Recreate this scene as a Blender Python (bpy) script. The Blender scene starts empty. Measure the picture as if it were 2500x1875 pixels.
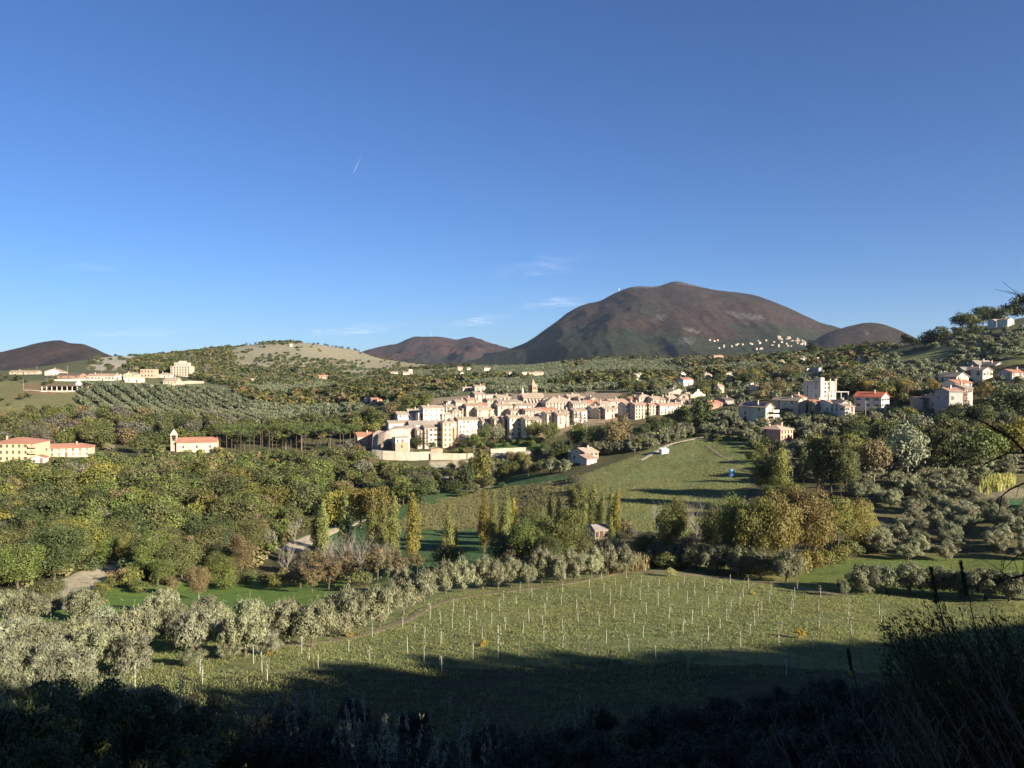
import bpy, math, random
import numpy as np
from mathutils import Vector, Matrix
R = math.radians
scene = bpy.context.scene
COL = scene.collection
random.seed(7)
rng = np.random.default_rng(7)

# ------------------------------------------------------------------ camera
F, CX, CY = 1944.0, 1250.0, 937.5          # focal length and centre in photo pixels
PITCH = R(-1.105)
cam_d = bpy.data.cameras.new('camera')
cam = bpy.data.objects.new('camera', cam_d)
COL.objects.link(cam)
cam_d.sensor_width = 36.0
cam_d.lens = 36.0 * F / 2500.0
cam_d.clip_start = 0.3
cam_d.clip_end = 200000.0
cam.location = (0, 0, 0)
cam.rotation_euler = (R(90) + PITCH, 0, 0)
scene.camera = cam

# ------------------------------------------------------------------ light
SUN_AZ, SUN_EL = R(130), R(20)             # azimuth clockwise from the view direction
SUN = Vector((math.sin(SUN_AZ) * math.cos(SUN_EL), math.cos(SUN_AZ) * math.cos(SUN_EL), math.sin(SUN_EL)))
w = bpy.data.worlds.new('World')
scene.world = w
w.use_nodes = True
wt = w.node_tree
sky = wt.nodes.new('ShaderNodeTexSky')
sky.sky_type = 'NISHITA'
sky.sun_disc = False
sky.sun_elevation = SUN_EL
sky.sun_rotation = SUN_AZ
sky.altitude = 1500
sky.air_density = 1.0
sky.dust_density = 0.1
sky.ozone_density = 5.0
bg = wt.nodes['Background']
gm = wt.nodes.new('ShaderNodeMixRGB'); gm.blend_type = 'MULTIPLY'; gm.inputs[0].default_value = 1.0
gm.inputs[2].default_value = (0.545, 0.69, 0.895, 1)
wt.links.new(sky.outputs[0], gm.inputs[1])
wt.links.new(gm.outputs[0], bg.inputs[0])
bg.inputs[1].default_value = 0.052
sl = bpy.data.lights.new('sun', 'SUN')
sl.energy = 5.0
sl.angle = R(0.55)
sl.color = (1.0, 0.895, 0.745)
so = bpy.data.objects.new('sun', sl)
COL.objects.link(so)
so.rotation_euler = SUN.to_track_quat('Z', 'Y').to_euler()
scene.view_settings.view_transform = 'Standard'
scene.view_settings.look = 'None'
scene.view_settings.exposure = 1.5
scene.view_settings.gamma = 1.0
scene.render.engine = 'CYCLES'
scene.cycles.max_bounces = 6
scene.cycles.diffuse_bounces = 3
scene.cycles.transparent_max_bounces = 12
scene.cycles.volume_bounces = 0
scene.cycles.use_adaptive_sampling = True

# ------------------------------------------------------------------ helpers
def ray(px, py):
    u = (px - CX) / F; v = (CY - py) / F
    return u, math.cos(PITCH) - v * math.sin(PITCH), math.sin(PITCH) + v * math.cos(PITCH)

def proj(x, y, z):
    yc = y * math.cos(PITCH) + z * math.sin(PITCH)
    zc = -y * math.sin(PITCH) + z * math.cos(PITCH)
    yc = np.maximum(yc, 1e-3)
    return CX + F * x / yc, CY - F * zc / yc

def tag(o, label=None, cat=None, group=None, kind=None):
    if label: o['label'] = label
    if cat: o['category'] = cat
    if group: o['group'] = group
    if kind: o['kind'] = kind
    return o

def link(name, data, parent=None, loc=None):
    o = bpy.data.objects.new(name, data)
    COL.objects.link(o)
    if parent: o.parent = parent
    if loc is not None: o.location = loc
    return o

def mk(name, V, Q, mats, midx=None, smooth=False, attr=None):
    """mesh from numpy arrays; Q is an (M,4) or (M,3) array of indices"""
    me = bpy.data.meshes.new(name)
    V = np.asarray(V, dtype=np.float32); Q = np.asarray(Q, dtype=np.int32)
    k = Q.shape[1]
    me.vertices.add(len(V)); me.vertices.foreach_set('co', V.ravel())
    me.loops.add(Q.size); me.loops.foreach_set('vertex_index', Q.ravel())
    me.polygons.add(len(Q))
    me.polygons.foreach_set('loop_start', np.arange(0, Q.size, k, dtype=np.int32))
    me.polygons.foreach_set('loop_total', np.full(len(Q), k, dtype=np.int32))
    for m in (mats if isinstance(mats, (list, tuple)) else [mats]): me.materials.append(m)
    if midx is not None: me.polygons.foreach_set('material_index', np.asarray(midx, dtype=np.int32))
    if smooth: me.polygons.foreach_set('use_smooth', np.ones(len(Q), dtype=bool))
    me.update(calc_edges=True)
    if attr is not None:
        a = me.color_attributes.new('tint', 'FLOAT_COLOR', 'POINT')
        c = np.ones((len(V), 4), dtype=np.float32); c[:, :3] = attr
        a.data.foreach_set('color', c.ravel())
    return me

class MB:
    """collects boxes, prisms and tubes into one mesh"""
    def __init__(s): s.v = []; s.f = []; s.m = []
    def add(s, vs, fs, mi=0):
        b = len(s.v); s.v += [tuple(p) for p in vs]
        for f in fs: s.f.append([b + i for i in f]); s.m.append(mi)
    def box(s, x0, x1, y0, y1, z0, z1, mi=0):
        s.add([(x0,y0,z0),(x1,y0,z0),(x1,y1,z0),(x0,y1,z0),(x0,y0,z1),(x1,y0,z1),(x1,y1,z1),(x0,y1,z1)],
              [(0,3,2,1),(4,5,6,7),(0,1,5,4),(1,2,6,5),(2,3,7,6),(3,0,4,7)], mi)
    def tube(s, pts, rad, n=6, mi=0, cap=True):
        pts = [Vector(p) for p in pts]; rings = []
        b = len(s.v)
        for i, p in enumerate(pts):
            d = (pts[min(i+1, len(pts)-1)] - pts[max(i-1, 0)])
            if d.length < 1e-9: d = Vector((0,0,1))
            d.normalize()
            a = d.cross(Vector((0.31,0.95,0.05)) if abs(d.z) > .8 else Vector((0,0,1))).normalized(); c = d.cross(a)
            r = rad[i] if hasattr(rad, '__len__') else rad
            for k in range(n):
                t = 2*math.pi*k/n
                s.v.append(tuple(p + a*math.cos(t)*r + c*math.sin(t)*r))
        for i in range(len(pts)-1):
            for k in range(n):
                s.f.append([b+i*n+k, b+i*n+(k+1)%n, b+(i+1)*n+(k+1)%n, b+(i+1)*n+k]); s.m.append(mi)
        if cap:
            s.f.append([b+(len(pts)-1)*n+k for k in range(n)]); s.m.append(mi)
    def mesh(s, name, mats):
        me = bpy.data.meshes.new(name); me.from_pydata(s.v, [], s.f)
        for m in (mats if isinstance(mats, (list, tuple)) else [mats]): me.materials.append(m)
        me.polygons.foreach_set('material_index', np.array(s.m, dtype=np.int32)); me.update()
        return me
    def build(s, name, mats, parent=None, loc=None):
        return link(name, s.mesh(name, mats), parent, loc)

def hash2(ix, iy, seed):
    n = (ix.astype(np.int64) * 374761393 + iy.astype(np.int64) * 668265263 + seed * 1442695041) & 0x7fffffff
    n = ((n ^ (n >> 13)) * 1274126177) & 0x7fffffff
    return ((n ^ (n >> 16)) & 0xffff) / 65535.0
def vnoise(x, y, seed=0):
    ix = np.floor(x); iy = np.floor(y); fx = x-ix; fy = y-iy
    fx = fx*fx*(3-2*fx); fy = fy*fy*(3-2*fy)
    a = hash2(ix, iy, seed); b = hash2(ix+1, iy, seed); c = hash2(ix, iy+1, seed); d = hash2(ix+1, iy+1, seed)
    return (a*(1-fx)+b*fx)*(1-fy) + (c*(1-fx)+d*fx)*fy
def fbm(x, y, o=4, seed=0, ridged=False):
    s = 0; a = .5; t = 0
    for i in range(o):
        n = vnoise(x*2**i+13.7*i, y*2**i-7.1*i, seed+i)
        if ridged: n = 1-abs(2*n-1)
        s = s + a*n; t += a; a *= .5
    return s/t
def pchip(xk, yk, x):
    xk = np.asarray(xk, float); yk = np.asarray(yk, float)
    h = np.diff(xk); d = np.diff(yk)/h
    m = np.zeros(len(xk)); m[0] = d[0]; m[-1] = d[-1]
    for i in range(1, len(xk)-1):
        if d[i-1]*d[i] > 0:
            w1 = 2*h[i]+h[i-1]; w2 = h[i]+2*h[i-1]
            m[i] = (w1+w2)/(w1/d[i-1]+w2/d[i])
    x = np.clip(x, xk[0], xk[-1]); i = np.clip(np.searchsorted(xk, x)-1, 0, len(xk)-2)
    t = (x-xk[i])/h[i]
    return (yk[i]*(2*t**3-3*t**2+1) + h[i]*m[i]*(t**3-2*t**2+t) + yk[i+1]*(-2*t**3+3*t**2) + h[i]*m[i+1]*(t**3-t**2))

# ------------------------------------------------------------------ materials
def nt(name):
    m = bpy.data.materials.new(name); m.use_nodes = True
    t = m.node_tree; t.nodes.clear()
    o = t.nodes.new('ShaderNodeOutputMaterial')
    return m, t, o
def N(t, kind, **kw):
    n = t.nodes.new('ShaderNode'+kind)
    for k, v in kw.items(): setattr(n, k, v)
    return n
def noise(t, scale, detail=4, rough=.55, vec=None):
    n = N(t, 'TexNoise'); n.inputs['Scale'].default_value = scale; n.inputs['Detail'].default_value = detail
    n.inputs['Roughness'].default_value = rough
    if vec is not None: t.links.new(vec, n.inputs['Vector'])
    return n
def mrange(t, sock, a, b, c, d):
    n = N(t, 'MapRange'); t.links.new(sock, n.inputs[0])
    for i, v in enumerate((a, b, c, d)): n.inputs[i+1].default_value = v
    return n.outputs[0]
def mix(t, fac, a, b, mode='MIX'):
    n = N(t, 'MixRGB', blend_type=mode)
    for s, v in zip(n.inputs, (fac, a, b)):
        if isinstance(v, (int, float)): s.default_value = v
        elif isinstance(v, (tuple, list)): s.default_value = (*v[:3], 1)
        else: t.links.new(v, s)
    return n.outputs[0]

def leaf_mat(name, ca, cb, trans=.25, rough=.55, spec=.25, var=.38):
    m, t, o = nt(name)
    geo = N(t, 'NewGeometry'); oi = N(t, 'ObjectInfo')
    n1 = noise(t, .11, 3, .6, geo.outputs['Position']); n2 = noise(t, 1.7, 2, .6, geo.outputs['Position'])
    f = mrange(t, n1.outputs[0], .34, .66, 0, 1)
    c = mix(t, f, ca, cb)
    f2 = mrange(t, n2.outputs[0], .3, .7, 1-var, 1+var)
    f3 = mrange(t, oi.outputs['Random'], 0, 1, .78, 1.22)
    ml = N(t, 'Math', operation='MULTIPLY'); t.links.new(f2, ml.inputs[0]); t.links.new(f3, ml.inputs[1])
    cc = N(t, 'VectorMath', operation='SCALE'); t.links.new(c, cc.inputs[0]); t.links.new(ml.outputs[0], cc.inputs['Scale'])
    hs = N(t, 'HueSaturation'); t.links.new(cc.outputs[0], hs.inputs['Color'])
    t.links.new(mrange(t, oi.outputs['Random'], 0, 1, .485, .52), hs.inputs['Hue'])
    p = N(t, 'BsdfPrincipled'); t.links.new(hs.outputs[0], p.inputs['Base Color'])
    p.inputs['Roughness'].default_value = rough; p.inputs['Specular IOR Level'].default_value = spec
    tr = N(t, 'BsdfTranslucent'); t.links.new(hs.outputs[0], tr.inputs['Color'])
    mx = N(t, 'MixShader'); mx.inputs[0].default_value = trans
    t.links.new(p.outputs[0], mx.inputs[1]); t.links.new(tr.outputs[0], mx.inputs[2]); t.links.new(mx.outputs[0], o.inputs[0])
    return m
def plain(name, col, rough=.8, spec=.2, var=.15, scale=1.0, metal=0, rand=.0, coord='Position'):
    m, t, o = nt(name)
    geo = N(t, 'NewGeometry'); n1 = noise(t, scale, 5, .6, geo.outputs['Position'])
    f = mrange(t, n1.outputs[0], .25, .75, 1-var, 1+var)
    if rand:
        oi = N(t, 'ObjectInfo'); f3 = mrange(t, oi.outputs['Random'], 0, 1, 1-rand, 1+rand)
        ml = N(t, 'Math', operation='MULTIPLY'); t.links.new(f, ml.inputs[0]); t.links.new(f3, ml.inputs[1]); f = ml.outputs[0]
    cc = N(t, 'VectorMath', operation='SCALE'); cc.inputs[0].default_value = col; t.links.new(f, cc.inputs['Scale'])
    p = N(t, 'BsdfPrincipled'); t.links.new(cc.outputs[0], p.inputs['Base Color'])
    p.inputs['Roughness'].default_value = rough; p.inputs['Specular IOR Level'].default_value = spec
    p.inputs['Metallic'].default_value = metal
    t.links.new(p.outputs[0], o.inputs[0])
    return m
def plaster(name, col, dirt=(.30,.24,.18)):
    m, t, o = nt(name)
    geo = N(t, 'NewGeometry'); mp = N(t, 'Mapping'); mp.inputs['Scale'].default_value = (1,1,.35)
    t.links.new(geo.outputs['Position'], mp.inputs[0])
    n1 = noise(t, .35, 5, .7, mp.outputs[0]); n2 = noise(t, 2.2, 3, .6, geo.outputs['Position'])
    c = mix(t, mrange(t, n1.outputs[0], .45, .72, 0, .6), col, dirt)
    c = mix(t, 1.0, c, mix(t, mrange(t, n2.outputs[0], .3, .7, 0, 1), (.78,.78,.78), (1.1,1.1,1.1)), 'MULTIPLY')
    p = N(t, 'BsdfPrincipled'); t.links.new(c, p.inputs['Base Color']); p.inputs['Roughness'].default_value = .9
    p.inputs['Specular IOR Level'].default_value = .1
    t.links.new(p.outputs[0], o.inputs[0])
    return m
def tiles(name, ca, cb):
    m, t, o = nt(name)
    tc = N(t, 'TexCoord'); geo = N(t, 'NewGeometry')
    wv = N(t, 'TexWave', wave_type='BANDS', bands_direction='X'); wv.inputs['Scale'].default_value = 1.3; wv.inputs['Distortion'].default_value = 1.2
    t.links.new(tc.outputs['Object'], wv.inputs[0])
    n1 = noise(t, 1.1, 5, .7, geo.outputs['Position']); n2 = noise(t, .12, 3, .6, geo.outputs['Position'])
    c = mix(t, mrange(t, n1.outputs[0], .3, .7, 0, 1), ca, cb)
    c = mix(t, mrange(t, n2.outputs[0], .45, .7, 0, .5), c, (ca[0]*.7, ca[1]*.75, ca[2]*.8))
    c = mix(t, mrange(t, wv.outputs[0], 0, 1, 0, .25), c, (.05,.035,.03))
    bp = N(t, 'Bump'); bp.inputs['Strength'].default_value = .6; bp.inputs['Distance'].default_value = .08
    t.links.new(wv.outputs[0], bp.inputs['Height'])
    p = N(t, 'BsdfPrincipled'); t.links.new(c, p.inputs['Base Color']); p.inputs['Roughness'].default_value = .9
    p.inputs['Specular IOR Level'].default_value = .15; t.links.new(bp.outputs[0], p.inputs['Normal'])
    t.links.new(p.outputs[0], o.inputs[0])
    return m

M = {}
L = dict(dark=((.052,.066,.022),(.076,.090,.028)), green=((.098,.118,.030),(.138,.150,.038)), pgreen=((.150,.162,.048),(.195,.195,.058)),
         mid=((.094,.104,.036),(.132,.132,.044)), ygreen=((.138,.142,.034),(.182,.168,.040)), yellow=((.215,.185,.042),(.27,.22,.052)),
         gold=((.34,.26,.045),(.42,.32,.055)), brown=((.160,.128,.058),(.205,.158,.070)), rust=((.155,.120,.038),(.190,.140,.042)),
         grey=((.125,.118,.082),(.165,.150,.105)), red=((.22,.08,.045),(.27,.11,.06)),
         olive=((.182,.184,.100),(.245,.240,.135)), olive_dark=((.130,.138,.074),(.182,.184,.102)), far_olive=((.100,.113,.062),(.142,.150,.084)), pine=((.070,.100,.026),(.105,.130,.036)),
         reed=((.30,.27,.12),(.42,.37,.18)), sage=((.20,.205,.125),(.28,.28,.175)), cypress=((.030,.044,.017),(.045,.060,.022)), shade_darkened=((.030,.038,.020),(.046,.054,.028)))  # last entry is near-black: shade put into the foliage colour
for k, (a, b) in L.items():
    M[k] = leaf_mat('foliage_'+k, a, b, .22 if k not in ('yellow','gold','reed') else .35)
M['bark'] = plain('bark', (.11,.085,.06), .95, .1, .3, 3)
M['bark_pale'] = plain('bark_pale', (.24,.21,.17), .9, .1, .25, 4)
M['twig'] = plain('twig', (.045,.035,.03), .9, .1, .2, 8)
M['stake'] = plain('stake_wood', (.44,.42,.33), .85, .1, .15, 9)
# ------------------------------------------------------------------ terrain
# distance / picture-row profiles of the ground along several bearings from the viewpoint
def col(px, pts, far):
    u, yy, _ = ray(px, 900)
    az = math.degrees(math.atan2(u, yy)); prof = [(1.0,-1.6),(4.0,-2.3),(8.,-4.6),(14.,-9.0)]
    for d, py in pts:
        u, yy, zz = ray(px, py); prof.append((float(d), d*zz/math.hypot(u, yy)))
    prof += far
    return az, prof
FAR = [(2300,-70.),(3000,-85.),(12500,-90.)]
def az(a, p): return a, [(1.0,-1.6)]+p
COLS = [
 az(-180,[(10,0.),(30,4.),(100,16.),(500,50.),(2000,50.),(12500,-90.)]),
 az(-110,[(10,-2.),(30,-6.),(100,-16.),(500,-20.),(2000,-40.),(12500,-90.)]),
 az(-60,[(4,-2.3),(8,-4.6),(14,-9.),(30,-17.),(60,-25.),(100,-31.),(180,-45.),(400,-44.),(600,-24.),(1000,-8.),(1500,-20.),(2500,-80.),(12500,-90.)]),
 col(0,[(22,2150),(30,2030),(45,1880),(60,1760),(75,1680),(90,1610),(110,1560),(130,1520),(155,1480),(180,1445),(210,1400),(250,1330),(300,1260),(350,1195),(400,1130),(450,1085),(520,1040),(580,985),(640,958),(700,932),(850,913),(1000,906),(1200,905)],[(1700,-40.)]+FAR),
 col(300,[(22,2170),(30,2050),(45,1880),(60,1745),(75,1660),(90,1600),(110,1550),(130,1510),(155,1473),(180,1440),(210,1390),(250,1325),(300,1255),(350,1190),(400,1130),(450,1090),(520,1040),(590,985),(640,945),(700,925),(850,904),(1000,885),(1150,871),(1300,880)],[(1700,-20.)]+FAR),
 col(500,[(22,2180),(30,2060),(45,1885),(60,1735),(75,1650),(90,1595),(110,1545),(130,1505),(155,1470),(180,1440),(210,1395),(250,1325),(300,1257),(350,1192),(400,1130),(450,1086),(520,1042),(590,1000),(650,960),(700,938),(850,922),(1000,908),(1200,880),(1350,858),(1500,868)],[(1900,-20.)]+FAR),
 col(700,[(22,2180),(30,2060),(45,1890),(60,1735),(75,1640),(90,1585),(110,1533),(130,1492),(155,1458),(180,1428),(210,1395),(250,1335),(300,1262),(350,1195),(400,1130),(450,1080),(520,1040),(600,1003),(700,972),(850,945),(1000,925),(1100,908),(1250,868),(1400,834),(1550,850)],[(2000,-30.)]+FAR),
 col(850,[(22,2180),(30,2060),(45,1892),(60,1738),(75,1638),(90,1582),(110,1526),(130,1482),(155,1447),(180,1420),(210,1385),(250,1330),(290,1278),(330,1225),(370,1150),(395,1115),(420,1090),(460,1060),(520,1025),(600,992),(700,965),(850,942),(1000,925),(1150,903),(1300,878),(1420,852),(1550,866)],[(2000,-40.)]+FAR),
 col(950,[(22,2180),(30,2060),(45,1893),(60,1740),(75,1638),(90,1578),(110,1520),(130,1475),(155,1432),(180,1402),(210,1365),(250,1308),(290,1252),(330,1205),(370,1145),(395,1112),(415,1088),(432,1056),(450,1034),(475,1012),(520,995),(600,975),(700,955),(850,937),(1000,924),(1200,905),(1400,880),(1550,895)],[(2000,-40.)]+FAR),
 col(1200,[(22,2180),(30,2060),(45,1893),(60,1742),(75,1640),(90,1570),(110,1508),(130,1460),(155,1408),(180,1380),(210,1340),(250,1280),(300,1212),(340,1172),(365,1148),(385,1118),(400,1092),(415,1068),(430,1040),(448,1017),(475,992),(520,972),(600,954),(700,941),(850,926),(1000,913),(1300,895),(1450,903)],[(2000,-40.)]+FAR),
 col(1350,[(22,2180),(30,2060),(45,1893),(60,1742),(75,1640),(90,1565),(110,1502),(130,1450),(155,1392),(180,1352),(210,1308),(250,1238),(290,1180),(330,1138),(360,1112),(385,1092),(405,1058),(425,1032),(445,1010),(475,988),(520,970),(600,950),(700,935),(850,918),(1000,905),(1300,890),(1450,900)],[(2000,-40.)]+FAR),
 col(1500,[(22,2180),(30,2060),(45,1893),(60,1742),(75,1640),(90,1562),(110,1497),(130,1443),(152,1395),(180,1340),(210,1283),(240,1228),(270,1180),(305,1132),(340,1092),(380,1060),(410,1035),(430,1014),(455,995),(480,980),(520,966),(600,946),(700,925),(850,904),(1000,890),(1200,880),(1400,890)],[(2000,-40.)]+FAR),
 col(1650,[(22,2180),(30,2060),(45,1893),(60,1740),(75,1638),(90,1560),(110,1495),(130,1441),(150,1396),(180,1335),(210,1277),(240,1220),(270,1168),(300,1118),(325,1085),(350,1068),(390,1042),(430,1014),(470,985),(520,962),(600,942),(700,922),(850,903),(1000,890),(1200,881),(1400,890)],[(2000,-40.)]+FAR),
 col(1800,[(22,2180),(30,2060),(45,1890),(60,1738),(75,1635),(90,1560),(110,1498),(130,1445),(150,1402),(175,1350),(210,1272),(240,1210),(270,1152),(300,1105),(330,1070),(370,1034),(410,1004),(450,978),(500,956),(560,938),(650,918),(800,897),(950,885),(1150,878),(1400,890)],[(2000,-30.)]+FAR),
 col(2100,[(22,2180),(30,2060),(45,1885),(60,1738),(75,1645),(90,1580),(110,1512),(130,1460),(150,1405),(175,1347),(215,1242),(240,1192),(270,1150),(320,1082),(360,1022),(395,985),(440,955),(500,932),(600,905),(700,886),(820,864),(950,853),(1200,870)],[(1800,-10.)]+FAR),
 col(2300,[(22,2190),(30,2065),(45,1885),(60,1745),(75,1660),(90,1600),(110,1530),(130,1473),(150,1418),(172,1365),(200,1288),(240,1200),(280,1130),(330,1060),(380,1000),(430,960),(490,925),(560,895),(640,865),(720,840),(800,822),(950,835)],[(1500,30.),(2000,-20.)]+FAR),
 col(2500,[(22,2200),(30,2070),(45,1890),(60,1755),(75,1670),(90,1610),(110,1540),(130,1480),(150,1422),(172,1368),(200,1285),(240,1195),(280,1125),(330,1050),(380,985),(430,930),(490,888),(560,848),(640,812),(720,785),(780,775),(950,780)],[(1500,60.),(2000,10.)]+FAR),
 az(42,[(4,-2.3),(8,-4.4),(14,-8.),(22,-12.5),(30,-16.),(45,-21.),(60,-25.),(90,-30.),(130,-36.),(180,-38.),(240,-34.),(300,-28.),(380,-12.),(450,0.),(560,20.),(700,48.),(900,62.),(1500,50.),(12500,-90.)]),
 az(60,[(10,-4.),(30,-9.5),(64,-15.),(100,-20.),(200,-20.),(400,5.),(700,48.),(1500,60.),(12500,-90.)]),
 az(75,[(10,-3.),(30,-1.),(50,-1.),(74,-1.),(100,2.),(150,4.),(300,18.),(700,55.),(1500,60.),(12500,-90.)]),
 az(84,[(10,-2.2),(30,2.8),(50,6.4),(65,8.7),(90,9.3),(118,9.0),(133,9.8),(170,12.),(250,20.),(500,45.),(1500,60.),(12500,-90.)]),  # unseen ridge, shaped so that its shadow covers the near field
 az(90,[(10,-1.8),(30,3.),(50,6.8),(67,9.5),(97,12.),(150,15.5),(250,26.),(500,50.),(1500,60.),(12500,-90.)]),
 az(120,[(10,-1.),(30,4.),(60,10.),(100,17.),(200,30.),(500,60.),(1500,60.),(12500,-90.)]),
 az(180,[(10,0.),(30,4.),(100,16.),(500,50.),(2000,50.),(12500,-90.)]),
]
RAD = np.unique(np.concatenate([np.geomspace(1.0, 60, 60), np.geomspace(60, 1600, 330), np.geomspace(1600, 12500, 26)]))
AZ = np.unique(np.round(np.concatenate([np.arange(-180,-48,4.), np.arange(-48,48,.2), np.arange(48,181,3.), [180.]]), 4))
LR = np.log(RAD)
_tab = np.array([pchip([math.log(p[0]) for p in pr], [p[1] for p in pr], LR) for _, pr in COLS])
_az = np.array([a for a, _ in COLS])
ZG = np.zeros((len(AZ), len(RAD)))
for j in range(len(RAD)): ZG[:, j] = pchip(_az, _tab[:, j], AZ)
# small natural undulation
_A, _Rr = np.meshgrid(np.radians(AZ), RAD, indexing='ij')
_X, _Y = _Rr*np.sin(_A), _Rr*np.cos(_A)
ZG += (fbm(_X/45., _Y/45., 4, 3)-.5) * np.clip((_Rr-150)/250., 0, 1) * 3.0 * np.clip((2500-_Rr)/1000, 0, 1)
ZG += (fbm(_X/9., _Y/9., 3, 9)-.5) * .5 * np.clip(_Rr/60., 0, 1) * np.clip((700-_Rr)/400, 0, 1)
ZG[-1] = ZG[0]
def H(x, y):
    x = np.asarray(x, float); y = np.asarray(y, float)
    r = np.maximum(np.hypot(x, y), 1.0); a = np.degrees(np.arctan2(x, y))
    ai = np.interp(a, AZ, np.arange(len(AZ))); ri = np.interp(np.log(r), LR, np.arange(len(RAD)))
    i = np.minimum(ai.astype(int), len(AZ)-2); j = np.minimum(ri.astype(int), len(RAD)-2); fa = ai-i; fr = ri-j
    return (ZG[i,j]*(1-fa)+ZG[i+1,j]*fa)*(1-fr) + (ZG[i,j+1]*(1-fa)+ZG[i+1,j+1]*fa)*fr
_T = np.geomspace(18, 3000, 3000)
def hit(px, py, tmin=18):
    """where the sight line through a photo pixel meets the ground: x, y, z"""
    u, yy, zz = ray(px, py)
    k = math.hypot(u, yy); u, yy, zz = u/k, yy/k, zz/k
    t = _T[_T >= tmin]
    d = zz*t - H(u*t, yy*t)
    i = np.where(d < 0)[0]
    if len(i) == 0:
        i = [int(np.argmin(np.where(t < 1500, d, 1e9)))]
    t = t[i[0]]
    return u*t, yy*t, float(H(u*t, yy*t))
def at(px, d):
    u, yy, _ = ray(px, 900); k = math.hypot(u, yy)
    x, y = u/k*d, yy/k*d
    return x, y, float(H(x, y))

def inpoly(px, py, poly):
    ins = np.zeros(np.shape(px), bool); n = len(poly)
    for i in range(n):
        x1, y1 = poly[i]; x2, y2 = poly[(i+1) % n]
        c = ((y1 > py) != (y2 > py)) & (px < (x2-x1)*(py-y1)/((y2-y1) if y2 != y1 else 1e-9)+x1)
        ins ^= c
    return ins

# land use, painted as real ground colours (soil, grass, straw, rock); near slope darkened as shade
_PX, _PY = proj(_X, _Y, ZG)
_nz = (fbm(_X/14., _Y/14., 4, 21)-.5)
_PXn = _PX + _nz*40; _PYn = _PY + _nz*14
tint = np.zeros(_X.shape+(3,)); tint[:] = (.090,.092,.045)
def land(poly, colr, r0=0, r1=1e9, g=1.0):
    m = inpoly(_PXn, _PYn, poly) & (_Rr > r0) & (_Rr < r1) & (_Y > 0)
    tint[m] = [c*g for c in colr]
ALL = [(-3000,700),(5000,700),(5000,1410),(-3000,1460)]
land([(-3000,-9999),(5000,-9999),(5000,99999),(-3000,99999)], (.105,.112,.062), 560, 1700)   # olive hills
land([(-2000,-999),(5000,-999),(5000,9999),(-2000,9999)], (.085,.082,.042), 185, 560)         # woods floor
land([(-400,9999),(-400,1000),(3000,1000),(3000,9999)], (.182,.195,.078), 18, 168)        # fore field
land([(-200,1520),(150,1440),(380,1430),(700,1400),(860,1420),(700,1520),(300,1640),(-200,1700)], (.115,.185,.042), 80, 230)
land([(1940,1450),(1960,1370),(2200,1350),(3000,1350),(3000,1460)], (.125,.165,.050), 100, 190)
land([(2060,1360),(2080,1300),(2140,1200),(2300,1090),(3000,1030),(3000,1360)], (.135,.125,.062), 165, 330)
land([(2370,1190),(3000,1190),(3000,1225),(2370,1215)], (.26,.22,.14), 165, 330)
land([(2370,1222),(3000,1222),(3000,1240),(2370,1236)], (.06,.13,.06), 165, 330)
land([(700,1410),(700,1330),(820,1270),(930,1225),(1110,1185),(1250,1160),(1390,1160),(1420,1230),(1440,1340),(1300,1420)], (.062,.112,.046), 165, 380)
land([(960,1295),(1010,1235),(1180,1200),(1385,1170),(1415,1205),(1435,1260),(1390,1300),(1200,1290)], (.155,.150,.070), 165, 380)
land([(1395,1175),(1480,1140),(1600,1090),(1760,1055),(1840,1075),(1830,1150),(1800,1290),(1560,1300),(1460,1250)], (.145,.165,.066), 165, 400)
land([(1690,1080),(1840,1065),(1850,1160),(1800,1130),(1740,1110)], (.082,.118,.042), 165, 400)
land([(-400,930),(140,930),(240,960),(200,985),(200,1010),(90,1045),(-400,1050)], (.135,.13,.062), 400, 800)
land([(60,935),(200,935),(200,955),(60,960)], (.17,.12,.075), 400, 800)
land([(555,935),(560,850),(640,820),(760,820),(1040,870),(1040,905),(860,915),(820,900),(700,898)], (.25,.23,.165), 1040, 1700)
land([(215,905),(240,860),(330,855),(400,860),(400,885),(330,900)], (.36,.33,.27), 850, 1400)
land([(2150,905),(2200,862),(2300,838),(2420,800),(2560,800),(2560,880),(2330,900)], (.145,.155,.065), 480, 1000)
land([(1330,880),(1440,872),(1440,885),(1330,890)], (.13,.15,.05), 700, 1400)
land([(880,1100),(880,1040),(960,985),(1150,955),(1400,960),(1720,950),(1720,990),(1560,1020),(1420,1045),(1300,1075),(1180,1090)], (.24,.19,.14), 395, 560)
land([(1040,1126),(1215,1122),(1210,1190),(1130,1212),(1080,1175)], (.34,.30,.23), 320, 395)
land([(1210,1105),(1215,1068),(1330,1062),(1335,1100)], (.075,.12,.04), 380, 440)
tint[(_Rr < 700)] *= 1.3
tint[(_Rr+_nz*24 < 77) & (_Y > 0) & (_X > -28)] = (.080,.082,.042)  # slope up to the shadow edge darkened: shade put into the ground colour
nA, nR = len(AZ), len(RAD)
# close the ring: the last azimuth column coincides with the first
idx = (np.arange(nA)[:, None]*nR + np.arange(nR)[None])
q = np.stack([idx[:-1,:-1], idx[:-1,1:], idx[1:,1:], idx[1:,:-1]], -1).reshape(-1, 4)[:, ::-1]
Vg = np.stack([_X, _Y, ZG], -1).reshape(-1, 3)

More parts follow.
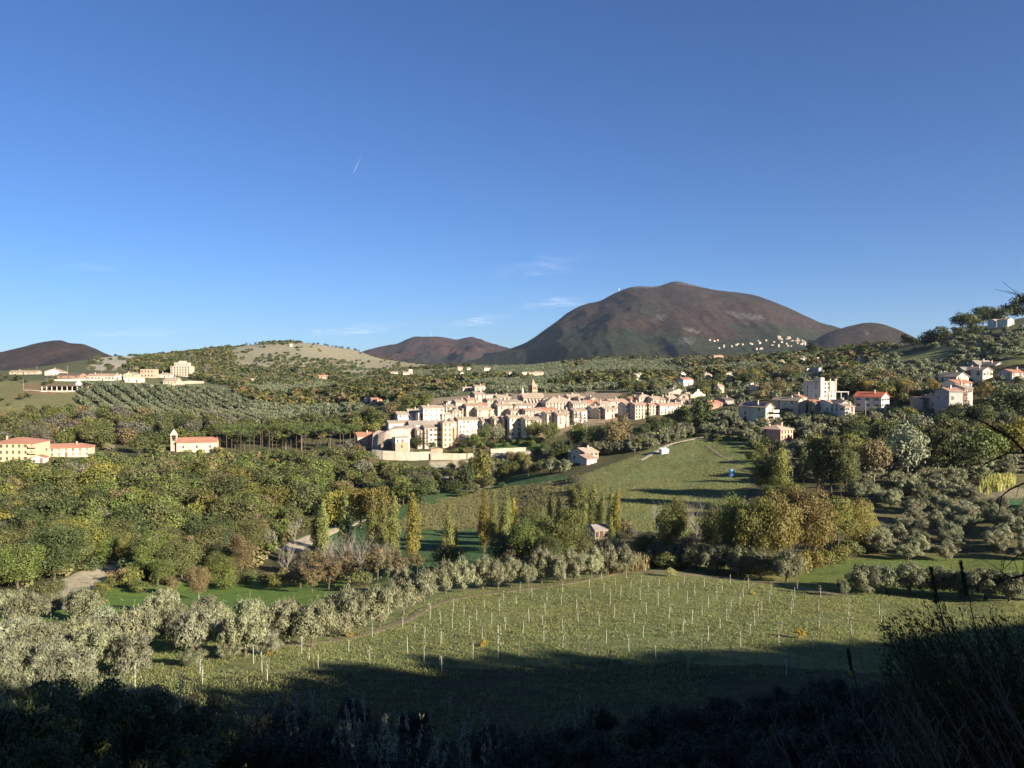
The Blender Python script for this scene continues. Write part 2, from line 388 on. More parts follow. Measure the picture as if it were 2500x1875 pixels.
def ground_mat():
    m, t, o = nt('meadow_and_soil')
    geo = N(t, 'NewGeometry'); at_ = N(t, 'Attribute'); at_.attribute_name = 'tint'
    P = geo.outputs['Position']
    n1 = noise(t, .055, 5, .62, P); n2 = noise(t, .5, 5, .7, P); n3 = noise(t, 3.5, 4, .7, P)
    mp = N(t, 'Mapping'); mp.inputs['Scale'].default_value = (.10,.42,.3); t.links.new(P, mp.inputs[0])
    n4 = noise(t, 1.0, 4, .65, mp.outputs[0])
    c = mix(t, mrange(t, n1.outputs[0], .46, .64, 0, .6), at_.outputs[0], mix(t, 1.0, at_.outputs[0], (1.3,1.06,.9), 'MULTIPLY'))
    c = mix(t, mrange(t, n4.outputs[0], .5, .66, 0, .75), c, mix(t, 1.0, c, (.62,.80,.62), 'MULTIPLY'))
    c = mix(t, mrange(t, n2.outputs[0], .34, .50, .65, 0), c, mix(t, 1.0, c, (.48,.50,.45), 'MULTIPLY'))
    c = mix(t, 1.0, c, mix(t, mrange(t, n3.outputs[0], .3, .7, 0, 1), (.85,.86,.85), (1.16,1.14,1.1)), 'MULTIPLY')
    bp = N(t, 'Bump'); bp.inputs['Strength'].default_value = 1.0; bp.inputs['Distance'].default_value = .6
    ad = N(t, 'Math', operation='ADD'); t.links.new(n2.outputs[0], ad.inputs[0]); t.links.new(n3.outputs[0], ad.inputs[1])
    t.links.new(ad.outputs[0], bp.inputs['Height'])
    p = N(t, 'BsdfPrincipled'); t.links.new(c, p.inputs['Base Color']); p.inputs['Roughness'].default_value = .95
    p.inputs['Specular IOR Level'].default_value = .1; t.links.new(bp.outputs[0], p.inputs['Normal'])
    t.links.new(p.outputs[0], o.inputs[0])
    return m
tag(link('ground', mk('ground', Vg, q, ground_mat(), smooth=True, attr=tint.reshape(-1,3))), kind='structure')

# ------------------------------------------------------------------ tracks and strips laid on the ground
def strip(name, pts, w, mat, lift=.18, kind='structure', px=True):
    P = [Vector(hit(*p)) for p in pts] if px else [Vector(p) for p in pts]
    out = []
    for a, b in zip(P[:-1], P[1:]):
        n = max(2, int((b-a).length/2.0))
        out += [a.lerp(b, i/n) for i in range(n)]
    out.append(P[-1])
    # smooth
    for _ in range(6): out = [out[0]]+[(out[i-1]+out[i]*2+out[i+1])/4 for i in range(1, len(out)-1)]+[out[-1]]
    K = 7; V = []
    for i, p in enumerate(out):
        d = (out[min(i+1, len(out)-1)]-out[max(i-1, 0)]); d.z = 0; d.normalize(); s = Vector((d.y, -d.x, 0))
        ww = (w if not hasattr(w, '__len__') else w[0]+(w[1]-w[0])*i/len(out))*(.8+.4*float(vnoise(np.array(i/3.), np.array(2.2), 5)))
        for k in range(K):
            q_ = p + s*ww*(k/(K-1)-.5)
            V.append((q_.x, q_.y, float(H(q_.x, q_.y))+lift*(1 if 0 < k < K-1 else -.5)))
    Q = [(i*K+k, i*K+k+1, (i+1)*K+k+1, (i+1)*K+k) for i in range(len(out)-1) for k in range(K-1)]
    return tag(link(name, mk(name, V, Q, mat)), kind=kind)
M['dirt'] = plain('pale_dirt', (.40,.34,.24), .95, .05, .45, .8)
M['sand'] = plain('sandy_soil', (.42,.36,.25), .95, .05, .5, .5)
M['path'] = plain('dry_grass_path', (.21,.175,.105), .95, .05, .3, .7)
strip('track', [(70,1490),(120,1462),(190,1425),(240,1398),(262,1378),(330,1352),(400,1322),(470,1306),(505,1298)], (12,6.0), M['sand'])
strip('track', [(700,1345),(760,1316),(800,1300),(850,1284),(905,1262)], (9,4), M['sand'])
strip('track', [(1560,1125),(1600,1104),(1640,1082),(1690,1073),(1725,1066)], 3.0, M['dirt'])
strip('track', [(1735,1064),(1780,1056),(1830,1048),(1880,1042)], 3.0, M['dirt'])
strip('field_path', [(620,1588),(720,1577),(840,1560),(940,1535),(1010,1505),(1050,1478),(1100,1462),(1200,1447),(1330,1434),(1430,1420),(1530,1394),(1620,1398),(1760,1410),(1900,1425),(2050,1455)], 2.6, M['path'], .1)
strip('road', [(820,1108),(905,1106),(950,1110),(1050,1118),(1180,1115),(1260,1108)], 5.0, plain('asphalt', (.12,.115,.11), .9), .25)
strip('track', [(262,936),(320,948),(370,940)], 5, M['dirt'])
strip('track', [(60,952),(120,956),(160,957),(200,955)], 4, M['dirt'])
strip('track', [(1740,1092),(1720,1085),(1760,1115),(1810,1135)], 1.6, M['path'], .1)

# ------------------------------------------------------------------ far mountains
def mountain_mat(name, hi, lo, green, zlo, zhi, rock=(.17,.16,.145)):
    m, t, o = nt(name)
    geo = N(t, 'NewGeometry'); P = geo.outputs['Position']; at_ = N(t, 'Attribute'); at_.attribute_name = 'tint'
    n1 = noise(t, .0022, 6, .62, P); n2 = noise(t, .02, 4, .7, P); n3 = noise(t, .06, 6, .8, P)
    c = mix(t, mrange(t, n1.outputs[0], .40, .60, 0, 1), hi, lo)
    sp = N(t, 'SeparateXYZ'); t.links.new(P, sp.inputs[0])
    hz = mrange(t, sp.outputs[2], zlo, zhi, .36, -.20)
    ad = N(t, 'Math', operation='ADD'); t.links.new(n1.outputs[0], ad.inputs[0]); t.links.new(hz, ad.inputs[1])
    ad2 = N(t, 'Math', operation='ADD'); t.links.new(ad.outputs[0], ad2.inputs[0]); t.links.new(mrange(t, n2.outputs[0], 0, 1, -.12, .12), ad2.inputs[1])
    c = mix(t, mrange(t, ad2.outputs[0], .5, .6, 0, .9), c, green)
    c = mix(t, 1.0, c, mix(t, mrange(t, n2.outputs[0], .35, .65, 0, 1), (.72,.72,.74), (1.28,1.26,1.24)), 'MULTIPLY')
    c = mix(t, 1.0, c, mix(t, mrange(t, n3.outputs[0], .32, .68, 0, 1), (.42,.42,.44), (1.62,1.58,1.52)), 'MULTIPLY')
    sx = N(t, 'SeparateColor'); t.links.new(at_.outputs[0], sx.inputs[0])
    rk = N(t, 'Math', operation='MULTIPLY'); t.links.new(sx.outputs[0], rk.inputs[0]); t.links.new(mrange(t, n3.outputs[0], .45, .6, 0, 1), rk.inputs[1])
    c = mix(t, rk.outputs[0], c, rock)
    bp = N(t, 'Bump'); bp.inputs['Strength'].default_value = 1.0; bp.inputs['Distance'].default_value = 14
    t.links.new(n3.outputs[0], bp.inputs['Height'])
    p = N(t, 'BsdfPrincipled'); t.links.new(c, p.inputs['Base Color']); p.inputs['Roughness'].default_value = 1
    p.inputs['Specular IOR Level'].default_value = 0; t.links.new(bp.outputs[0], p.inputs['Normal'])
    t.links.new(p.outputs[0], o.inputs[0])
    return m
def mountain(name, crest, dc, df, base, mat, seed, amp=90., nu=420, nt_=150, back=1.6, power=1.25, rocks=()):
    cx = np.array([c[0] for c in crest], float); cy = np.array([c[1] for c in crest], float)
    px = np.linspace(cx[0], cx[-1], nu); py = pchip(cx, cy, px)
    Z = np.array([dc*ray(a, b)[2]/ray(a, b)[1] for a, b in zip(px, py)])
    U = (px-CX)/F
    tt = np.linspace(0, 2, nt_*2); V = np.zeros((nu, len(tt), 3)); at_ = np.zeros((nu, len(tt), 3))
    lat = np.clip(np.minimum(np.arange(nu), nu-1-np.arange(nu))/(nu*.04), 0, 1)
    for j, t in enumerate(tt):
        d = df+(dc-df)*t if t <= 1 else dc+(dc-df)*(t-1)*back
        x = U*d; s = (t**power) if t <= 1 else (1-(t-1))**1.3
        s = s*(.65+.35*(3*s*s-2*s**3)/max(s, 1e-6)) if t <= 1 else s
        z = base+(Z-base)*s*(.25+.75*lat)
        w_ = 4*t*(1-t) if t < 1 else .0
        g = fbm(x/480., np.full(nu, d)/1500., 6, seed, True)-.55
        z = z+g*amp*2.6*max(w_, 0)**.8*np.clip((Z-base)/400., .15, 1)
        z = z+(fbm(x/130., np.full(nu, d)/130., 4, seed+4)-.5)*22*min(1, t*2)*(1 if t < 1 else max(0, 2-t))*np.clip((Z-base)/300., .1, 1)
        V[:, j] = np.stack([x, np.full(nu, d), z], -1)
    ppx, ppy = proj(V[...,0], V[...,1], V[...,2])
    for poly in rocks: at_[inpoly(ppx, ppy, poly) & (tt[None] < 1.25)] = 1.
    n2 = len(tt); ix = np.arange(nu)[:, None]*n2+np.arange(n2)[None]
    Q = np.stack([ix[:-1,:-1], ix[1:,:-1], ix[1:,1:], ix[:-1,1:]], -1).reshape(-1, 4)
    o = link(name, mk(name, V.reshape(-1, 3), Q, mat, smooth=True, attr=at_.reshape(-1, 3)))
    return tag(o, kind='structure'), V
BR1, BR2, GR = (.056,.038,.031), (.041,.034,.029), (.034,.042,.025)
mmat = mountain_mat('beech_forest', BR1, BR2, GR, -60, 400)
mount, MV = mountain('mountain', [(1000,905),(1150,880),(1233,855),(1281,838),(1342,797),(1390,761),(1428,744),(1466,735),(1504,715),(1551,699),(1608,696),(1627,691),(1648,687),(1694,694),(1736,706),(1808,716),(1841,721),(1888,737),(1940,759),(2007,789),(2050,800),(2150,825),(2300,855),(2600,890)],
    4600, 2150, -85, mmat, 11, 50., rocks=([(1535,705),(1560,695),(1612,692),(1612,702),(1560,704)],[(1640,690),(1700,692),(1745,706),(1700,700)],[(1770,760),(1860,768),(1868,782),(1800,778)],[(1660,822),(1700,826),(1690,842),(1650,840)],[(1605,760),(1630,770),(1620,785),(1600,775)],[(1665,800),(1720,805),(1700,815)]))
mountain('mountain', [(1900,885),(1960,850),(2020,812),(2078,793),(2111,788),(2149,791),(2187,801),(2220,816),(2244,829),(2300,852),(2400,900),(2480,915)], 3500, 2100, -85, mountain_mat('beech_forest_right', (.060,.040,.031), (.046,.035,.028), (.030,.034,.022), -60, 120), 31, 60., nu=220, nt_=80,
    rocks=([(2108,808),(2122,808),(2122,816),(2108,816)],))
mountain('mountain', [(760,915),(830,885),(899,854),(927,846),(970,837),(999,826),(1027,821),(1067,820),(1113,826),(1147,822),(1170,827),(1207,840),(1250,852),(1330,880),(1420,915)], 6200, 3600, -85,
    mountain_mat('beech_forest_far', (.078,.042,.033), (.048,.038,.034), (.036,.038,.028), -60, 160), 51, 90., nu=240, nt_=80)
mountain('mountain', [(-500,905),(-250,885),(-100,872),(0,860),(43,850),(80,840),(114,833),(148,831),(177,837),(196,837),(228,847),(256,861),(282,871),(340,893),(420,915)], 3600, 2200, -85,
    mountain_mat('beech_forest_left', (.058,.040,.032), (.046,.036,.030), (.032,.034,.022), -60, 60), 71, 60., nu=240, nt_=80)
mountain('mountain', [(2200,905),(2260,850),(2320,815),(2345,800),(2400,795),(2500,830),(2700,900)], 9500, 7000, -85,
    mountain_mat('beech_forest_far', (.055,.045,.045), (.055,.040,.040), (.042,.045,.036), -60, 160), 91, 90., nu=160, nt_=40)
# ------------------------------------------------------------------ buildings
W_ = dict(apricot=(.76,.55,.30), sand=(.70,.55,.38), white=(.80,.75,.64), cream=(.74,.65,.50), peach=(.64,.49,.36), tan=(.54,.43,.32), stone=(.46,.37,.29), yellow=(.76,.65,.43),
          pale=(.82,.73,.50), orange=(.62,.41,.29), pink=(.60,.44,.35), brick=(.50,.30,.19), salmon=(.74,.40,.27), grey=(.50,.47,.43),
          brown=(.36,.21,.15), concrete=(.42,.39,.35), ochre=(.72,.56,.34), shade=(.30,.27,.24))  # last entry is plaster darkened to stand for walls in shade
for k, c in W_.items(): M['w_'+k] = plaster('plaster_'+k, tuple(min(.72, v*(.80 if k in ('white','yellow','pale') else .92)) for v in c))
T_ = dict(brown=((.34,.26,.19),(.44,.35,.265)), red=((.40,.18,.115),(.50,.25,.16)), tan=((.40,.31,.22),(.50,.40,.30)), grey=((.34,.28,.23),(.42,.36,.30)),
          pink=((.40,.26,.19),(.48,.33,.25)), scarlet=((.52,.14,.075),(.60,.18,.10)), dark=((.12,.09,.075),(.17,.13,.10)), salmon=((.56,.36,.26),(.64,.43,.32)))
for k, (a, b) in T_.items(): M['t_'+k] = tiles('tiles_'+k, a, b)
def stained(name, col):
    m, t, o = nt(name); geo = N(t, 'NewGeometry'); mp = N(t, 'Mapping'); mp.inputs['Scale'].default_value = (1,1,.10); t.links.new(geo.outputs['Position'], mp.inputs[0])
    n1 = noise(t, .9, 4, .7, mp.outputs[0]); n2 = noise(t, .3, 4, .6, geo.outputs['Position']); n3 = noise(t, 4., 3, .7, geo.outputs['Position'])
    c = mix(t, mrange(t, n1.outputs[0], .45, .7, 0, .7), col, (.22,.18,.13)); c = mix(t, mrange(t, n2.outputs[0], .45, .7, 0, .5), c, (.28,.24,.17))
    c = mix(t, 1.0, c, mix(t, mrange(t, n3.outputs[0], .3, .7, 0, 1), (.75,.75,.75), (1.15,1.15,1.15)), 'MULTIPLY')
    p = N(t, 'BsdfPrincipled'); t.links.new(c, p.inputs['Base Color']); p.inputs['Roughness'].default_value = .95; t.links.new(p.outputs[0], o.inputs[0]); return m
M['stained'] = stained('stained_wall', (.56,.49,.37)); M['stained_tan'] = stained('stained_tan_wall', (.46,.37,.27))
M['glass'] = plain('window_glass', (.075,.068,.06), .3, .5, .2, 2)
M['shutter'] = plain('shutter_wood', (.20,.15,.11), .8, .2, .2, 2, rand=.5)
M['sill'] = plain('sill_stone', (.50,.44,.36), .9, .1, .1, 2)
M['door'] = plain('door_wood', (.15,.075,.045), .8, .2, .2, 2, rand=.4)
M['rail'] = plain('railing_iron', (.07,.06,.055), .7, .3, .1, 2)
M['slab'] = plain('terrace_slab', (.38,.31,.25), .9, .1, .3, .8)
M['metal'] = plain('sheet_metal', (.52,.56,.60), .5, .4, .08, 1)
M['solar'] = plain('solar_panel', (.03,.04,.07), .25, .6, .1, 1)
M['antenna'] = plain('antenna_metal', (.45,.43,.42), .6, .4, .05, 3)

def window_mesh(kind):
    mb = MB()
    if kind == 'plain':
        mb.box(-.42,.42,-.05,.02,-.65,.65,0); mb.box(-.52,.52,-.09,.02,-.74,-.66,1)
    elif kind == 'shut':
        mb.box(-.40,.40,-.05,.02,-.65,.65,0); mb.box(-.52,.52,-.10,.02,-.74,-.66,1)
        mb.box(-.84,-.43,-.09,.02,-.65,.65,2); mb.box(.43,.84,-.09,.02,-.65,.65,2)
    elif kind == 'closed':
        mb.box(-.46,.46,-.07,.02,-.68,.68,2); mb.box(-.02,.02,-.09,-.071,-.68,.68,1)
    elif kind == 'arch':
        pts = [(-.55,-.9),(.55,-.9)]+[(.55*math.cos(a), .35+.55*math.sin(a)) for a in np.linspace(0, math.pi, 8)]
        mb.add([(x,-.05,z) for x, z in pts]+[(x,.02,z) for x, z in pts],
               [list(range(len(pts)))]+[[i,(i+1)%len(pts),(i+1)%len(pts)+len(pts),i+len(pts)] for i in range(len(pts))], 0)
    elif kind == 'wide':
        mb.box(-.95,.95,-.05,.02,-.5,.5,0); mb.box(-1.05,1.05,-.09,.02,-.6,-.51,1); mb.box(-.03,.03,-.08,-.051,-.5,.5,1)
    return mb.mesh('window', [M['glass'], M['sill'], M['shutter']])
WIN = {k: window_mesh(k) for k in ('plain','shut','closed','arch','wide')}
mb = MB(); mb.box(-.5,.5,-.06,.02,0,2.1,0); mb.box(-.6,.6,-.10,.02,2.11,2.24,1); DOOR = mb.mesh('door', [M['door'], M['sill']])
mb = MB(); mb.box(-.28,.28,-.28,.28,-.9,.9,0); mb.box(-.36,.36,-.36,.36,.92,1.02,1); CHIM = mb.mesh('chimney', [M['w_tan'], M['t_brown']])
def balcony_mesh(w):
    mb = MB(); mb.box(-w/2,w/2,-1.05,-.003,-.14,0,0)
    mb.box(-w/2,w/2,-1.05,-1.0,.95,1.02,1)
    for s in (-1, 1): mb.box(s*w/2-.03,s*w/2+.03,-1.05,-.003,.95,1.02,1)
    n = int(w/.3)
    for i in range(n+1): mb.box(-w/2+i*w/n-.02,-w/2+i*w/n+.02,-1.04,-1.01,0.002,.948,1)
    return mb.mesh('balcony', [M['slab'], M['rail']])
BALC = {k: balcony_mesh(k) for k in (2.4, 4.0, 6.0)}

RECTS = []        # picture footprints of buildings, so that scattered trees keep clear of them
def roof_mesh(kind, w, d, h, rise, ov=.45, mat='t_brown', fl=False):
    mb = MB(); th = .22
    x0, x1, y0, y1 = -w/2-ov*.6, w/2+ov*.6, -ov, d+ov
    if kind == 'flat':
        mb.box(-w/2-.15,w/2+.15,-.15,d+.15,h+.003,h+.35)
    elif kind == 'gable':          # ridge parallel to the front
        k = rise/(d/2); e = h-ov*k
        P = [(y0,e),(d/2,h+rise),(y1,e)]
        vs = [(x, y, z) for x in (x0, x1) for y, z in P]+[(x, y, z+th) for x in (x0, x1) for y, z in P]
        mb.add(vs, [(0,1,4,3),(1,2,5,4),(6,9,10,7),(7,10,11,8),(0,3,9,6),(2,8,11,5),(0,6,7,1),(1,7,8,2),(3,4,10,9),(4,5,11,10)])
    elif kind == 'cross':          # gable end towards the front
        k = rise/(w/2); e = h-ov*k; a0, a1 = -w/2-ov, w/2+ov
        P = [(a0,e),(0,h+rise),(a1,e)]
        vs = [(x, y, z) for y in (y0, y1) for x, z in P]+[(x, y, z+th) for y in (y0, y1) for x, z in P]
        mb.add(vs, [(0,3,4,1),(1,4,5,2),(6,7,10,9),(7,8,11,10),(0,6,9,3),(2,5,11,8),(0,1,7,6),(1,2,8,7),(3,9,10,4),(4,10,11,5)])
    elif kind == 'hip':
        m = min(d, w)/2; rx = max(w/2-m, .01)
        a, b = -w/2-ov, w/2+ov
        e = h-ov*rise/m
        vs = [(a,y0,e),(b,y0,e),(b,y1,e),(a,y1,e),(a,y0,e+th),(b,y0,e+th),(b,y1,e+th),(a,y1,e+th),(-rx,d/2,h+rise+th),(rx,d/2,h+rise+th)]
        mb.add(vs, [(0,3,2,1),(0,1,5,4),(1,2,6,5),(2,3,7,6),(3,0,4,7),(4,5,9,8),(6,7,8,9),(5,6,9),(7,4,8)])
    elif kind == 'shed':           # single slope falling to the front
        vs = [(x0,y0,h-ov*rise/d),(x1,y0,h-ov*rise/d),(x1,y1,h+rise+ov*rise/d),(x0,y1,h+rise+ov*rise/d)]
        mb.add(vs+[(x,y,z+th) for x,y,z in vs], [(0,3,2,1),(4,5,6,7),(0,1,5,4),(1,2,6,5),(2,3,7,6),(3,0,4,7)])
    return mb
def wall_mb(kind, w, d, h, rise, down):
    mb = MB()
    if kind in ('flat','hip'): mb.box(-w/2,w/2,0,d,-down,h); return mb
    b = [(-w/2,0,-down),(w/2,0,-down),(w/2,d,-down),(-w/2,d,-down)]
    if kind == 'gable':
        t = [(-w/2,0,h),(w/2,0,h),(w/2,d,h),(-w/2,d,h),(-w/2,d/2,h+rise),(w/2,d/2,h+rise)]
        mb.add(b+t, [(0,1,5,4),(2,3,7,6),(1,2,6,9,5),(3,0,4,8,7),(4,5,9,8),(6,7,8,9)])
    elif kind == 'cross':
        t = [(-w/2,0,h),(w/2,0,h),(w/2,d,h),(-w/2,d,h),(0,0,h+rise),(0,d,h+rise)]
        mb.add(b+t, [(0,1,5,8,4),(2,3,7,9,6),(1,2,6,5),(3,0,4,7),(4,8,9,7),(8,5,6,9)])
    elif kind == 'shed':
        t = [(-w/2,0,h),(w/2,0,h),(w/2,d,h+rise),(-w/2,d,h+rise)]
        mb.add(b+t, [(0,1,5,4),(2,3,7,6),(1,2,6,5),(3,0,4,7),(4,5,6,7)])
    return mb
def house(x0, x1, eave, base, ridge, wall, roof, label, yaw=22, depth=8, kind='gable', rows=None, cols=None, win=None, chim=None, door=None,
          name='house', cat='house', d=None, balc=0, group=None, small=False, extra=None, sink=.0, sidecols=2, rise=None, widen=1.0):
    pm = (x0+x1)/2
    x, y, z = hit(pm, base) if d is None else at(pm, d)
    dep = y
    if d is not None: z = dep*ray(pm, base)[2]/ray(pm, base)[1]
    m = dep/F
    w = max(1.5, (x1-x0)*m/max(.35, math.cos(R(yaw)))*widen)
    h = max(2.2, (base-eave)*m); rs = rise if rise is not None else max(.5, (eave-ridge)*m*1.0) if kind != 'flat' else 0
    if kind in ('gable', 'hip') and rise is None: rs = min(max(rs-depth*.5*abs(z+h)/dep, .22*depth/2+.3), .5*depth/2+.6)
    root = link(name, None); root.location = (x, y, z); root.rotation_euler = (0, 0, R(yaw))
    tag(root, label, cat, group)
    RECTS.append((x0-3, x1+2, min(ridge, eave)-2, base+1, math.hypot(x, y)))
    down = 4.0 if not small else 2.0
    wo = wall_mb(kind, w, depth, h, rs, down).build('wall', M['w_'+wall], root)
    ro = roof_mesh(kind, w, depth, h+.003, rs, .45 if not small else .3).build('roof', M['t_'+roof] if kind != 'flat' else M['slab'], root)
    r_ = random.Random(int(x0*7+base*13))
    if rows is None: rows = max(1, int(round(h/3.1)))
    if cols is None: cols = max(1, int(w/2.9))
    kinds = win or r_.choice([('plain',), ('shut','plain'), ('closed','plain','closed'), ('plain','closed')])
    if isinstance(kinds, str): kinds = (kinds,)
    fh = h/rows; bl = []
    for i in range(rows):
        zc = fh*(i+.56)
        for j in range(cols):
            if cols > 1 and win is None and r_.random() < .22: continue
            xc = -w/2+w*(j+.5)/cols + r_.uniform(-.15, .15)*(win is None)
            if i == 0 and (door if door is not None else r_.random() < .8) and j == cols//2 and rows > 0:
                if door is False: continue
                link('door', DOOR, root, (xc, 0, 0)); continue
            if i > 0 and balc and j < balc:
                bl.append((xc, fh*i)); link('door', DOOR, root, (xc, 0, fh*i)); continue
            link('window', WIN[r_.choice(kinds)], root, (xc, 0, zc))
        if not small:
            sc_ = sidecols if depth > 6 else 1
            for j in range(sc_):
                if r_.random() < .35: continue
                o = link('window', WIN[r_.choice(kinds)], root, (-w/2, depth-depth*(j+.5)/sc_, zc)); o.rotation_euler = (0, 0, R(-90))
                if r_.random() < .6:
                    o = link('window', WIN[r_.choice(kinds)], root, (w/2, depth*(j+.5)/sc_, zc)); o.rotation_euler = (0, 0, R(90))
    for xc, zz in bl:
        link('balcony', BALC[2.4] if w < 9 else BALC[2.4], root, (xc, 0, zz))
    if kind != 'flat' and (chim if chim is not None else (not small or r_.random() < .5)):
        xx = r_.uniform(-w*.3, w*.3); c = link('chimney', CHIM, ro, (xx, depth*.35, h+rs*.9+.3))
    root['_w'] = w; root['_h'] = h; root['_r'] = rs
    if extra: extra(root, w, depth, h, rs, m)
    del root['_w'], root['_h'], root['_r']
    return root

Z3 = lambda x, y: (860+x/4.424, 900+y/4.424)
Z4 = lambda x, y: (1260+x/4.424, 900+y/4.424)
Z6 = lambda x, y: (1700+x/5.53, 800+y/5.53)
Z7 = lambda x, y: (2050+x/4.88, 720+y/4.88)
ZA = lambda x, y: (100+x/5.53, 860+y/5.53)
ZB = lambda x, y: (x/3.511, 780+y/3.511)
ZC = lambda x, y: (600+x/3.511, 780+y/3.511)
def hz(Z, x0, x1, eave, base, ridge, *a, **k):
    (a0, e), (a1, b) = Z(x0, eave), Z(x1, base)
    return house(a0, a1, e, b, Z(0, ridge)[1], *a, **k)

# --- the walled village, west end to east end
V3 = [
 (75,205,735,825,690,'orange','red','orange plastered house with a red roof at the very west end of the village',dict(depth=9,rows=2,cols=2)),
 (420,618,588,655,562,'white','brown','low white house on top of the rounded stone bastion',dict(rows=1,cols=2,win='closed',depth=8,door=False)),
 (510,668,498,590,466,'white','tan','white house with a red door, its blind grey gable facing left above the bastion',dict(rows=2,cols=4,depth=10)),
 (622,735,470,560,435,'tan','brown','brown house squeezed behind the white houses at the west end',dict(rows=2,cols=3)),
 (790,975,428,590,402,'white','tan','tallest white house at the west end with long shuttered windows',dict(rows=3,cols=4,win='closed',depth=9)),
 (725,828,482,592,482,'cream','grey','cream terrace house with a balcony just left of the tallest white house',dict(kind='flat',rows=2,cols=2,balc=1,depth=5)),
 (980,1062,496,572,480,'yellow','tan','small bright yellow house right of the tallest white house',dict(rows=2,cols=2,depth=6)),
 (1020,1100,415,500,392,'peach','brown','peach house with a dark gable between two yellow houses',dict(rows=2,cols=2)),
 (1095,1192,465,532,432,'yellow','tan','golden yellow house with a broad hipped tan roof in the second row',dict(kind='hip',rows=2,cols=3,win='plain')),
 (1197,1245,432,522,412,'cream','brown','narrow cream house right of the golden yellow one',dict(rows=2,cols=1)),
 (1250,1388,405,522,378,'pale','pink','pale cream house with a reddish roof and a big shadow across its wall',dict(rows=3,cols=3)),
 (1392,1462,404,440,376,'tan','red','small house whose roof is the brightest red in the middle of the village',dict(rows=1,cols=2)),
 (1372,1590,446,525,415,'tan','tan','long brick and cream house in the third row under the tower house',dict(rows=2,cols=5)),
 (1335,1425,278,362,256,'tan','brown','tall tower like house with a dark left side at the top of the village',dict(rows=3,cols=2,win='plain',depth=10)),
 (1428,1508,292,350,285,'white','grey','white stepped house right of the tower like house',dict(kind='flat',rows=2,cols=2)),
 (1474,1600,346,412,330,'peach','brown','peach house with two square windows below the white stepped house',dict(rows=2,cols=2,win='plain')),
 (1580,1722,310,352,290,'stone','tan','stone house with round openings near the top of the village',dict(rows=1,cols=4,win='arch')),
 (1604,1840,374,402,350,'cream','brown','long low cream house below the church nave',dict(rows=1,cols=5)),
 (1586,1720,405,505,386,'peach','brown','square peach house with few windows in the village centre',dict(rows=2,cols=2,win='plain')),
 (1722,1830,458,522,432,'tan','brown','beige house with a deep shadow on its left side in the third row',dict(rows=1,cols=3)),
 (1795,2040,412,442,390,'cream','brown','long cream row house under the church buttresses',dict(rows=1,cols=6)),
 (1885,2048,456,525,436,'peach','pink','peach house with tall shutters and a row of small white windows',dict(rows=2,cols=5,win=('closed','plain'))),
 (2045,2200,448,492,422,'orange','red','low orange house with a long red roof right of the peach one',dict(rows=1,cols=4)),
 (1042,1136,372,396,357,'concrete','grey','small grey house with a pale flat roof at the upper west edge',dict(kind='flat',rows=1,cols=2)),
 (1128,1218,368,402,347,'tan','brown','tan cottage beside the pale flat roof at the upper edge',dict(rows=1,cols=2)),
 (1255,1345,352,380,342,'tan','pink','small house with a pink roof in front of the tower like house',dict(rows=1,cols=2)),
 (1505,1585,318,345,305,'tan','tan','tan rooftop house left of the stone one with round openings',dict(rows=1,cols=2)),
 (480,602,752,808,752,'white','grey','white terrace house standing over a brick garage at the west end',dict(kind='flat',rows=1,cols=3,depth=7,d=394)),
 (602,716,690,792,655,'cream','brown','cream house with a brown roof right above the big round bush',dict(rows=2,cols=3)),
 (716,806,668,862,640,'cream','brown','narrow tall cream house with stacked balconies on the lower west side',dict(rows=4,cols=2,balc=1)),
 (806,988,640,852,612,'cream','brown','wide cream house with a long glazed loggia on the lower west side',dict(rows=4,cols=5,win=('plain','shut'),balc=1)),
 (988,1072,585,852,570,'ochre','tan','tower shaped ochre house with a curved corner on the lower row',dict(kind='hip',rows=5,cols=2,win='plain',depth=7)),
 (1078,1155,580,785,545,'peach','pink','brownish peach house with hanging balconies right of the ochre tower house',dict(rows=4,cols=2,balc=1)),
 (1158,1300,556,765,525,'cream','brown','big cream house with an open loggia and a low arch on the front row',dict(rows=4,cols=4)),
 (1302,1418,555,705,528,'white','brown','white house right of the open loggia on the front row',dict(rows=3,cols=3,win='plain')),
 (1422,1542,575,705,528,'white','brown','white house with a wide brown roof in the middle of the front row',dict(rows=3,cols=3)),
 (1545,1638,556,742,520,'ochre','brown','ochre yellow tall house partly behind a thin tree on the front row',dict(rows=4,cols=2)),
 (1642,1714,552,742,516,'peach','pink','peach tall house with small balconies between two yellow facades',dict(rows=4,cols=2,balc=1)),
 (1716,1882,536,735,512,'pale','tan','large pale yellow house with a big blind arch at its foot',dict(rows=4,cols=3,win='plain')),
 (1885,2030,556,732,526,'pale','brown','pale yellow house with a long terrace over a high plain wall',dict(rows=4,cols=4,win='plain')),
]
for r in V3: hz(Z3, *r[:8], group='houses of the hill village', **{**dict(depth=8.5, widen=1.18), **r[8]})
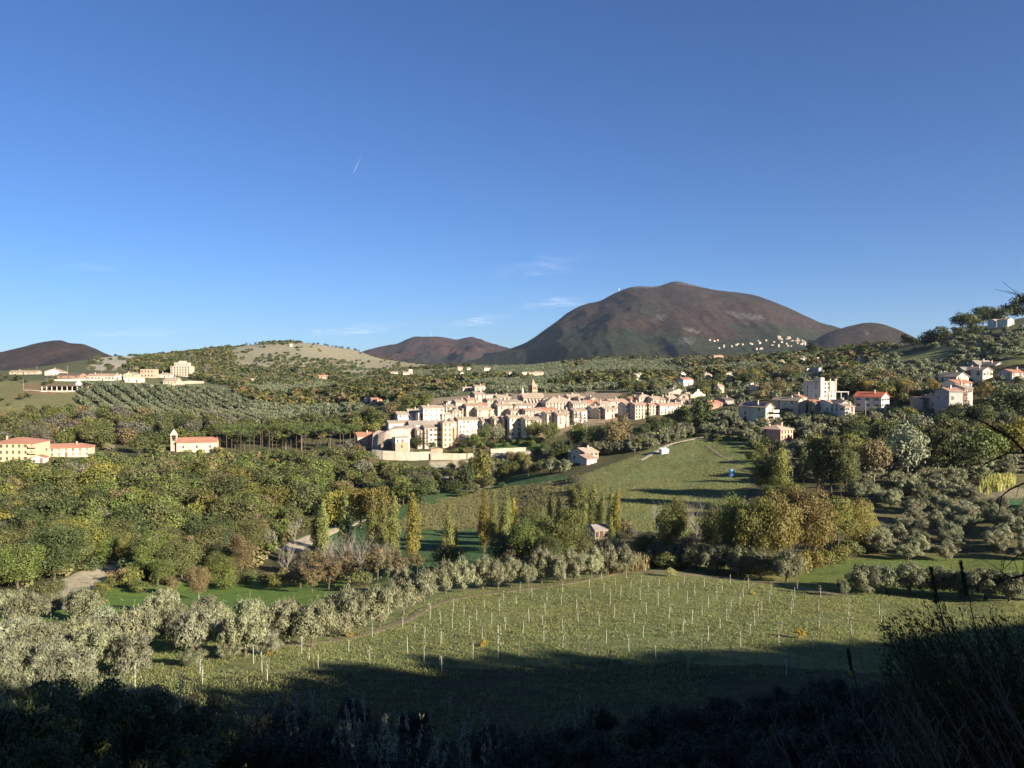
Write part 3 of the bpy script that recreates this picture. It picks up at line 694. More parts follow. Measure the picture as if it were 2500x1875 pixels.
V4 = [
 (345,625,368,452,306,'peach','tan','big square peach palace with a broad hipped roof right of the church',dict(kind='hip',rows=3,cols=9,win='plain',depth=13,yaw=15)),
 (626,772,382,445,350,'cream','brown','cream house with a close row of windows right of the square palace',dict(rows=2,cols=6,win='plain')),
 (575,680,322,352,286,'peach','brown','peach house showing above the roofs behind the square palace',dict(rows=1,cols=4)),
 (680,778,322,358,297,'tan','tan','wide tan house on the skyline of the village east of the palace',dict(kind='hip',rows=1,cols=4)),
 (808,868,330,372,308,'tan','tan','small tan house standing apart on the upper edge',dict(kind='cross',rows=2,cols=2)),
 (770,912,372,412,342,'orange','red','bright orange house with a red roof on the upper east side',dict(rows=1,cols=4)),
 (915,1020,382,428,352,'white','tan','white house with tall green windows right of the bright orange one',dict(rows=1,cols=5,win='closed')),
 (530,632,470,605,440,'cream','brown','cream house with a dark side wall above the large oaks',dict(rows=4,cols=3)),
 (634,758,460,592,436,'white','brown','white house with flowery balconies behind the large oaks',dict(rows=4,cols=3,balc=2)),
 (345,452,494,640,468,'cream','brown','cream house beside a white downpipe in the front row under the palace',dict(rows=4,cols=3,win='plain')),
 (456,560,502,640,466,'pink','brown','pinkish brown house with a shaded left wall in the front row',dict(rows=4,cols=2)),
 (272,342,512,600,500,'stone','grey','low stone house with an open dark porch left of the cream front row house',dict(rows=2,cols=2)),
 (762,830,466,522,436,'peach','pink','low peach house with three tiny windows in the east half',dict(rows=1,cols=3)),
 (832,904,436,522,402,'white','brown','whitish house with a long balcony in the east half',dict(rows=2,cols=2,balc=1)),
 (908,968,455,542,428,'peach','brown','peach house with green shutters in the east half',dict(rows=2,cols=2,win='closed')),
 (970,1058,445,545,422,'pink','tan','pink house with paired windows at the east end of the front row',dict(rows=3,cols=2)),
 (1062,1180,432,478,396,'tan','tan','tan house with a wide hipped roof in the gap between the two halves',dict(kind='hip',rows=1,cols=3)),
 (1025,1190,378,398,350,'tan','pink','row of low pink roofs where the village narrows',dict(rows=1,cols=4)),
 (1192,1288,392,530,370,'white','pink','tall white house with narrow green shutters at the start of the east wing',dict(rows=3,cols=4,win='closed',balc=0)),
 (1292,1405,396,545,380,'peach','pink','peach apartment house beside the tall cypress on its left',dict(rows=4,cols=4,win='plain')),
 (1440,1560,400,500,386,'peach','pink','peach house right of the tall cypress',dict(rows=3,cols=4,win='plain')),
 (1562,1700,400,492,386,'cream','pink','long cream house running into the dark trees on the east wing',dict(rows=3,cols=4)),
 (1702,1800,394,436,380,'cream','pink','cream end house over the dark trees at the east tip',dict(rows=1,cols=3)),
 (1335,1475,312,378,276,'peach','tan','peach house with a wide hipped roof high on the east wing',dict(kind='hip',rows=2,cols=3)),
 (1242,1332,330,378,306,'yellow','red','yellow house with a dark red roof on the east wing',dict(rows=2,cols=2)),
 (1480,1568,330,382,300,'tan','tan','tan house with one big dark window on the east wing',dict(rows=1,cols=2,win='wide')),
 (1572,1650,330,375,305,'peach','brown','small peach house in the cluster on the east wing',dict(rows=2,cols=2)),
 (1655,1738,325,375,290,'cream','tan','cream house with three small windows in the upper east cluster',dict(rows=2,cols=3,win='plain')),
 (1650,1870,272,302,228,'tan','brown','large open roofed brown barn house at the top of the east wing',dict(kind='cross',rows=1,cols=4,win='wide')),
 (1690,1760,304,332,285,'cream','tan','pale cottage just below the open roofed barn house',dict(rows=1,cols=2)),
 (1765,1825,312,350,286,'peach','tan','peach gabled cottage in the upper east cluster',dict(kind='cross',rows=1,cols=2)),
 (1785,1868,352,388,334,'cream','pink','cream cottage with a dark left wall near the east tip',dict(rows=1,cols=2)),
 (1830,1915,318,345,298,'tan','tan','last tan house of the upper cluster under the church bell gable',dict(rows=1,cols=2)),
]
for r in V4: hz(Z4, *r[:8], group='houses of the hill village', **{**dict(depth=8.5, widen=1.18), **r[8]})

# --- church with nave, buttresses, lantern and the bell tower
def church():
    (x0, e), (x1, b) = Z3(1850, 318), Z3(2080, 392)
    x, y, z = hit((x0+x1)/2, b); m = y/F; w = (x1-x0)*m/math.cos(R(12)); h = (b-e)*m
    root = link('church', None); root.location = (x, y, z); root.rotation_euler = (0, 0, R(12))
    tag(root, 'church nave with a row of sloping buttresses in the upper middle of the village', 'church')
    wall_mb('gable', w, 14, h, 2.6, 4).build('wall', M['w_stone'], root)
    roof_mesh('gable', w, 14, h+.003, 2.6).build('roof', M['t_tan'], root)
    for k in range(5):
        mb = MB(); xx = -w*.36+k*w*.16
        mb.add([(xx-.5,-.003,0),(xx-.5,-4.5,0),(xx-.5,-.003,h*.78),(xx+.5,-.003,0),(xx+.5,-4.5,0),(xx+.5,-.003,h*.78)], [(0,2,1),(3,4,5),(1,2,5,4),(0,1,4,3)])
        mb.build('buttress', M['w_tan'], root)
        if k < 4: link('window', WIN['arch'], root, (xx+w*.08, 0, h*.72))
    mb = MB(); mb.add([(w*.36,-3,-3),(w*.5+2.2,-3,-3),(w*.5+2.2,12,-3),(w*.36,12,-3),(w*.36,-3,h*.8),(w*.5+2.2,-3,h*.8),(w*.5+2.2,12,h*.8),(w*.36,12,h*.8),(w*.43+1.1,-3,h*1.15),(w*.43+1.1,12,h*1.15)],
        [(0,1,5,8,4),(1,2,6,5),(2,3,7,9,6),(3,0,4,7),(4,8,9,7),(8,5,6,9)]); mb.build('facade', M['w_stone'], root)
    link('window', WIN['arch'], root, (w*.43+1.1, -3.0, h*.8))
    RECTS.append((x0-3, x1+6, e-8, b, y))
    # low octagon with lantern over the choir
    a, bb = Z3(1840, 292); X, Y, Zz = x+(a-(x0+x1)/2)*m, y+6, 0
    zt = (Y)*ray(a, bb)[2]/ray(a, bb)[1]
    dr = link('domed_chapel', None); dr.location = (X, Y, zt); tag(dr, 'low round chapel roof with a small white lantern left of the bell tower', 'chapel')
    mb = MB(); r = 13*m
    mb.add([(r*math.cos(k*math.pi/4), r*math.sin(k*math.pi/4), zz) for zz in (-10, 0.3) for k in range(8)], [[k,(k+1)%8,(k+1)%8+8,k+8] for k in range(8)]+[list(range(8,16))])
    mb.build('wall', M['w_tan'], dr)
    mb = MB(); r2 = 15*m
    mb.add([(r2*math.cos(k*math.pi/4), r2*math.sin(k*math.pi/4), .32) for k in range(8)]+[(0,0,2.0)], [[k,(k+1)%8,8] for k in range(8)]+[list(range(8))[::-1]])
    ro = mb.build('roof', M['t_tan'], dr)
    mb = MB(); mb.tube([(0,0,1.6),(0,0,3.6)], .7, 8); mb.tube([(0,0,3.6),(0,0,3.8),(0,0,4.8)], [.95,.8,.05], 8); mb.tube([(0,0,4.8),(0,0,6.2)], .07, 4)
    mb.build('lantern', M['w_white'], ro)
    # bell tower
    a, bb = Z3(1957, 292); W = 18*m; X, Y = x+(a-(x0+x1)/2)*m, y+13
    m2 = Y/F; zb = Y*ray(a, bb)[2]/ray(a, bb)[1]; zt = Y*ray(a, 940)[2]/ray(a, 940)[1]; zs = Y*ray(a, 925.8)[2]/ray(a, 925.8)[1]
    tr = link('bell_tower', None); tr.location = (X, Y, zb); tr.rotation_euler = (0, 0, R(38)); tag(tr, 'square brick bell tower with paired arches and a pointed octagonal spire', 'bell tower')
    hh = zt-zb; s = W/2*.86
    mb = MB(); mb.box(-s,s,-s,s,-12,hh); mb.build('shaft', M['w_brick'], tr)
    for q_ in (.02, .48, 1.0):
        mb = MB(); mb.box(-s-.25,s+.25,-s-.25,s+.25,hh*q_-.16,hh*q_+.16); mb.build('cornice', M['w_tan'], tr)
    for lv in (.27, .72):
        for ang in range(4):
            for dx in ((-.75, .75) if s > 1.4 else (0,)):
                o = link('window', WIN['arch'], tr); v = Matrix.Rotation(ang*math.pi/2, 4, 'Z'); o.location = v @ Vector((dx, -s, hh*lv)); o.rotation_euler = (0, 0, ang*math.pi/2)
    mb = MB(); n = 8; rr = s*.92
    mb.add([(rr*math.cos((k+.5)*math.pi/4), rr*math.sin((k+.5)*math.pi/4), hh+.163) for k in range(n)]+[(0,0,zs-zb)], [[k,(k+1)%n,n] for k in range(n)]+[list(range(n))[::-1]])
    mb.build('spire', M['w_brick'], tr)
church()
def bell_gable():
    x, y, z = hit(*Z4(1965, 330)); m = y/F; zt = y*ray(*Z4(1965, 272))[2]/ray(*Z4(1965, 272))[1]
    r = link('chapel', None); r.location = (x, y, z); r.rotation_euler = (0, 0, R(18)); tag(r, 'small pale chapel front with a curved scroll roof at the east tip of the village', 'chapel')
    mb = MB(); mb.box(-5,5,0,7,-4,zt-z-1.2); mb.build('wall', M['w_stone'], r)
    P = [(-5.2,0),(5.2,0),(5.2,1.0),(3.5,1.3),(2.0,2.6),(.6,3.0),(.6,4.2),(-.6,4.2),(-.6,3.0),(-2.0,2.6),(-3.5,1.3),(-5.2,1.0)]
    n = len(P); mb = MB(); mb.add([(p,-.4,q+zt-z-1.5) for p, q in P]+[(p,-.003,q+zt-z-1.5) for p, q in P], [list(range(n)), list(range(n, 2*n))[::-1]]+[[i,(i+1)%n,(i+1)%n+n,i+n] for i in range(n)])
    mb.build('gable', M['w_pale'], r)
bell_gable()

# --- walls and terraces under the village
def wall_run(name, pts, top_h, th, mat, label, cat='wall', px=True, dd=None):
    """pts: (px, py_base, py_top); follows the ground"""
    P = []
    for i, (a, b, c) in enumerate(pts):
        x, y, z = hit(a, b) if dd is None else at(a, dd[i] if hasattr(dd, '__len__') else dd)
        P.append((x, y, y*ray(a, b)[2]/ray(a, b)[1] if dd is not None else z, y*ray(a, c)[2]/ray(a, c)[1]))
    V, Fc = [], []
    for x, y, z, t in P: V += [(x, y, z-2.5), (x, y+th, z-2.5), (x, y+th, t), (x, y, t)]
    for i in range(len(P)-1):
        b = 4*i; Fc += [(b,b+4,b+7,b+3),(b+1,b+2,b+6,b+5),(b+3,b+7,b+6,b+2)]
    Fc += [(0,3,2,1),(4*len(P)-4,4*len(P)-3,4*len(P)-2,4*len(P)-1)]
    me = bpy.data.meshes.new(name); me.from_pydata(V, [], Fc); me.materials.append(mat)
    o = link(name, me); tag(o, label, cat)
    for i in range(len(pts)-1): RECTS.append((pts[i][0], pts[i+1][0], min(pts[i][2], pts[i+1][2]), max(pts[i][1], pts[i+1][1])-3, P[i][1]))
    return o
def zw(Z, pts): return [(*Z(a, b), Z(a, c)[1]) for a, b, c in pts]
wall_run('retaining_wall', zw(Z3, [(208,905,878),(260,935,882),(330,950,888),(480,968,895),(640,985,900),(740,990,905),(840,985,908)]), 4, 1.2, M['stained'],
         'long stained cream retaining wall under the road at the west end', 'wall', dd=[392,390,388,386,385,385,385])
wall_run('retaining_wall', zw(Z3, [(844,988,912),(1000,985,915),(1160,980,918),(1310,978,915)]), 4, 1.2, M['stained_tan'],
         'weathered tan retaining wall carrying on east below the ochre tower house', 'wall', dd=[384,384,384,385])
wall_run('garden_wall', zw(Z3, [(1496,905,868),(1700,905,858),(1876,895,850)]), 4, .8, M['w_pale'], 'bright cream garden wall below the grassy bank', 'wall', dd=[391,390,389])
wall_run('retaining_wall', zw(Z3, [(1496,960,912),(1640,965,910),(1790,930,902)]), 4, 1.0, M['stained'], 'lower cream wall directly under the bright garden wall', 'wall', dd=[387,386,385])
wall_run('road_wall', zw(Z3, [(1790,940,900),(1900,930,888),(2080,905,876)]), 4, 1.0, M['w_stone'], 'long low stone wall rising beside the road under the east trees', 'wall', dd=[384,383,383])
wall_run('terrace_wall', zw(Z3, [(848,912,868),(920,915,862),(970,905,868)]), 4, 3, M['w_brick'], 'short brick terrace wall with a rounded end below the ochre tower house', 'wall', dd=[392,392,393])
wall_run('terrace_wall', zw(Z3, [(725,918,898),(845,918,898)]), 4, .6, M['w_pale'], 'thin cream terrace wall left of the short brick one', 'wall', dd=[391,391])
M['bastion'] = plain('weathered_stone', (.36,.29,.23), .95, .05, .55, .45)
def bastion():
    pts = []
    for a, b, c, dd in [(205,850,705,406),(240,850,715,405),(262,856,722,402),(300,860,705,401),(350,862,684,400),(400,868,662,400),(450,868,656,401),(520,868,654,404),(600,850,655,408),(640,830,652,412)]:
        px, pb = Z3(a, b); _, pt_ = Z3(a, c); x, y, _z = at(px, dd); pts.append((x, y, y*ray(px, pb)[2]/ray(px, pb)[1]-3, y*ray(px, pt_)[2]/ray(px, pt_)[1]))
    V, Fc = [], []
    for x, y, z0, z1 in pts: V += [(x, y, z0), (x, y+4.5, z1), (x, y+22, z1+.3), (x, y+22, z0)]
    for i in range(len(pts)-1): b = 4*i; Fc += [(b,b+4,b+5,b+1),(b+1,b+5,b+6,b+2),(b+2,b+6,b+7,b+3)]
    Fc += [(0,1,2,3),(4*len(pts)-4,4*len(pts)-1,4*len(pts)-2,4*len(pts)-3)]
    me = bpy.data.meshes.new('bastion'); me.from_pydata(V, [], Fc); me.materials.append(M['bastion'])
    root = link('stone_bastion', None); root.location = (0,0,0); tag(root, 'massive sloping stone bastion with a dark arched gate at the west end', 'bastion')
    link('wall', me, root)
    for a, b, k in ((405, 812, 2.3), (330, 820, 1.3)):
        px, py = Z3(a, b); x, y, _z = at(px, 400.5); z = y*ray(px, py)[2]/ray(px, py)[1]
        mb = MB(); P = [(-k*.7,-2.5),(k*.7,-2.5)]+[(k*.7*math.cos(t), k*.7*math.sin(t)) for t in np.linspace(0, math.pi, 8)]; n = len(P)
        mb.add([(p,-.6,q) for p, q in P]+[(p,2.2,q) for p, q in P], [list(range(n))]+[[i,(i+1)%n,(i+1)%n+n,i+n] for i in range(n)])
        mb.build('archway', M['glass'] if k > 2 else M['w_brown'], root, (x, y, z))
    RECTS.append((*[Z3(238, 0)[0], Z3(640, 0)[0]], Z3(0, 655)[1], Z3(0, 860)[1], 396))
bastion()
hz(Z3, 468,602,808,884,808,'brick','grey','brick garage block at road level under the white terrace house',kind='flat',rows=1,cols=1,win='plain',depth=8,d=391)
hz(Z3, 622,1030,618,648,578,'grey','grey','very long low building with a pale grey sloping roof under the tallest white house',rows=1,cols=5,depth=9,kind='gable',yaw=14,group='houses of the hill village')

# --- farmhouse below the village, field shed and other loose buildings
def porch(root, w, dp, h, rs, m):
    mb = MB(); mb.add([(-w*.95,-5.5,h*.42),(-w*.12,-5.5,h*.42),(-w*.12,-.004,h*.80),(-w*.95,-.004,h*.80),(-w*.95,-5.5,h*.42+.2),(-w*.12,-5.5,h*.42+.2),(-w*.12,-.004,h*.80+.2),(-w*.95,-.004,h*.80+.2)],
        [(0,3,2,1),(4,5,6,7),(0,1,5,4),(1,2,6,5),(2,3,7,6),(3,0,4,7)]); mb.build('porch_roof', M['t_pink'], root)
    mb = MB(); mb.box(-w*.9,-w*.17,-5.0,-.005,-3,h*.42-.003); mb.build('porch', M['w_cream'], root)
hz(Z4, 740,892,905,1000,855,'pale','salmon','cream farmhouse with a low pink roofed porch below the village oaks',yaw=30,depth=10,kind='gable',rows=2,cols=3,extra=porch,cat='farmhouse',name='farmhouse',win=('shut',))
hz(Z4, 570,690,905,990,880,'pale','tan','pale flat topped wing with open terraces left of the cream farmhouse',yaw=24,depth=7,kind='flat',rows=2,cols=1,cat='house')
def container():
    x, y, z = hit(*Z4(1612, 921)); m = y/F; w = 19*m; r = link('field_shed', None); r.location = (x, y, z); r.rotation_euler = (0, 0, R(18)); tag(r, 'small white metal shed alone on the crest of the grass field', 'shed')
    h = 9.5*m; mb = MB(); mb.box(-w/2,w/2,0,w*.75,-.8,h); mb.build('wall', M['metal'], r)
    mb = MB(); mb.add([(-w/2-.2,-.2,h+.01),(w/2+.2,-.2,h+.01),(w/2+.2,w*.75+.2,h+.5),(-w/2-.2,w*.75+.2,h+.5),(-w/2-.2,-.2,h+.15),(w/2+.2,-.2,h+.15),(w/2+.2,w*.75+.2,h+.64),(-w/2-.2,w*.75+.2,h+.64)],[(0,3,2,1),(4,5,6,7),(0,1,5,4),(1,2,6,5),(2,3,7,6),(3,0,4,7)])
    mb.build('roof', M['metal'], r)
container()
house(1452,1486,1299,1317,1290,'stone','grey','tiny pale stone hut with a dark doorway among the poplars',yaw=16,depth=5,rows=1,cols=3,small=True,win='plain',name='hut',cat='hut')
def tank():
    x, y, z = hit(1786, 1163); m = y/F; mb = MB()
    mb.tube([(0,0,0),(0,0,1.6),(0,0,2.1),(0,0,2.3)], [.9,.9,.65,.25], 14); o = mb.build('water_tank', plain('blue_plastic', (.20,.42,.70), .5, .4, .05), None, (x, y, z)); tag(o, 'bright blue plastic water tank alone in the grass field', 'water tank')
tank()

# --- houses left: yellow apartments, long house, church with belfry
def side_balc(root, w, dp, h, rs, m):
    for i in range(3):
        for s in (-.44, .47):
            mb = MB(); mb.box(-1.5,1.5,-1.3,-.004,-.15,0,0); mb.box(-1.5,1.5,-1.3,-1.2,.001,.95,1); mb.build('balcony', [M['slab'], M['w_salmon']], root, (w*s, 0, h*i/3+.9))
hz(ZB, -60,288,1062,1222,1022,'apricot','red','yellow three storey apartment house with red brick balconies at the left edge',yaw=6,depth=14,kind='hip',rows=3,cols=7,win=('shut','plain'),extra=side_balc,cat='apartment house',name='apartment_house')
hz(ZB, 330,745,1100,1178,1064,'sand','red','long cream two storey house with a red hipped roof near the yellow apartments',yaw=16,depth=9,kind='hip',rows=2,cols=8,win=('closed',),cat='house')
hz(ZB, 272,380,1190,1232,1172,'white','red','tiny white annex with a red roof between the yellow apartments and the long house',yaw=16,depth=5,kind='cross',rows=1,cols=2,small=True)
def belfry(root, w, dp, h, rs, m):
    root2 = link('bell_tower', None); root2.matrix_world = root.matrix_world
    root2.location = root.location; root2.rotation_euler = root.rotation_euler
    root2.location = Vector(root.location)+Matrix.Rotation(root.rotation_euler.z, 3, 'Z') @ Vector((-w/2-1.6, 3.0, 0))
    tag(root2, 'slim stone belfry with an open arch and pointed cap beside the red roofed church', 'bell tower')
    H_ = h+28*m*.72; s = 1.45
    mb = MB(); mb.box(-s,s,-s,s,-6,H_-3.4)
    for a in (-1, 1):
        for b in (-1, 1): mb.box(a*s-.45*(a>0), a*s+.45*(a<0), b*s-.45*(b>0), b*s+.45*(b<0), H_-3.4, H_-.6)
    mb.build('shaft', M['w_stone'], root2)
    mb = MB(); mb.box(-s-.2,s+.2,-s-.2,s+.2,H_-.597,H_); mb.build('cornice', M['w_tan'], root2)
    mb = MB(); mb.add([(-s,-s,H_+.003),(s,-s,H_+.003),(s,s,H_+.003),(-s,s,H_+.003),(0,0,H_+2.6)], [(0,3,2,1),(0,1,4),(1,2,4),(2,3,4),(3,0,4)]); mb.build('cap', M['w_grey'], root2)
    mb = MB(); mb.tube([(0,0,H_-2.0),(0,0,H_-1.6),(0,0,H_-1.2)], [.5,.35,.15], 8); mb.build('bell', M['rail'], root2)
hz(ZB, 1530,1845,1052,1140,1018,'sand','red','cream church with a long red roof standing in the woods on the left',yaw=14,depth=9,kind='gable',rows=1,cols=3,win='plain',door=False,extra=belfry,name='church',cat='church',chim=False,rise=2.0)
# --- ridge above the orchard
def tower_top(root, w, dp, h, rs, m):
    mb = MB(); mb.box(-w*.36,w*.36,dp*.2,dp*.8,h+.36,h+3.6); mb.build('roof_storey', M['w_peach'], root)
    mb = MB(); mb.box(-w*.14,w*.16,dp*.25,dp*.75,h+3.61,h+5.2); mb.build('roof_turret', M['w_peach'], root)
    for k in range(-2, 3): link('window', WIN['plain'], root, (k*w*.14, dp*.2, h+1.9))
R1 = [
 (1752,2008,192,322,192,'peach','tan','grand peach villa with arcades and a turret on the left ridge',dict(kind='flat',rows=4,cols=7,win='arch',depth=12,yaw=2,extra=tower_top,door=False,name='villa',cat='villa')),
 (1345,1520,236,345,228,'salmon','tan','salmon pink villa with round windows on the left ridge',dict(kind='flat',rows=2,cols=4,win='arch',depth=10,yaw=2,name='villa',cat='villa',door=False)),
 (1118,1262,300,380,276,'ochre','tan','ochre farm building with a low gable left of the pink villa',dict(kind='cross',rows=2,cols=3,depth=12,yaw=4,win='plain')),
 (1135,1345,352,412,340,'cream','dark','low cream warehouse below the ochre farm building',dict(kind='flat',rows=1,cols=2,depth=8,yaw=4)),
 (1590,1745,300,345,282,'cream','tan','cream hipped cottage between the pink villa and the grand villa',dict(kind='hip',rows=1,cols=3,depth=10,yaw=8)),
 (1655,1830,388,440,345,'peach','brown','peach farmhouse with a large brown roof below the grand villa',dict(rows=1,cols=4,depth=12,yaw=6,win='plain')),
 (630,985,322,382,292,'cream','pink','long cream house with a reddish roof on the left ridge',dict(rows=1,cols=8,depth=10,yaw=4,win=('shut','wide'))),
 (985,1045,318,378,300,'cream','tan','small cream end house with a chimney right of the long reddish roof',dict(rows=1,cols=2,depth=8,yaw=4)),
 (212,530,308,358,284,'brown','dark','unplastered brick shell of a building with two empty dark openings',dict(kind='gable',rows=1,cols=3,depth=9,yaw=-3,win='wide')),
 (64,275,262,310,226,'cream','pink','cream house with a gable and terrace at the far left of the ridge',dict(kind='cross',rows=2,cols=4,depth=10,yaw=12)),
 (-420,-60,268,300,258,'tan','pink','row of low red roofs half hidden at the far left of the ridge',dict(rows=1,cols=5,depth=8,yaw=4)),
]
for r in R1: hz(ZA, *r[:8], **r[8])
wall_run('garden_wall', zw(ZA, [(60,372,354),(180,388,368),(610,386,356)]), 2, .5, M['w_cream'], 'long pale wall in front of the unplastered brick shell', 'wall')
wall_run('garden_wall', zw(ZA, [(1830,440,402),(2000,432,384),(2200,420,392)]), 2, .5, M['stained_tan'], 'crumbling stone wall right of the peach farmhouse on the ridge', 'wall')
def stable():
    x, y, z = hit(*ZA(280, 522)); m = y/F; w = 100*m; r = link('open_barn', None); r.location = (x, y, z); tag(r, 'long open sided barn with a dark roof on the bare slope at the left', 'barn')
    mb = MB(); mb.box(-w/2,w/2,0,9,3.1,3.35); mb.build('roof', M['t_dark'], r)
    for k in range(9):
        mb = MB(); mb.box(-w/2+k*w/8-.2+(.3 if k == 0 else -.3 if k == 8 else 0),-w/2+k*w/8+.2+(.3 if k == 0 else -.3 if k == 8 else 0),.2,.6,-1,3.097); mb.build('post', M['w_white'], r)
    mb = MB(); mb.box(-w/2,w/2,8.4,8.9,-1,3.09); mb.build('back_wall', M['w_brown'], r)
    x, y, z = hit(*ZA(508, 510)); mb = MB(); mb.tube([(0,0,-1),(0,0,4),(0,0,6)], [1.4,2.4,.9], 12); o = mb.build('silo', M['w_white'], None, (x, y, z)); tag(o, 'white rounded feed silo at the end of the open barn', 'silo')
stable()
wall_run('garden_wall', zw(ZA, [(0,535,525),(300,530,520),(590,528,518)]), 2, .4, M['w_white'], 'low white wall in front of the open barn', 'wall')

# --- scattered houses on the hills: (Z, x0, x1, eave, base, ridge, wall, roof, label, opts)
S_ = [
 (ZC,35,72,515,540,505,'cream','tan','pale cottage with a wall at the right end of the ridge orchard',{}),
 (ZC,620,700,492,508,476,'pink','red','low pink house at the foot of the bare hill',dict(yaw=10)),
 (ZC,378,400,213,232,210,'white','tan','tiny white hut high on the bare hill',{}),
 (ZC,1245,1305,460,480,450,'white','tan','white villa on the right flank of the bare hill',{}),
 (ZC,1350,1402,458,490,448,'peach','pink','peach house left of a white tower on the flank of the bare hill',{}),
 (ZC,1398,1428,428,470,425,'white','tan','white tower house on the right flank of the bare hill',dict(kind='flat')),
 (ZC,1020,1080,690,706,668,'white','tan','white gabled half of the isolated house in the olive groves',dict(kind='cross',yaw=20)),
 (ZC,1080,1170,686,712,672,'salmon','red','salmon half with a red roof of the isolated house in the olive groves',dict(yaw=20)),
 (ZC,1818,1858,410,438,404,'tan','pink','square tan house on the far crest above the village',{}),
 (ZC,1900,1935,420,434,416,'white','tan','white cottage beside a dark tree on the far crest',{}),
 (ZC,2045,2100,420,440,414,'cream','pink','cream house on the far crest right of the white cottage',{}),
 (ZC,1838,1878,466,476,458,'white','tan','small white gabled house in the groves below the far crest',dict(kind='cross')),
 (ZC,1862,1960,592,615,585,'pale','tan','long pale low wing of the villa behind the village',dict(depth=7)),
 (ZC,1965,2055,578,612,568,'pale','tan','pale main block of the villa behind the village',dict(depth=9)),
 (Z4,65,135,40,72,34,'pale','tan','pale yellow block house left of the terracotta houses behind the church',dict(kind='flat')),
 (Z4,140,190,50,75,40,'peach','pink','small terracotta house above the church tower',{}),
 (Z4,190,300,45,72,32,'peach','pink','longer terracotta house above the church tower',dict(cols=4)),
 (Z3,1670,1725,45,68,36,'cream','tan','little cream house with a garage above the middle of the village',{}),
 (Z4,1295,1390,72,132,55,'yellow','tan','yellow green square house with a dark left side above the east wing',dict(yaw=35,depth=8)),
 (Z4,1768,1845,55,92,40,'white','tan','white gabled house on the slope above the east wing',dict(kind='cross',yaw=30)),
 (Z4,1800,1920,120,185,98,'white','red','white house with a long balcony and a red roof above the east wing',dict(yaw=28,depth=8,balc=2)),
 (Z4,2035,2125,82,92,74,'tan','tan','low tan roof half hidden in trees right of the white balcony house',{}),
 (Z6,80,215,352,372,340,'orange','red','orange house wing on the far wooded crest left of centre',{}),
 (Z6,235,370,345,400,332,'orange','red','large orange house on the far wooded crest under the mountain village',{}),
 (Z6,535,592,350,366,342,'cream','pink','small cream house right of the large orange one',{}),
 (Z6,1105,1225,462,495,445,'white','tan','white villa with a little tower on the far slope',{}),
 (Z6,1342,1400,342,352,334,'peach','red','tiny house with a red roof on the crest below the mountain village',{}),
 (Z6,1395,1530,430,450,408,'grey','grey','long grey roofed shed beside a big dark tree on the crest',dict(kind='shed')),
 (Z6,1622,1668,432,442,422,'white','tan','small white tent shaped house on the crest right of the big dark tree',dict(kind='cross')),
 (Z6,402,502,632,652,616,'cream','pink','cream house with a pink roof in the trees above the white factory house',{}),
 (Z6,1485,1620,578,596,572,'white','tan','long low white house on the right slope',dict(kind='flat')),
 (Z6,1648,1738,545,590,530,'grey','grey','grey and white modern house right of the long low white one',dict(kind='flat')),
 (Z6,300,375,800,885,770,'yellow','tan','yellow villa half hidden by dark trees',dict(yaw=10)),
 (Z6,732,778,765,800,755,'pale','tan','pale square turret house sticking out of the autumn trees',dict(kind='flat')),
 (Z6,798,910,782,840,782,'yellow','tan','flat yellow block sticking out of the autumn trees',dict(kind='flat')),
 (Z7,62,130,780,805,772,'tan','tan','tan cottage on the right hillside left of the white colonnade',{}),
 (Z7,252,345,768,805,758,'cream','tan','white cottage with a small colonnade on the right hillside',dict(yaw=10)),
 (Z7,135,200,630,640,628,'pale','tan','pale low house half hidden under the crest trees',{}),
 (Z7,1862,1990,320,368,285,'white','tan','left wing of the white villa on the top of the right hill',dict(depth=9,yaw=10)),
 (Z7,1990,2090,300,365,275,'white','tan','right wing of the white villa on the top of the right hill',dict(depth=9,yaw=20,kind='cross')),
]
for r in S_:
    o = dict(depth=7, yaw=18, small=True); o.update(r[9]); hz(r[0], *r[1:9], **o)

def stairs_balc(root, w, dp, h, rs, m):
    for i in (1, 2):
        mb = MB(); mb.box(-w*.1,w*.62,-2.2,-.004,h*i/3-.2,h*i/3,0); mb.box(-w*.1,w*.62,-2.2,-2.1,h*i/3+.002,h*i/3+.9,1); mb.build('balcony', [M['w_white'], M['w_white']], root)
    for k in (0., .3, .6):
        mb = MB(); mb.box(w*k-.15,w*k+.15,-2.15,-1.85,-3,h/3-.204); mb.build('pillar', M['w_white'], root)
def solar(root, w, dp, h, rs, m):
    stairs_balc(root, w, dp, h, rs, m)
    k = math.atan2(rs, w/2)
    mb = MB(); mb.box(-w*.46,-w*.06,1,dp-2,-.04,.04); o = mb.build('solar_panel', M['solar'], root, (0, 0, h+rs*.52+.42)); 
    o.rotation_euler = (0, -k, 0); o.location = (0, 0, h+rs+.34)
def block_tower(root, w, dp, h, rs, m):
    mb = MB(); mb.box(-w/2-.02,-w/2+w*.22,-.25,dp*.4,-3,h+2.0); mb.build('corner_tower', M['w_white'], root)
    mb = MB(); mb.box(w*.12,w*.46,-.12,-.004,h*.45,h*.96); mb.build('bay', M['w_peach'], root)
    for k in (.11, .47): mb = MB(); mb.box(w*k-.3,w*k+.3,-.3,.4,h*.4,h+1.4); mb.build('pilaster', M['w_tan'], root)
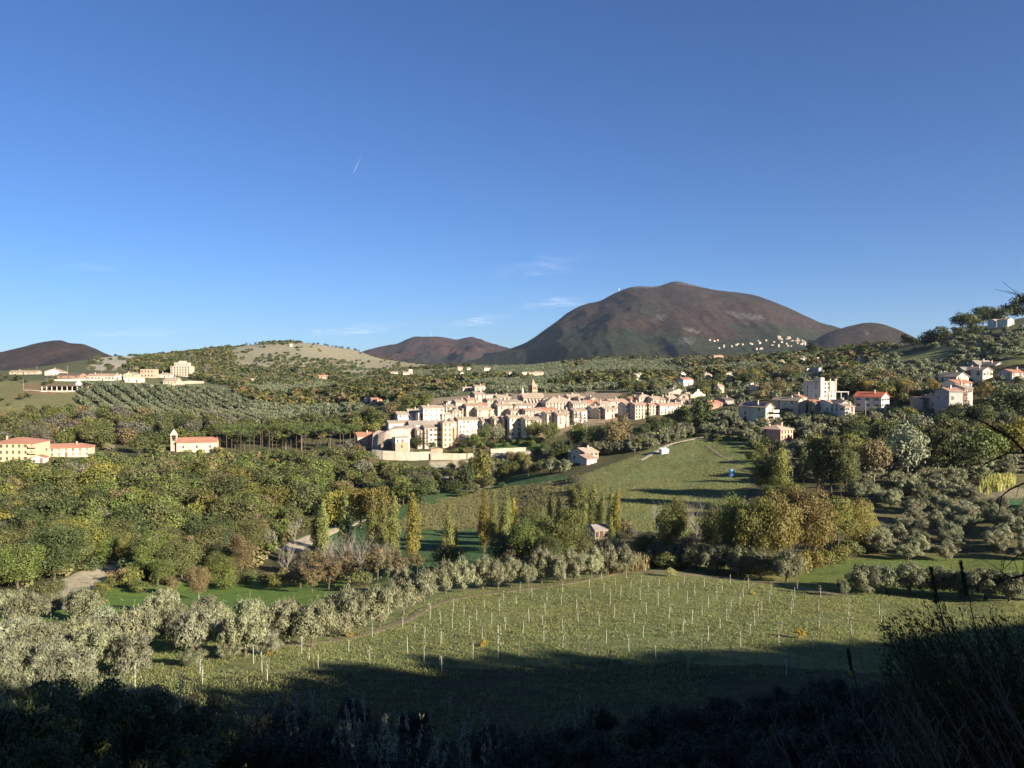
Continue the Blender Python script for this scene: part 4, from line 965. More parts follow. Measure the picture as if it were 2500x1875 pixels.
RH = [
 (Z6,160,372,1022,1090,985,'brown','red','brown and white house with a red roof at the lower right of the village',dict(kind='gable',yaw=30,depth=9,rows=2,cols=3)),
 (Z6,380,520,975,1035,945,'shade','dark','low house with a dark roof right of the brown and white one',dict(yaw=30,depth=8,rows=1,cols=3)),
 (Z6,925,1068,1075,1260,1020,'pale','pink','cream three storey house with solar panels and stacked terraces',dict(kind='cross',yaw=36,depth=14,rows=3,cols=3,extra=solar,d=352)),
 (Z6,1368,1470,985,1150,950,'pale','brown','cream two storey house with a dark left gable beside the cypresses',dict(kind='cross',yaw=38,depth=13,rows=3,cols=3,d=372)),
 (Z6,1415,1505,945,1040,905,'white','red','white house with a red roof peeping over the cream one by the cypresses',dict(yaw=30,depth=9,rows=2,cols=3,d=392)),
 (Z6,1120,1335,1375,1515,1325,'salmon','salmon','salmon pink house with a pale pink roof alone among the olives',dict(kind='hip',yaw=34,depth=10,rows=2,cols=4,win='plain',d=322)),
 (Z6,1662,1905,732,950,715,'white','tan','tall white and peach block house with a corner tower on the right',dict(kind='flat',yaw=18,depth=12,rows=4,cols=5,win='plain',name='apartment_house',cat='apartment house',d=398,extra=block_tower)),
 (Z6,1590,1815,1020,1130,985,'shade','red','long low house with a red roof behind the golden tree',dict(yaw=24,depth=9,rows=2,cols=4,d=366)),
 (Z6,1815,1945,1022,1130,985,'white','pink','white middle house of the row right of the golden tree',dict(yaw=24,depth=9,rows=2,cols=3,d=362)),
 (Z6,1945,2100,1030,1130,985,'cream','tan','cream gabled house with a lower pink roofed porch at the end of the row',dict(kind='cross',yaw=14,depth=10,rows=2,cols=3,d=358)),
 (Z6,2005,2148,1090,1140,1062,'cream','pink','low porch wing with a pink roof in front of the cream gabled house',dict(kind='shed',yaw=14,depth=4,rows=1,cols=2,win='wide',d=350)),
 (Z6,1590,1705,965,990,950,'cream','red','small house with an orange red gable below the tall white block',dict(kind='cross',yaw=10,depth=8,rows=1,cols=2)),
 (Z7,470,625,1215,1352,1162,'white','scarlet','white two storey hall with a bright red roof and rows of paired windows',dict(kind='cross',yaw=40,depth=12,rows=2,cols=3,win='wide',name='hall',cat='hall',door=False,sidecols=3,d=376)),
 (Z7,1150,1300,1220,1340,1195,'tan','brown','dim tan house with small windows left of the tall grey house in shade',dict(yaw=12,depth=8,rows=2,cols=3,d=368)),
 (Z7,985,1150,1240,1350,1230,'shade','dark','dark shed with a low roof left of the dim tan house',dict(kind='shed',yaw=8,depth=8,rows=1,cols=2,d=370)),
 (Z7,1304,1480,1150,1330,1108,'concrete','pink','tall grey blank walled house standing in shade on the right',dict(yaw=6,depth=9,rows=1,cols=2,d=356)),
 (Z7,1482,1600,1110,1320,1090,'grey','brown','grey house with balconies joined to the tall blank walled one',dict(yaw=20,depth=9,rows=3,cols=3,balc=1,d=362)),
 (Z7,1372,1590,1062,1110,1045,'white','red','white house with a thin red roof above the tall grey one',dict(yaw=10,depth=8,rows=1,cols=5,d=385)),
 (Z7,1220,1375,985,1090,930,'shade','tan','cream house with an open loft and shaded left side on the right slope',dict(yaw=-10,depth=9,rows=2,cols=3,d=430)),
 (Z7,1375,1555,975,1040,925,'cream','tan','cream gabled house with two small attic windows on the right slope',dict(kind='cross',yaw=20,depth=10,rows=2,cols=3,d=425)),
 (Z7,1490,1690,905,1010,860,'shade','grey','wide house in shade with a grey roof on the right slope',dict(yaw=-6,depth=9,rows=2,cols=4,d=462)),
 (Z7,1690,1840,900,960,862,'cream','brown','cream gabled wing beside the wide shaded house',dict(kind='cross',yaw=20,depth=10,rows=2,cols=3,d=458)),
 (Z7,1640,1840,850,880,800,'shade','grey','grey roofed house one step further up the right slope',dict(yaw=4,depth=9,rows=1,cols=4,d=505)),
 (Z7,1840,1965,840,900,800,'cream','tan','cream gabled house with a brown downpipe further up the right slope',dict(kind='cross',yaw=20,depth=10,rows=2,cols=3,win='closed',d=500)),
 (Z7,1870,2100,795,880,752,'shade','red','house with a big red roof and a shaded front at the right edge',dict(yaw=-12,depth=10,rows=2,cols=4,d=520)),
 (Z7,2100,2230,800,880,755,'cream','red','cream gable end of the big red roofed house at the right edge',dict(kind='cross',yaw=14,depth=10,rows=2,cols=2,d=518)),
 (Z7,2045,2230,922,980,890,'grey','red','low grey house with a red roof at the right edge above the dark trees',dict(yaw=10,depth=9,rows=1,cols=4,d=440)),
]
for r in RH: hz(r[0], *r[1:9], **r[9])
def pergola():
    x, y, z = hit(2046, 1000); x, y, z = at(2046, 380); m = y/F; r = link('pergola', None); w = 55*m
    zt = y*ray(2046, 956)[2]/ray(2046, 956)[1]
    r.location = (x, y, z); tag(r, 'white flat canopy on thin posts beside the tall white block', 'canopy')
    mb = MB(); mb.box(-w/2,w/2,0,4,zt-z-.3,zt-z); mb.build('roof', M['w_white'], r)
    for k in range(4):
        mb = MB(); xx = -w/2+.3+k*(w-.6)/3; mb.box(xx-.12,xx+.12,.1,.34,-1,zt-z-.303); mb.build('post', M['w_white'], r)
pergola()

# --- the small village far up on the mountain side
def on_mountain(px, py):
    sx, sy = proj(MV[...,0], MV[...,1], MV[...,2]); nt2 = MV.shape[1]//2
    dd = (sx[:, :nt2]-px)**2+(sy[:, :nt2]-py)**2
    i, j = np.unravel_index(np.argmin(dd), dd.shape); return MV[i, j]
_r = random.Random(3)
FV = []
for _ in range(46):
    t = _r.random(); px = 1900+95*t; py = 823+max(0, (t-.45))*42+_r.uniform(0, 14)*(1-abs(t-.5)); FV.append((px, py, _r.choice(['white','peach','tan','cream','pink'])))
for px, py in [(1735,832),(1745,834),(1752,834),(1800,843),(1787,847),(1803,841),(1812,842),(1833,839),(1851,834),(1854,840),(1870,833),(1886,843),(1889,837),(1870,833),(1856,853),(1861,852),(1850,853),(1767,849),(1757,850),(1908,838),(1903,845),(1900,848),(1922,842),(1926,845),(1933,847),(1980,842),(1768,847),(1838,841)]:
    FV.append((px, py, 'white'))
_far = {}
for i, (px, py, c) in enumerate(FV):
    p = on_mountain(px, py)
    k = (c, i % 2)
    if k not in _far:
        mb = MB(); w, h, d = 10+4*(i % 2), 7.5, 9
        mb.box(-w/2,w/2,0,d,-8,h,0); mb.add([(-w/2-.5,-.5,h+.01),(w/2+.5,-.5,h+.01),(w/2+.5,d+.5,h+.01),(-w/2-.5,d+.5,h+.01),(-w/2,d/2,h+2.2),(w/2,d/2,h+2.2)], [(0,1,5,4),(2,3,4,5),(1,2,5),(3,0,4),(0,3,2,1)], 1)
        for q_ in (-.25, .25): mb.box(w*q_-.6,w*q_+.6,-.06,-.001,h*.55,h*.8,2)
        _far[k] = mb.mesh('far_house', [M['w_'+dict(white='tan').get(c, 'stone')], M['t_tan'], M['glass']])
    o = link('far_house', _far[k], None, tuple(p)); o.rotation_euler = (0, 0, R(_r.uniform(-10, 40)))
    s = _r.uniform(.42, .78); o.scale = (s, s, s*_r.uniform(.8, 1.4))
    core = px > 1899
    tag(o, ('%s house packed into the mountain village below the peak' % dict(white='white',peach='peach coloured',tan='tan',cream='cream',pink='pinkish')[c]) if core else 'white house scattered on the slope left of the mountain village', 'house',
        'houses of the mountain village' if core else 'houses left of the mountain village')

# --- masts on the summits, poles
def mast(name, px, py_b, py_t, d, label, rad, arms=0):
    u, yy, _ = ray(px, py_b); zb = d*ray(px, py_b)[2]/yy; zt = d*ray(px, py_t)[2]/yy; x = d*u/yy
    mb = MB(); h = zt-zb; mb.tube([(0,0,-20 if d > 1000 else -1.5),(0,0,h*.5),(0,0,h)], [rad, rad*.8, rad*.4], 6)
    for k in range(arms): mb.box(-rad*2.2,rad*2.2,-rad*2.2,rad*2.2,h*(.4+.18*k),h*(.4+.18*k)+rad*1.5)
    o = mb.build(name, M['antenna'], None, (x, d, zb)); tag(o, label, 'mast'); return o
mast('radio_mast', 1511.5, 717, 702, 4620, 'tall radio mast with platforms on the left shoulder of the mountain', 1.9, 3)
mast('radio_mast', 1497, 721, 714, 4610, 'short aerial left of the tall radio mast', 1.2, 0)
mast('radio_mast', 1492, 722, 716, 4610, 'shortest aerial on the mountain shoulder, leftmost of the three', 1.1, 0)
mast('radio_mast', 1053, 822, 813, 6200, 'thin aerial on the middle hill', 1.6, 0)
mast('radio_mast', 634, 843, 829, 1390, 'thin pole on the crest of the bare hill', .35, 0)
POLES = [(165,902,913),(248,900,914),(57,935,953),(188,930,948),(90,903,916),(318,900,912),(325,900,912),(335,905,915),(427,940,952),(483,900,915),(1413,1070,1103),(1477,1075,1097),(2358,865,885),(2044,925,955),(1157,1090,1125),(927,1070,1110),(806,1060,1100),(736,1065,1100),(698,1063,1100),(2113,1000,1022),(28,1050,1078),(158,1060,1085),(1955,908,925)]
pm_ = None
for i, (px, t, b) in enumerate(POLES):
    x, y, z = hit(px, b); h = max(7.5, (b-t)*y/F)
    if pm_ is None:
        mb = MB(); mb.tube([(0,0,-1),(0,0,8)], [.16,.10], 6); mb.box(-.7,.7,-.05,.05,7.3,7.4); pm_ = mb.mesh('utility_pole', [M['bark_pale']])
    o = link('utility_pole', pm_, None, (x, y, z)); o.scale = (1.2, 1.2, h/8)
    tag(o, ['pale wooden utility pole on the left ridge','pale wooden utility pole near the village'][int(px > 600)], 'utility pole', ['poles on the left ridge','poles around the village'][int(px > 600)])
# ------------------------------------------------------------------ vegetation
def leaves(C, Nrm, ln, wd, rg, up=.0):
    """C centres, Nrm outward directions -> rectangles"""
    n = len(C); nn = Nrm+rg.normal(0, .38, (n, 3)); nn /= np.linalg.norm(nn, axis=1)[:, None]+1e-9
    t = rg.normal(0, 1, (n, 3)); t[:, 2] += up*3
    t -= nn*(t*nn).sum(1)[:, None]; t /= np.linalg.norm(t, axis=1)[:, None]+1e-9
    b = np.cross(nn, t); ln = ln*rg.uniform(.7, 1.35, n)[:, None]; wd = wd*rg.uniform(.7, 1.3, n)[:, None]
    V = np.stack([C-t*ln-b*wd*.4, C-t*ln*.1+b*wd, C+t*ln+b*wd*.15, C+t*ln*.2-b*wd], 1).reshape(-1, 3)
    return V, np.arange(4*n).reshape(-1, 4)
def sph(n, rg):
    v = rg.normal(0, 1, (n, 3)); return v/np.linalg.norm(v, axis=1)[:, None]
def cloud(blobs, n, rg, ln, wd, up=0, flat=.0, inner=.2):
    """blobs: array (k,6) x,y,z,rx,ry,rz"""
    ar = (blobs[:,3]*blobs[:,5]); k = rg.choice(len(blobs), n, p=ar/ar.sum()); d = sph(n, rg)
    d[:, 2] = np.where((d[:, 2] < -.35) & (rg.random(n) < .7), -d[:, 2], d[:, 2])
    rr = np.where(rg.random(n) < inner, rg.uniform(.35, .85, n), rg.uniform(.85, 1.12, n))[:, None]
    C = blobs[k, :3]+d*blobs[k, 3:6]*rr
    return leaves(C, d, ln, wd, rg, up)
def crown(kind, seed, n):
    rg = np.random.default_rng(seed)
    def shell(k, cz, rx, rz, b0, b1, f0=.45, f1=.85, zs=.85):
        d = sph(k, rg); d[:, 2] = d[:, 2]*.9+.1; f = rg.uniform(f0, f1, k)[:, None]
        c = d*f*np.array([rx, rx, rz]); c[:, 2] += cz; r = rg.uniform(b0, b1, k)
        return np.column_stack([c, r, r, r*zs])
    if kind == 'oak': B = np.vstack([shell(30, .52, .44, .42, .11, .19), [[0,0,.5,.28,.28,.30]]]); B[:, 2] = np.maximum(B[:, 2]-.03, .13); return cloud(B, n, rg, .030*(1800/n)**.5, .020*(1800/n)**.5)
    if kind == 'tall': B = np.vstack([shell(34, .52, .27, .47, .08, .14), [[0,0,.5,.15,.15,.38]]]); B[:, 2] = np.maximum(B[:, 2]-.03, .1); B[:, :2] *= (1.15-.75*np.clip(B[:, 2:3]-.35, 0, 1)); return cloud(B, n, rg, .026*(1800/n)**.5, .017*(1800/n)**.5, .3)
    if kind == 'olive':
        B = np.vstack([shell(30, .50, .50, .40, .09, .16, .5, .98), [[0,0,.46,.32,.32,.28]]]); B[:, 2] = np.maximum(B[:, 2]-.05, .11)
        V, Q = cloud(B, int(n*.85), rg, .045*(4200/n)**.5, .014*(4200/n)**.5, .5)
        m = n-int(n*.85); k = rg.choice(len(B), m); C = B[k, :3]+rg.normal(0, .35, (m, 3))*B[k, 3:4]; C[:, 2] += B[k, 5]*rg.uniform(.6, 1.5, m)
        V2, Q2 = leaves(C, sph(m, rg), .04*(4200/n)**.5, .009*(4200/n)**.5, rg, 2.0)
        return np.vstack([V, V2]), np.vstack([Q, Q2+len(V)])
    if kind == 'poplar':
        k = 54; z = rg.uniform(.10, .97, k); pr = .088*np.sin(np.pi*np.clip((z*.97+.05), 0, 1))**.55*(1.12-.35*z); a = rg.uniform(0, 6.28, k); q = rg.uniform(.2, .8, k)
        B = np.column_stack([np.cos(a)*pr*q, np.sin(a)*pr*q, z, pr*.55+.008, pr*.55+.008, pr*1.1+.02])
        return cloud(B, n, rg, .020*(1800/n)**.5, .009*(1800/n)**.5, 1.5)
    if kind == 'cypress':
        k = 60; z = rg.uniform(.05, .95, k); pr = .085*np.sin(np.pi*np.clip(z*.85+.12, 0, 1))**.5; a = rg.uniform(0, 6.28, k); q = rg.uniform(.2, .6, k)
        B = np.column_stack([np.cos(a)*pr*q, np.sin(a)*pr*q, z, pr*.55, pr*.55, pr*.9]); return cloud(B, n, rg, .02, .008, 2)
    if kind == 'pine':
        k = 20; a = rg.uniform(0, 6.28, k); q = rg.uniform(0, .36, k)
        B = np.column_stack([np.cos(a)*q, np.sin(a)*q, .84+rg.uniform(-.03, .05, k), np.full(k, .13), np.full(k, .13), np.full(k, .07)]); return cloud(B, n, rg, .022, .012, .5)
    if kind == 'bush': B = np.vstack([shell(12, .42, .50, .42, .16, .28), [[0,0,.35,.36,.36,.32]]]); B[:, 2] = np.maximum(B[:, 2], .18); return cloud(B, n, rg, .055*(700/n)**.5, .035*(700/n)**.5)
    if kind == 'sparse':  # thin autumn crown seen through its twigs
        B = shell(34, .60, .34, .36, .05, .10, .4, 1.0); return cloud(B, n, rg, .022, .012, .3, inner=.5)
    if kind == 'far': B = np.vstack([shell(7, .52, .36, .32, .18, .30)]); return cloud(B, n, rg, .15*(90/n)**.5, .11*(90/n)**.5)
def trunk(kind, seed):
    rg = random.Random(seed); mb = MB()
    def limb(p, d, L, r, dep):
        pts = [Vector(p)]; rad = [r]; v = Vector(d).normalized()
        for i in range(3):
            v = (v+Vector((rg.uniform(-.22,.22), rg.uniform(-.22,.22), rg.uniform(-.02,.22)))).normalized(); pts.append(pts[-1]+v*L/3); rad.append(r*(1-.28*(i+1)))
        mb.tube(pts, rad, 5 if dep < 2 else 3)
        if dep < DM:
            for k in range(NB):
                q = pts[1+rg.randrange(3)]; a = rg.uniform(0, 6.28); e = SP
                dd = (v+Vector((math.cos(a)*e, math.sin(a)*e, rg.uniform(.0,.5)))).normalized(); limb(q, dd, L*.62, r*.45, dep+1)
    if kind in ('poplar','cypress'): mb.tube([(0,0,-.04),(0,0,.15),(.004,0,.5),(0,0,.93)], [.017,.014,.009,.002], 6); return mb
    if kind == 'pine':
        mb.tube([(0,0,-.04),(.01,0,.3),(-.01,0,.6),(0,0,.84)], [.022,.018,.014,.008], 6)
        for k in range(7):
            a = k*.9; mb.tube([(0,0,.66+.02*k),(math.cos(a)*.15,math.sin(a)*.15,.76),(math.cos(a)*.28,math.sin(a)*.28,.83)], [.009,.006,.003], 4)
        return mb
    if kind == 'bush': DM, NB, SP = 1, 3, 1.0; [limb((0,0,-.05), (math.cos(k*2.1),math.sin(k*2.1),1.2), .5, .02, 0) for k in range(3)]; return mb
    if kind == 'olive':
        DM, NB, SP = 1, 3, .9; mb.tube([(0,0,-.06),(.01,0,.10),(0,.01,.24)], [.042,.032,.028], 7)
        for k in range(4): limb((0,0,.20), (math.cos(k*1.6+seed), math.sin(k*1.6+seed), 1.1), .36, .02, 0)
        return mb
    if kind in ('bare','sparse'):
        DM, NB, SP = 3 if kind == 'bare' else 2, 4, .75; mb.tube([(0,0,-.04),(.01,0,.15),(0,.01,.35)], [.022,.018,.014], 6)
        for k in range(6): limb((0,0,.18+.05*k), (math.cos(k*1.9+seed), math.sin(k*1.9+seed), 1.5), .42, .011, 0)
        return mb
    DM, NB, SP = 1, 3, .8; sp = .45 if kind == 'tall' else .9
    mb.tube([(0,0,-.05),(.01,0,.12),(0,.01,.28),(0,0,.55)], [.021,.017,.013,.008], 7)
    for k in range(5): limb((0,0,.22+.07*k), (math.cos(k*1.9+seed)*sp, math.sin(k*1.9+seed)*sp, 1.0), .34, .012, 0)
    return mb
NV = dict(oak=5, tall=4, olive=5, poplar=4, cypress=2, pine=3, bush=4, sparse=3, bare=3)
LOD = dict(oak=(9000,2200), tall=(9000,2200), olive=(6000,1500,15000), poplar=(5000,1800), cypress=(1500,1500), pine=(1500,900), bush=(1600,600,6000), sparse=(1500,900), bare=(0,0))
_cm = {}
def cmesh(kind, v, lod, mat):
    k = (kind, v, lod)
    if k not in _cm:
        V, Q = crown(kind, 100+v*7+len(kind), LOD[kind][lod]); _cm[k] = mk('crown', V, Q, M[mat])
    return _cm[k]
_tm = {}
def tmesh(kind, v, mat='bark'):
    k = (kind, v, mat)
    if k not in _tm: _tm[k] = trunk(kind, 5+v).mesh('trunk', M[mat])
    return _tm[k]
ADJ = dict(pgreen='green', far_olive='grey green', shade_darkened='blackish', dark='dark green', green='green', mid='mid green', ygreen='yellowish green', yellow='yellowing', gold='golden yellow', brown='brownish', rust='rust coloured', grey='greyish', red='reddish',
           olive='silvery', olive_dark='grey green', pine='green', sage='pale grey green', cypress='blackish green')
KNAME = dict(oak='broadleaf_tree', tall='tall_tree', olive='olive_tree', poplar='poplar_tree', cypress='cypress_tree', pine='umbrella_pine', bush='shrub', sparse='thin_tree', bare='bare_tree')
KCAT = dict(oak='tree', tall='tree', olive='olive tree', poplar='poplar', cypress='cypress', pine='pine', bush='shrub', sparse='tree', bare='bare tree')
COUNT = {}
TREES = []
SPECS = []
def tree(kind, x, y, h, wr=1.0, mat='green', label=None, group=None, lod=None, bark='bark', parts=True, z=None, rot=None, cat=None):
    """h height in metres, wr extra width factor; built at the end by plant_trees()"""
    r = math.hypot(x, y)
    if z is None: z = float(H(x, y))
    if lod is None: lod = 0 if r < 230 else 1
    if lod == 0 and r < 75 and len(LOD[kind]) > 2: lod = 2
    v = int(rng.integers(NV[kind])); rot = float(rng.uniform(0, 6.28)) if rot is None else rot
    px, _ = proj(x, y, z); big = h*max(.3, wr)/r*(1 if -60 < px < 2560 and y > 0 else .05)
    SPECS.append((big+(100 if group is None else 0), kind, x, y, z, h, wr, mat, label, group, lod, bark, parts, rot, cat, v))
    TREES.append((x, y, h*wr*.4))
def plant_trees():
    by = {}
    for s in SPECS: by.setdefault(KNAME[s[1]], []).append(s)
    for nm, L_ in by.items():
        L_.sort(key=lambda s: -s[0])
        for s in L_[:299]:
            big, kind, x, y, z, h, wr, mat, label, group, lod, bark, parts, rot, cat, v = s
            if parts and kind != 'bare' and h/math.hypot(x, y)*F > 22:
                root = link(nm, None); root.location = (x, y, z); root.rotation_euler = (0, 0, rot); root.scale = (h*wr, h*wr, h)
                c = link('crown', cmesh(kind, v, lod, mat), root); c.material_slots[0].link = 'OBJECT'; c.material_slots[0].material = M[mat]
                link('trunk', tmesh(kind, v, bark), root)
            else:
                root = link(nm, tmesh('bare', v, bark) if kind == 'bare' else cmesh(kind, v, lod, mat))
                root.location = (x, y, z-(0 if kind == 'bare' else h*.12)); root.rotation_euler = (0, 0, rot); root.scale = (h*wr, h*wr, h)
                if kind != 'bare': root.material_slots[0].link = 'OBJECT'; root.material_slots[0].material = M[mat]
            tag(root, label, cat or KCAT[kind], group)
        rest = L_[299:]
        if not rest: continue
        mats = sorted({s[7] for s in rest}); VV, QQ, MI = [], [], []; off = 0; tp = {}
        for s in rest:
            kind, x, y, z, h, wr, mat, rot, v = s[1], s[2], s[3], s[4], s[5], s[6], s[7], s[13], s[15]
            if kind == 'bare': continue
            n = 1100 if h/math.hypot(x, y)*F > 30 else 450
            if (kind, v, n) not in tp: tp[(kind, v, n)] = crown(kind, 100+v*7+len(kind), n)
            V, Q = tp[(kind, v, n)]; c, s_ = math.cos(rot), math.sin(rot)
            VV.append(np.column_stack([(V[:,0]*c-V[:,1]*s_)*h*wr+x, (V[:,0]*s_+V[:,1]*c)*h*wr+y, V[:,2]*h+z-h*.08])); QQ.append(Q+off); off += len(V); MI.append(np.full(len(Q), mats.index(mat)))
        lb = dict(broadleaf_tree='smaller broadleaf trees filling the far woods between the larger ones', olive_tree='smaller olive trees filling the far groves between the larger ones', shrub='smaller shrubs filling the far slopes and the bare hill').get(nm, 'smaller trees filling the far woods')
        tag(link('far_'+nm+'s', mk('far_'+nm+'s', np.vstack(VV), np.vstack(QQ), [M[m] for m in mats], np.concatenate(MI))), lb, dict(shrub='shrubs').get(nm, 'trees'), kind='stuff')
NATW = dict(oak=.98, tall=.64, olive=1.12, poplar=.19, cypress=.17, pine=.95, bush=1.1, sparse=.78, bare=.6)
def pt(kind, px, base, hpx, wpx, mat, label, group=None, d=None, **k):
    """tree given by its place in the photograph: foot, height and width in photo pixels"""
    if d is None: x, y, z = hit(px, base)
    else: x, y, z = at(px, d)
    h = hpx*y/F; wr = wpx/hpx/NATW[kind]
    return tree(kind, x, y, h, wr, mat, label, group, **k)
def clear(x, y, h, w, tol=.25):
    r = math.hypot(x, y); z = float(H(x, y)); px, pb = proj(x, y, z); _, ptop = proj(x, y, z+h); hw = w/2*F/y
    for a, b, t, bb, rr in RECTS:
        if r < rr+8 and px+hw*.8 > a and px-hw*.8 < b and pb > t and ptop < bb-(bb-t)*tol: return False
    return True
def scatter(poly, spacing, kinds, hr, region, seed=1, wr=(1.,1.), jit=.42, rr=(0, 1e9), excl=(), mind=.55, parts=True, tol=.25, angle=.5, rows=None, dens=1.0, maxn=400):
    """fills a patch of ground (given by its outline in the photograph) with single trees"""
    r_ = random.Random(seed); pts = [hit(a, b) for a, b in poly]
    xs = [p[0] for p in pts]; ys = [p[1] for p in pts]; ca, sa = math.cos(angle), math.sin(angle)
    cxx, cyy = (min(xs)+max(xs))/2, (min(ys)+max(ys))/2; Rr_ = math.hypot(max(xs)-min(xs), max(ys)-min(ys))/2+spacing
    sx, sy = (spacing, spacing) if rows is None else rows
    nx, ny = int(Rr_/sx)+1, int(Rr_/sy)+1; C = []
    for i in range(-nx, nx+1):
        for j in range(-ny, ny+1):
            u = (i+r_.uniform(-jit, jit))*sx; v = (j+r_.uniform(-jit, jit)+(.5 if (i % 2 and rows is None) else 0))*sy
            C.append((cxx+u*ca-v*sa, cyy+u*sa+v*ca))
    C = np.array(C); Z = H(C[:,0], C[:,1]); px, py = proj(C[:,0], C[:,1], Z); ok = inpoly(px, py, poly) & (C[:,1] > 10)
    d = np.hypot(C[:,0], C[:,1]); ok &= (d > rr[0]) & (d < rr[1])
    # hidden ground further back gives the same picture place: keep only what the sight line meets within the patch range
    C = C[ok]; C = C[np.argsort(np.hypot(C[:,0], C[:,1]))]; n = 0
    for x, y in C:
        if r_.random() > dens: continue
        kind, mat, wt_ = r_.choices(kinds, [k[2] for k in kinds])[0]
        h = r_.uniform(*hr)*(.62 if kind == 'bush' else 1); wf = r_.uniform(*wr); w = h*wf*NATW[kind]
        if any((x-a)**2+(y-b)**2 < (c*mind)**2*2 for a, b, c in TREES[-500:]): continue
        if not clear(x, y, h, w, tol): continue
        ppx, ppy = proj(x, y, float(H(x, y)))
        if any(inpoly(np.array([ppx]), np.array([ppy]), e)[0] for e in excl): continue
        adj = ADJ[mat]; nm = KNAME[kind].replace('_', ' ')
        tree(kind, x, y, h, wf, mat, '%s %s %s' % (adj, nm, region), '%s %ss %s' % (adj, nm, region), parts=parts, bark='bark'); n += 1
        if n >= maxn: break
    return n

# --- single trees that can be told apart
pt('oak',485,1463,93,76,'brown','lone small tree with light brown leaves standing in the bright green grass on the left',bark='bark_pale')
PO = [(772,1382,150,26,'pgreen','dark slim poplar at the left end of the poplar line by the sandy bank'),(790,1384,158,30,'pgreen','slim green poplar second from the left in the poplar line'),
 (845,1368,152,32,'pgreen','slim poplar third from the left whose lower trunk is bare'),(910,1368,150,32,'pgreen','leftmost of the three green poplars in a tight group'),(935,1362,158,26,'pgreen','middle one of the three green poplars in a tight group'),
 (959,1352,145,34,'pgreen','right one of the three green poplars in a tight group'),(1008,1380,168,36,'yellow','yellow green poplar standing alone with long shadows behind it'),
 (1094,1372,146,28,'pgreen','poplar with a rusty top growing out of a round bush'),(1111,1337,50,14,'gold','small bright golden poplar leaning on the rusty topped one'),
 (1182,1350,150,28,'yellow','tall yellowish poplar left of the dark oak group'),(1204,1340,138,22,'pgreen','slim poplar just right of the tall yellowish one'),(1236,1330,134,26,'pgreen','pointed green poplar behind the dark oak group'),
 (1255,1310,90,16,'gold','thin golden poplar behind the dark oak group'),(1342,1290,76,12,'gold','golden poplar tip above the dark oaks, left one'),(1364,1290,76,13,'gold','golden poplar tip above the dark oaks, right one'),
 (1398,1290,104,30,'pgreen','broad poplar behind the hut, left one of the pair'),(1422,1292,106,28,'pgreen','broad poplar behind the hut, right one of the pair'),(1448,1298,112,25,'pgreen','dark green poplar above the stone hut'),
 (1470,1296,90,17,'pgreen','thin poplar just right of the dark green one above the hut'),(1493,1312,116,20,'pgreen','left one of the twin poplars right of the hut'),(1507,1312,112,20,'yellow','right one of the twin poplars right of the hut'),
 (1492,1325,50,18,'pgreen','low young poplar at the foot of the twin poplars')]
for px, b, h, w, m, l in PO: pt('poplar', px, b, h*1.07, w*1.18, m, l)
pt('bush',1100,1392,72,95,'ygreen','round yellow green bush at the foot of the rusty topped poplar')
OK = [(1292,1392,150,125,'green','big leafy oak in the middle of the dark group below the poplars'),(1375,1388,162,125,'green','largest dark oak just left of the stone hut'),(1335,1398,108,100,'dark','dark low oak between the two biggest ones'),
 (1225,1392,100,90,'dark','dark oak at the left end of the group below the poplars'),(1256,1398,84,78,'brown','small greyish brown oak in front of the dark group'),(1422,1375,96,78,'mid','round tree directly in front of the hut left side'),
 (1200,1330,70,66,'dark','dark bush behind the left end of the oak group'),(1305,1340,120,90,'mid','tree at the back of the dark oak group'),
 (1640,1378,172,94,'green','tall ivy green tree standing alone between the hut and the autumn trees'),(1650,1352,150,70,'ygreen','yellowish tree top behind the tall ivy green tree'),
 (1575,1372,80,70,'green','low green tree right of the reeds'),(1745,1376,160,90,'mid','mid green tree left of the autumn group'),(1790,1392,198,110,'green','green tree at the left end of the autumn group'),
 (1842,1402,206,120,'ygreen','large yellow green tree, second in the autumn group'),(1898,1402,218,116,'rust','broad gold brown tree in the middle of the autumn group'),(1935,1378,206,120,'rust','tall yellow brown tree top in the autumn group'),
 (1988,1388,205,132,'rust','rusty orange tree at the centre right of the autumn group'),(2045,1366,176,124,'ygreen','olive yellow tree right of the rusty orange one'),(2085,1348,152,100,'rust','orange leaved round tree at the right end of the autumn group'),
 (2110,1335,116,80,'yellow','small bright yellow tree at the far right tip of the autumn group')]
for px, b, h, w, m, l in OK: pt('oak', px, b, h, w, m, l)
for k, (px, b, w, m) in enumerate([(1765,1392,60,'mid'),(1800,1398,70,'green'),(1835,1402,70,'ygreen'),(1872,1405,70,'ygreen'),(1905,1404,64,'ygreen'),(1940,1398,66,'brown'),(1972,1392,70,'rust'),(2005,1385,66,'ygreen'),(2040,1374,60,'ygreen'),(2078,1360,60,'mid'),(2108,1346,50,'yellow'),(1625,1388,60,'mid'),(1665,1386,60,'green')]):
    pt('bush', px, b, w*.9, w*1.25, m, 'leafy thicket filling the foot of the autumn coloured tree group', 'thicket under the autumn trees', lod=0)
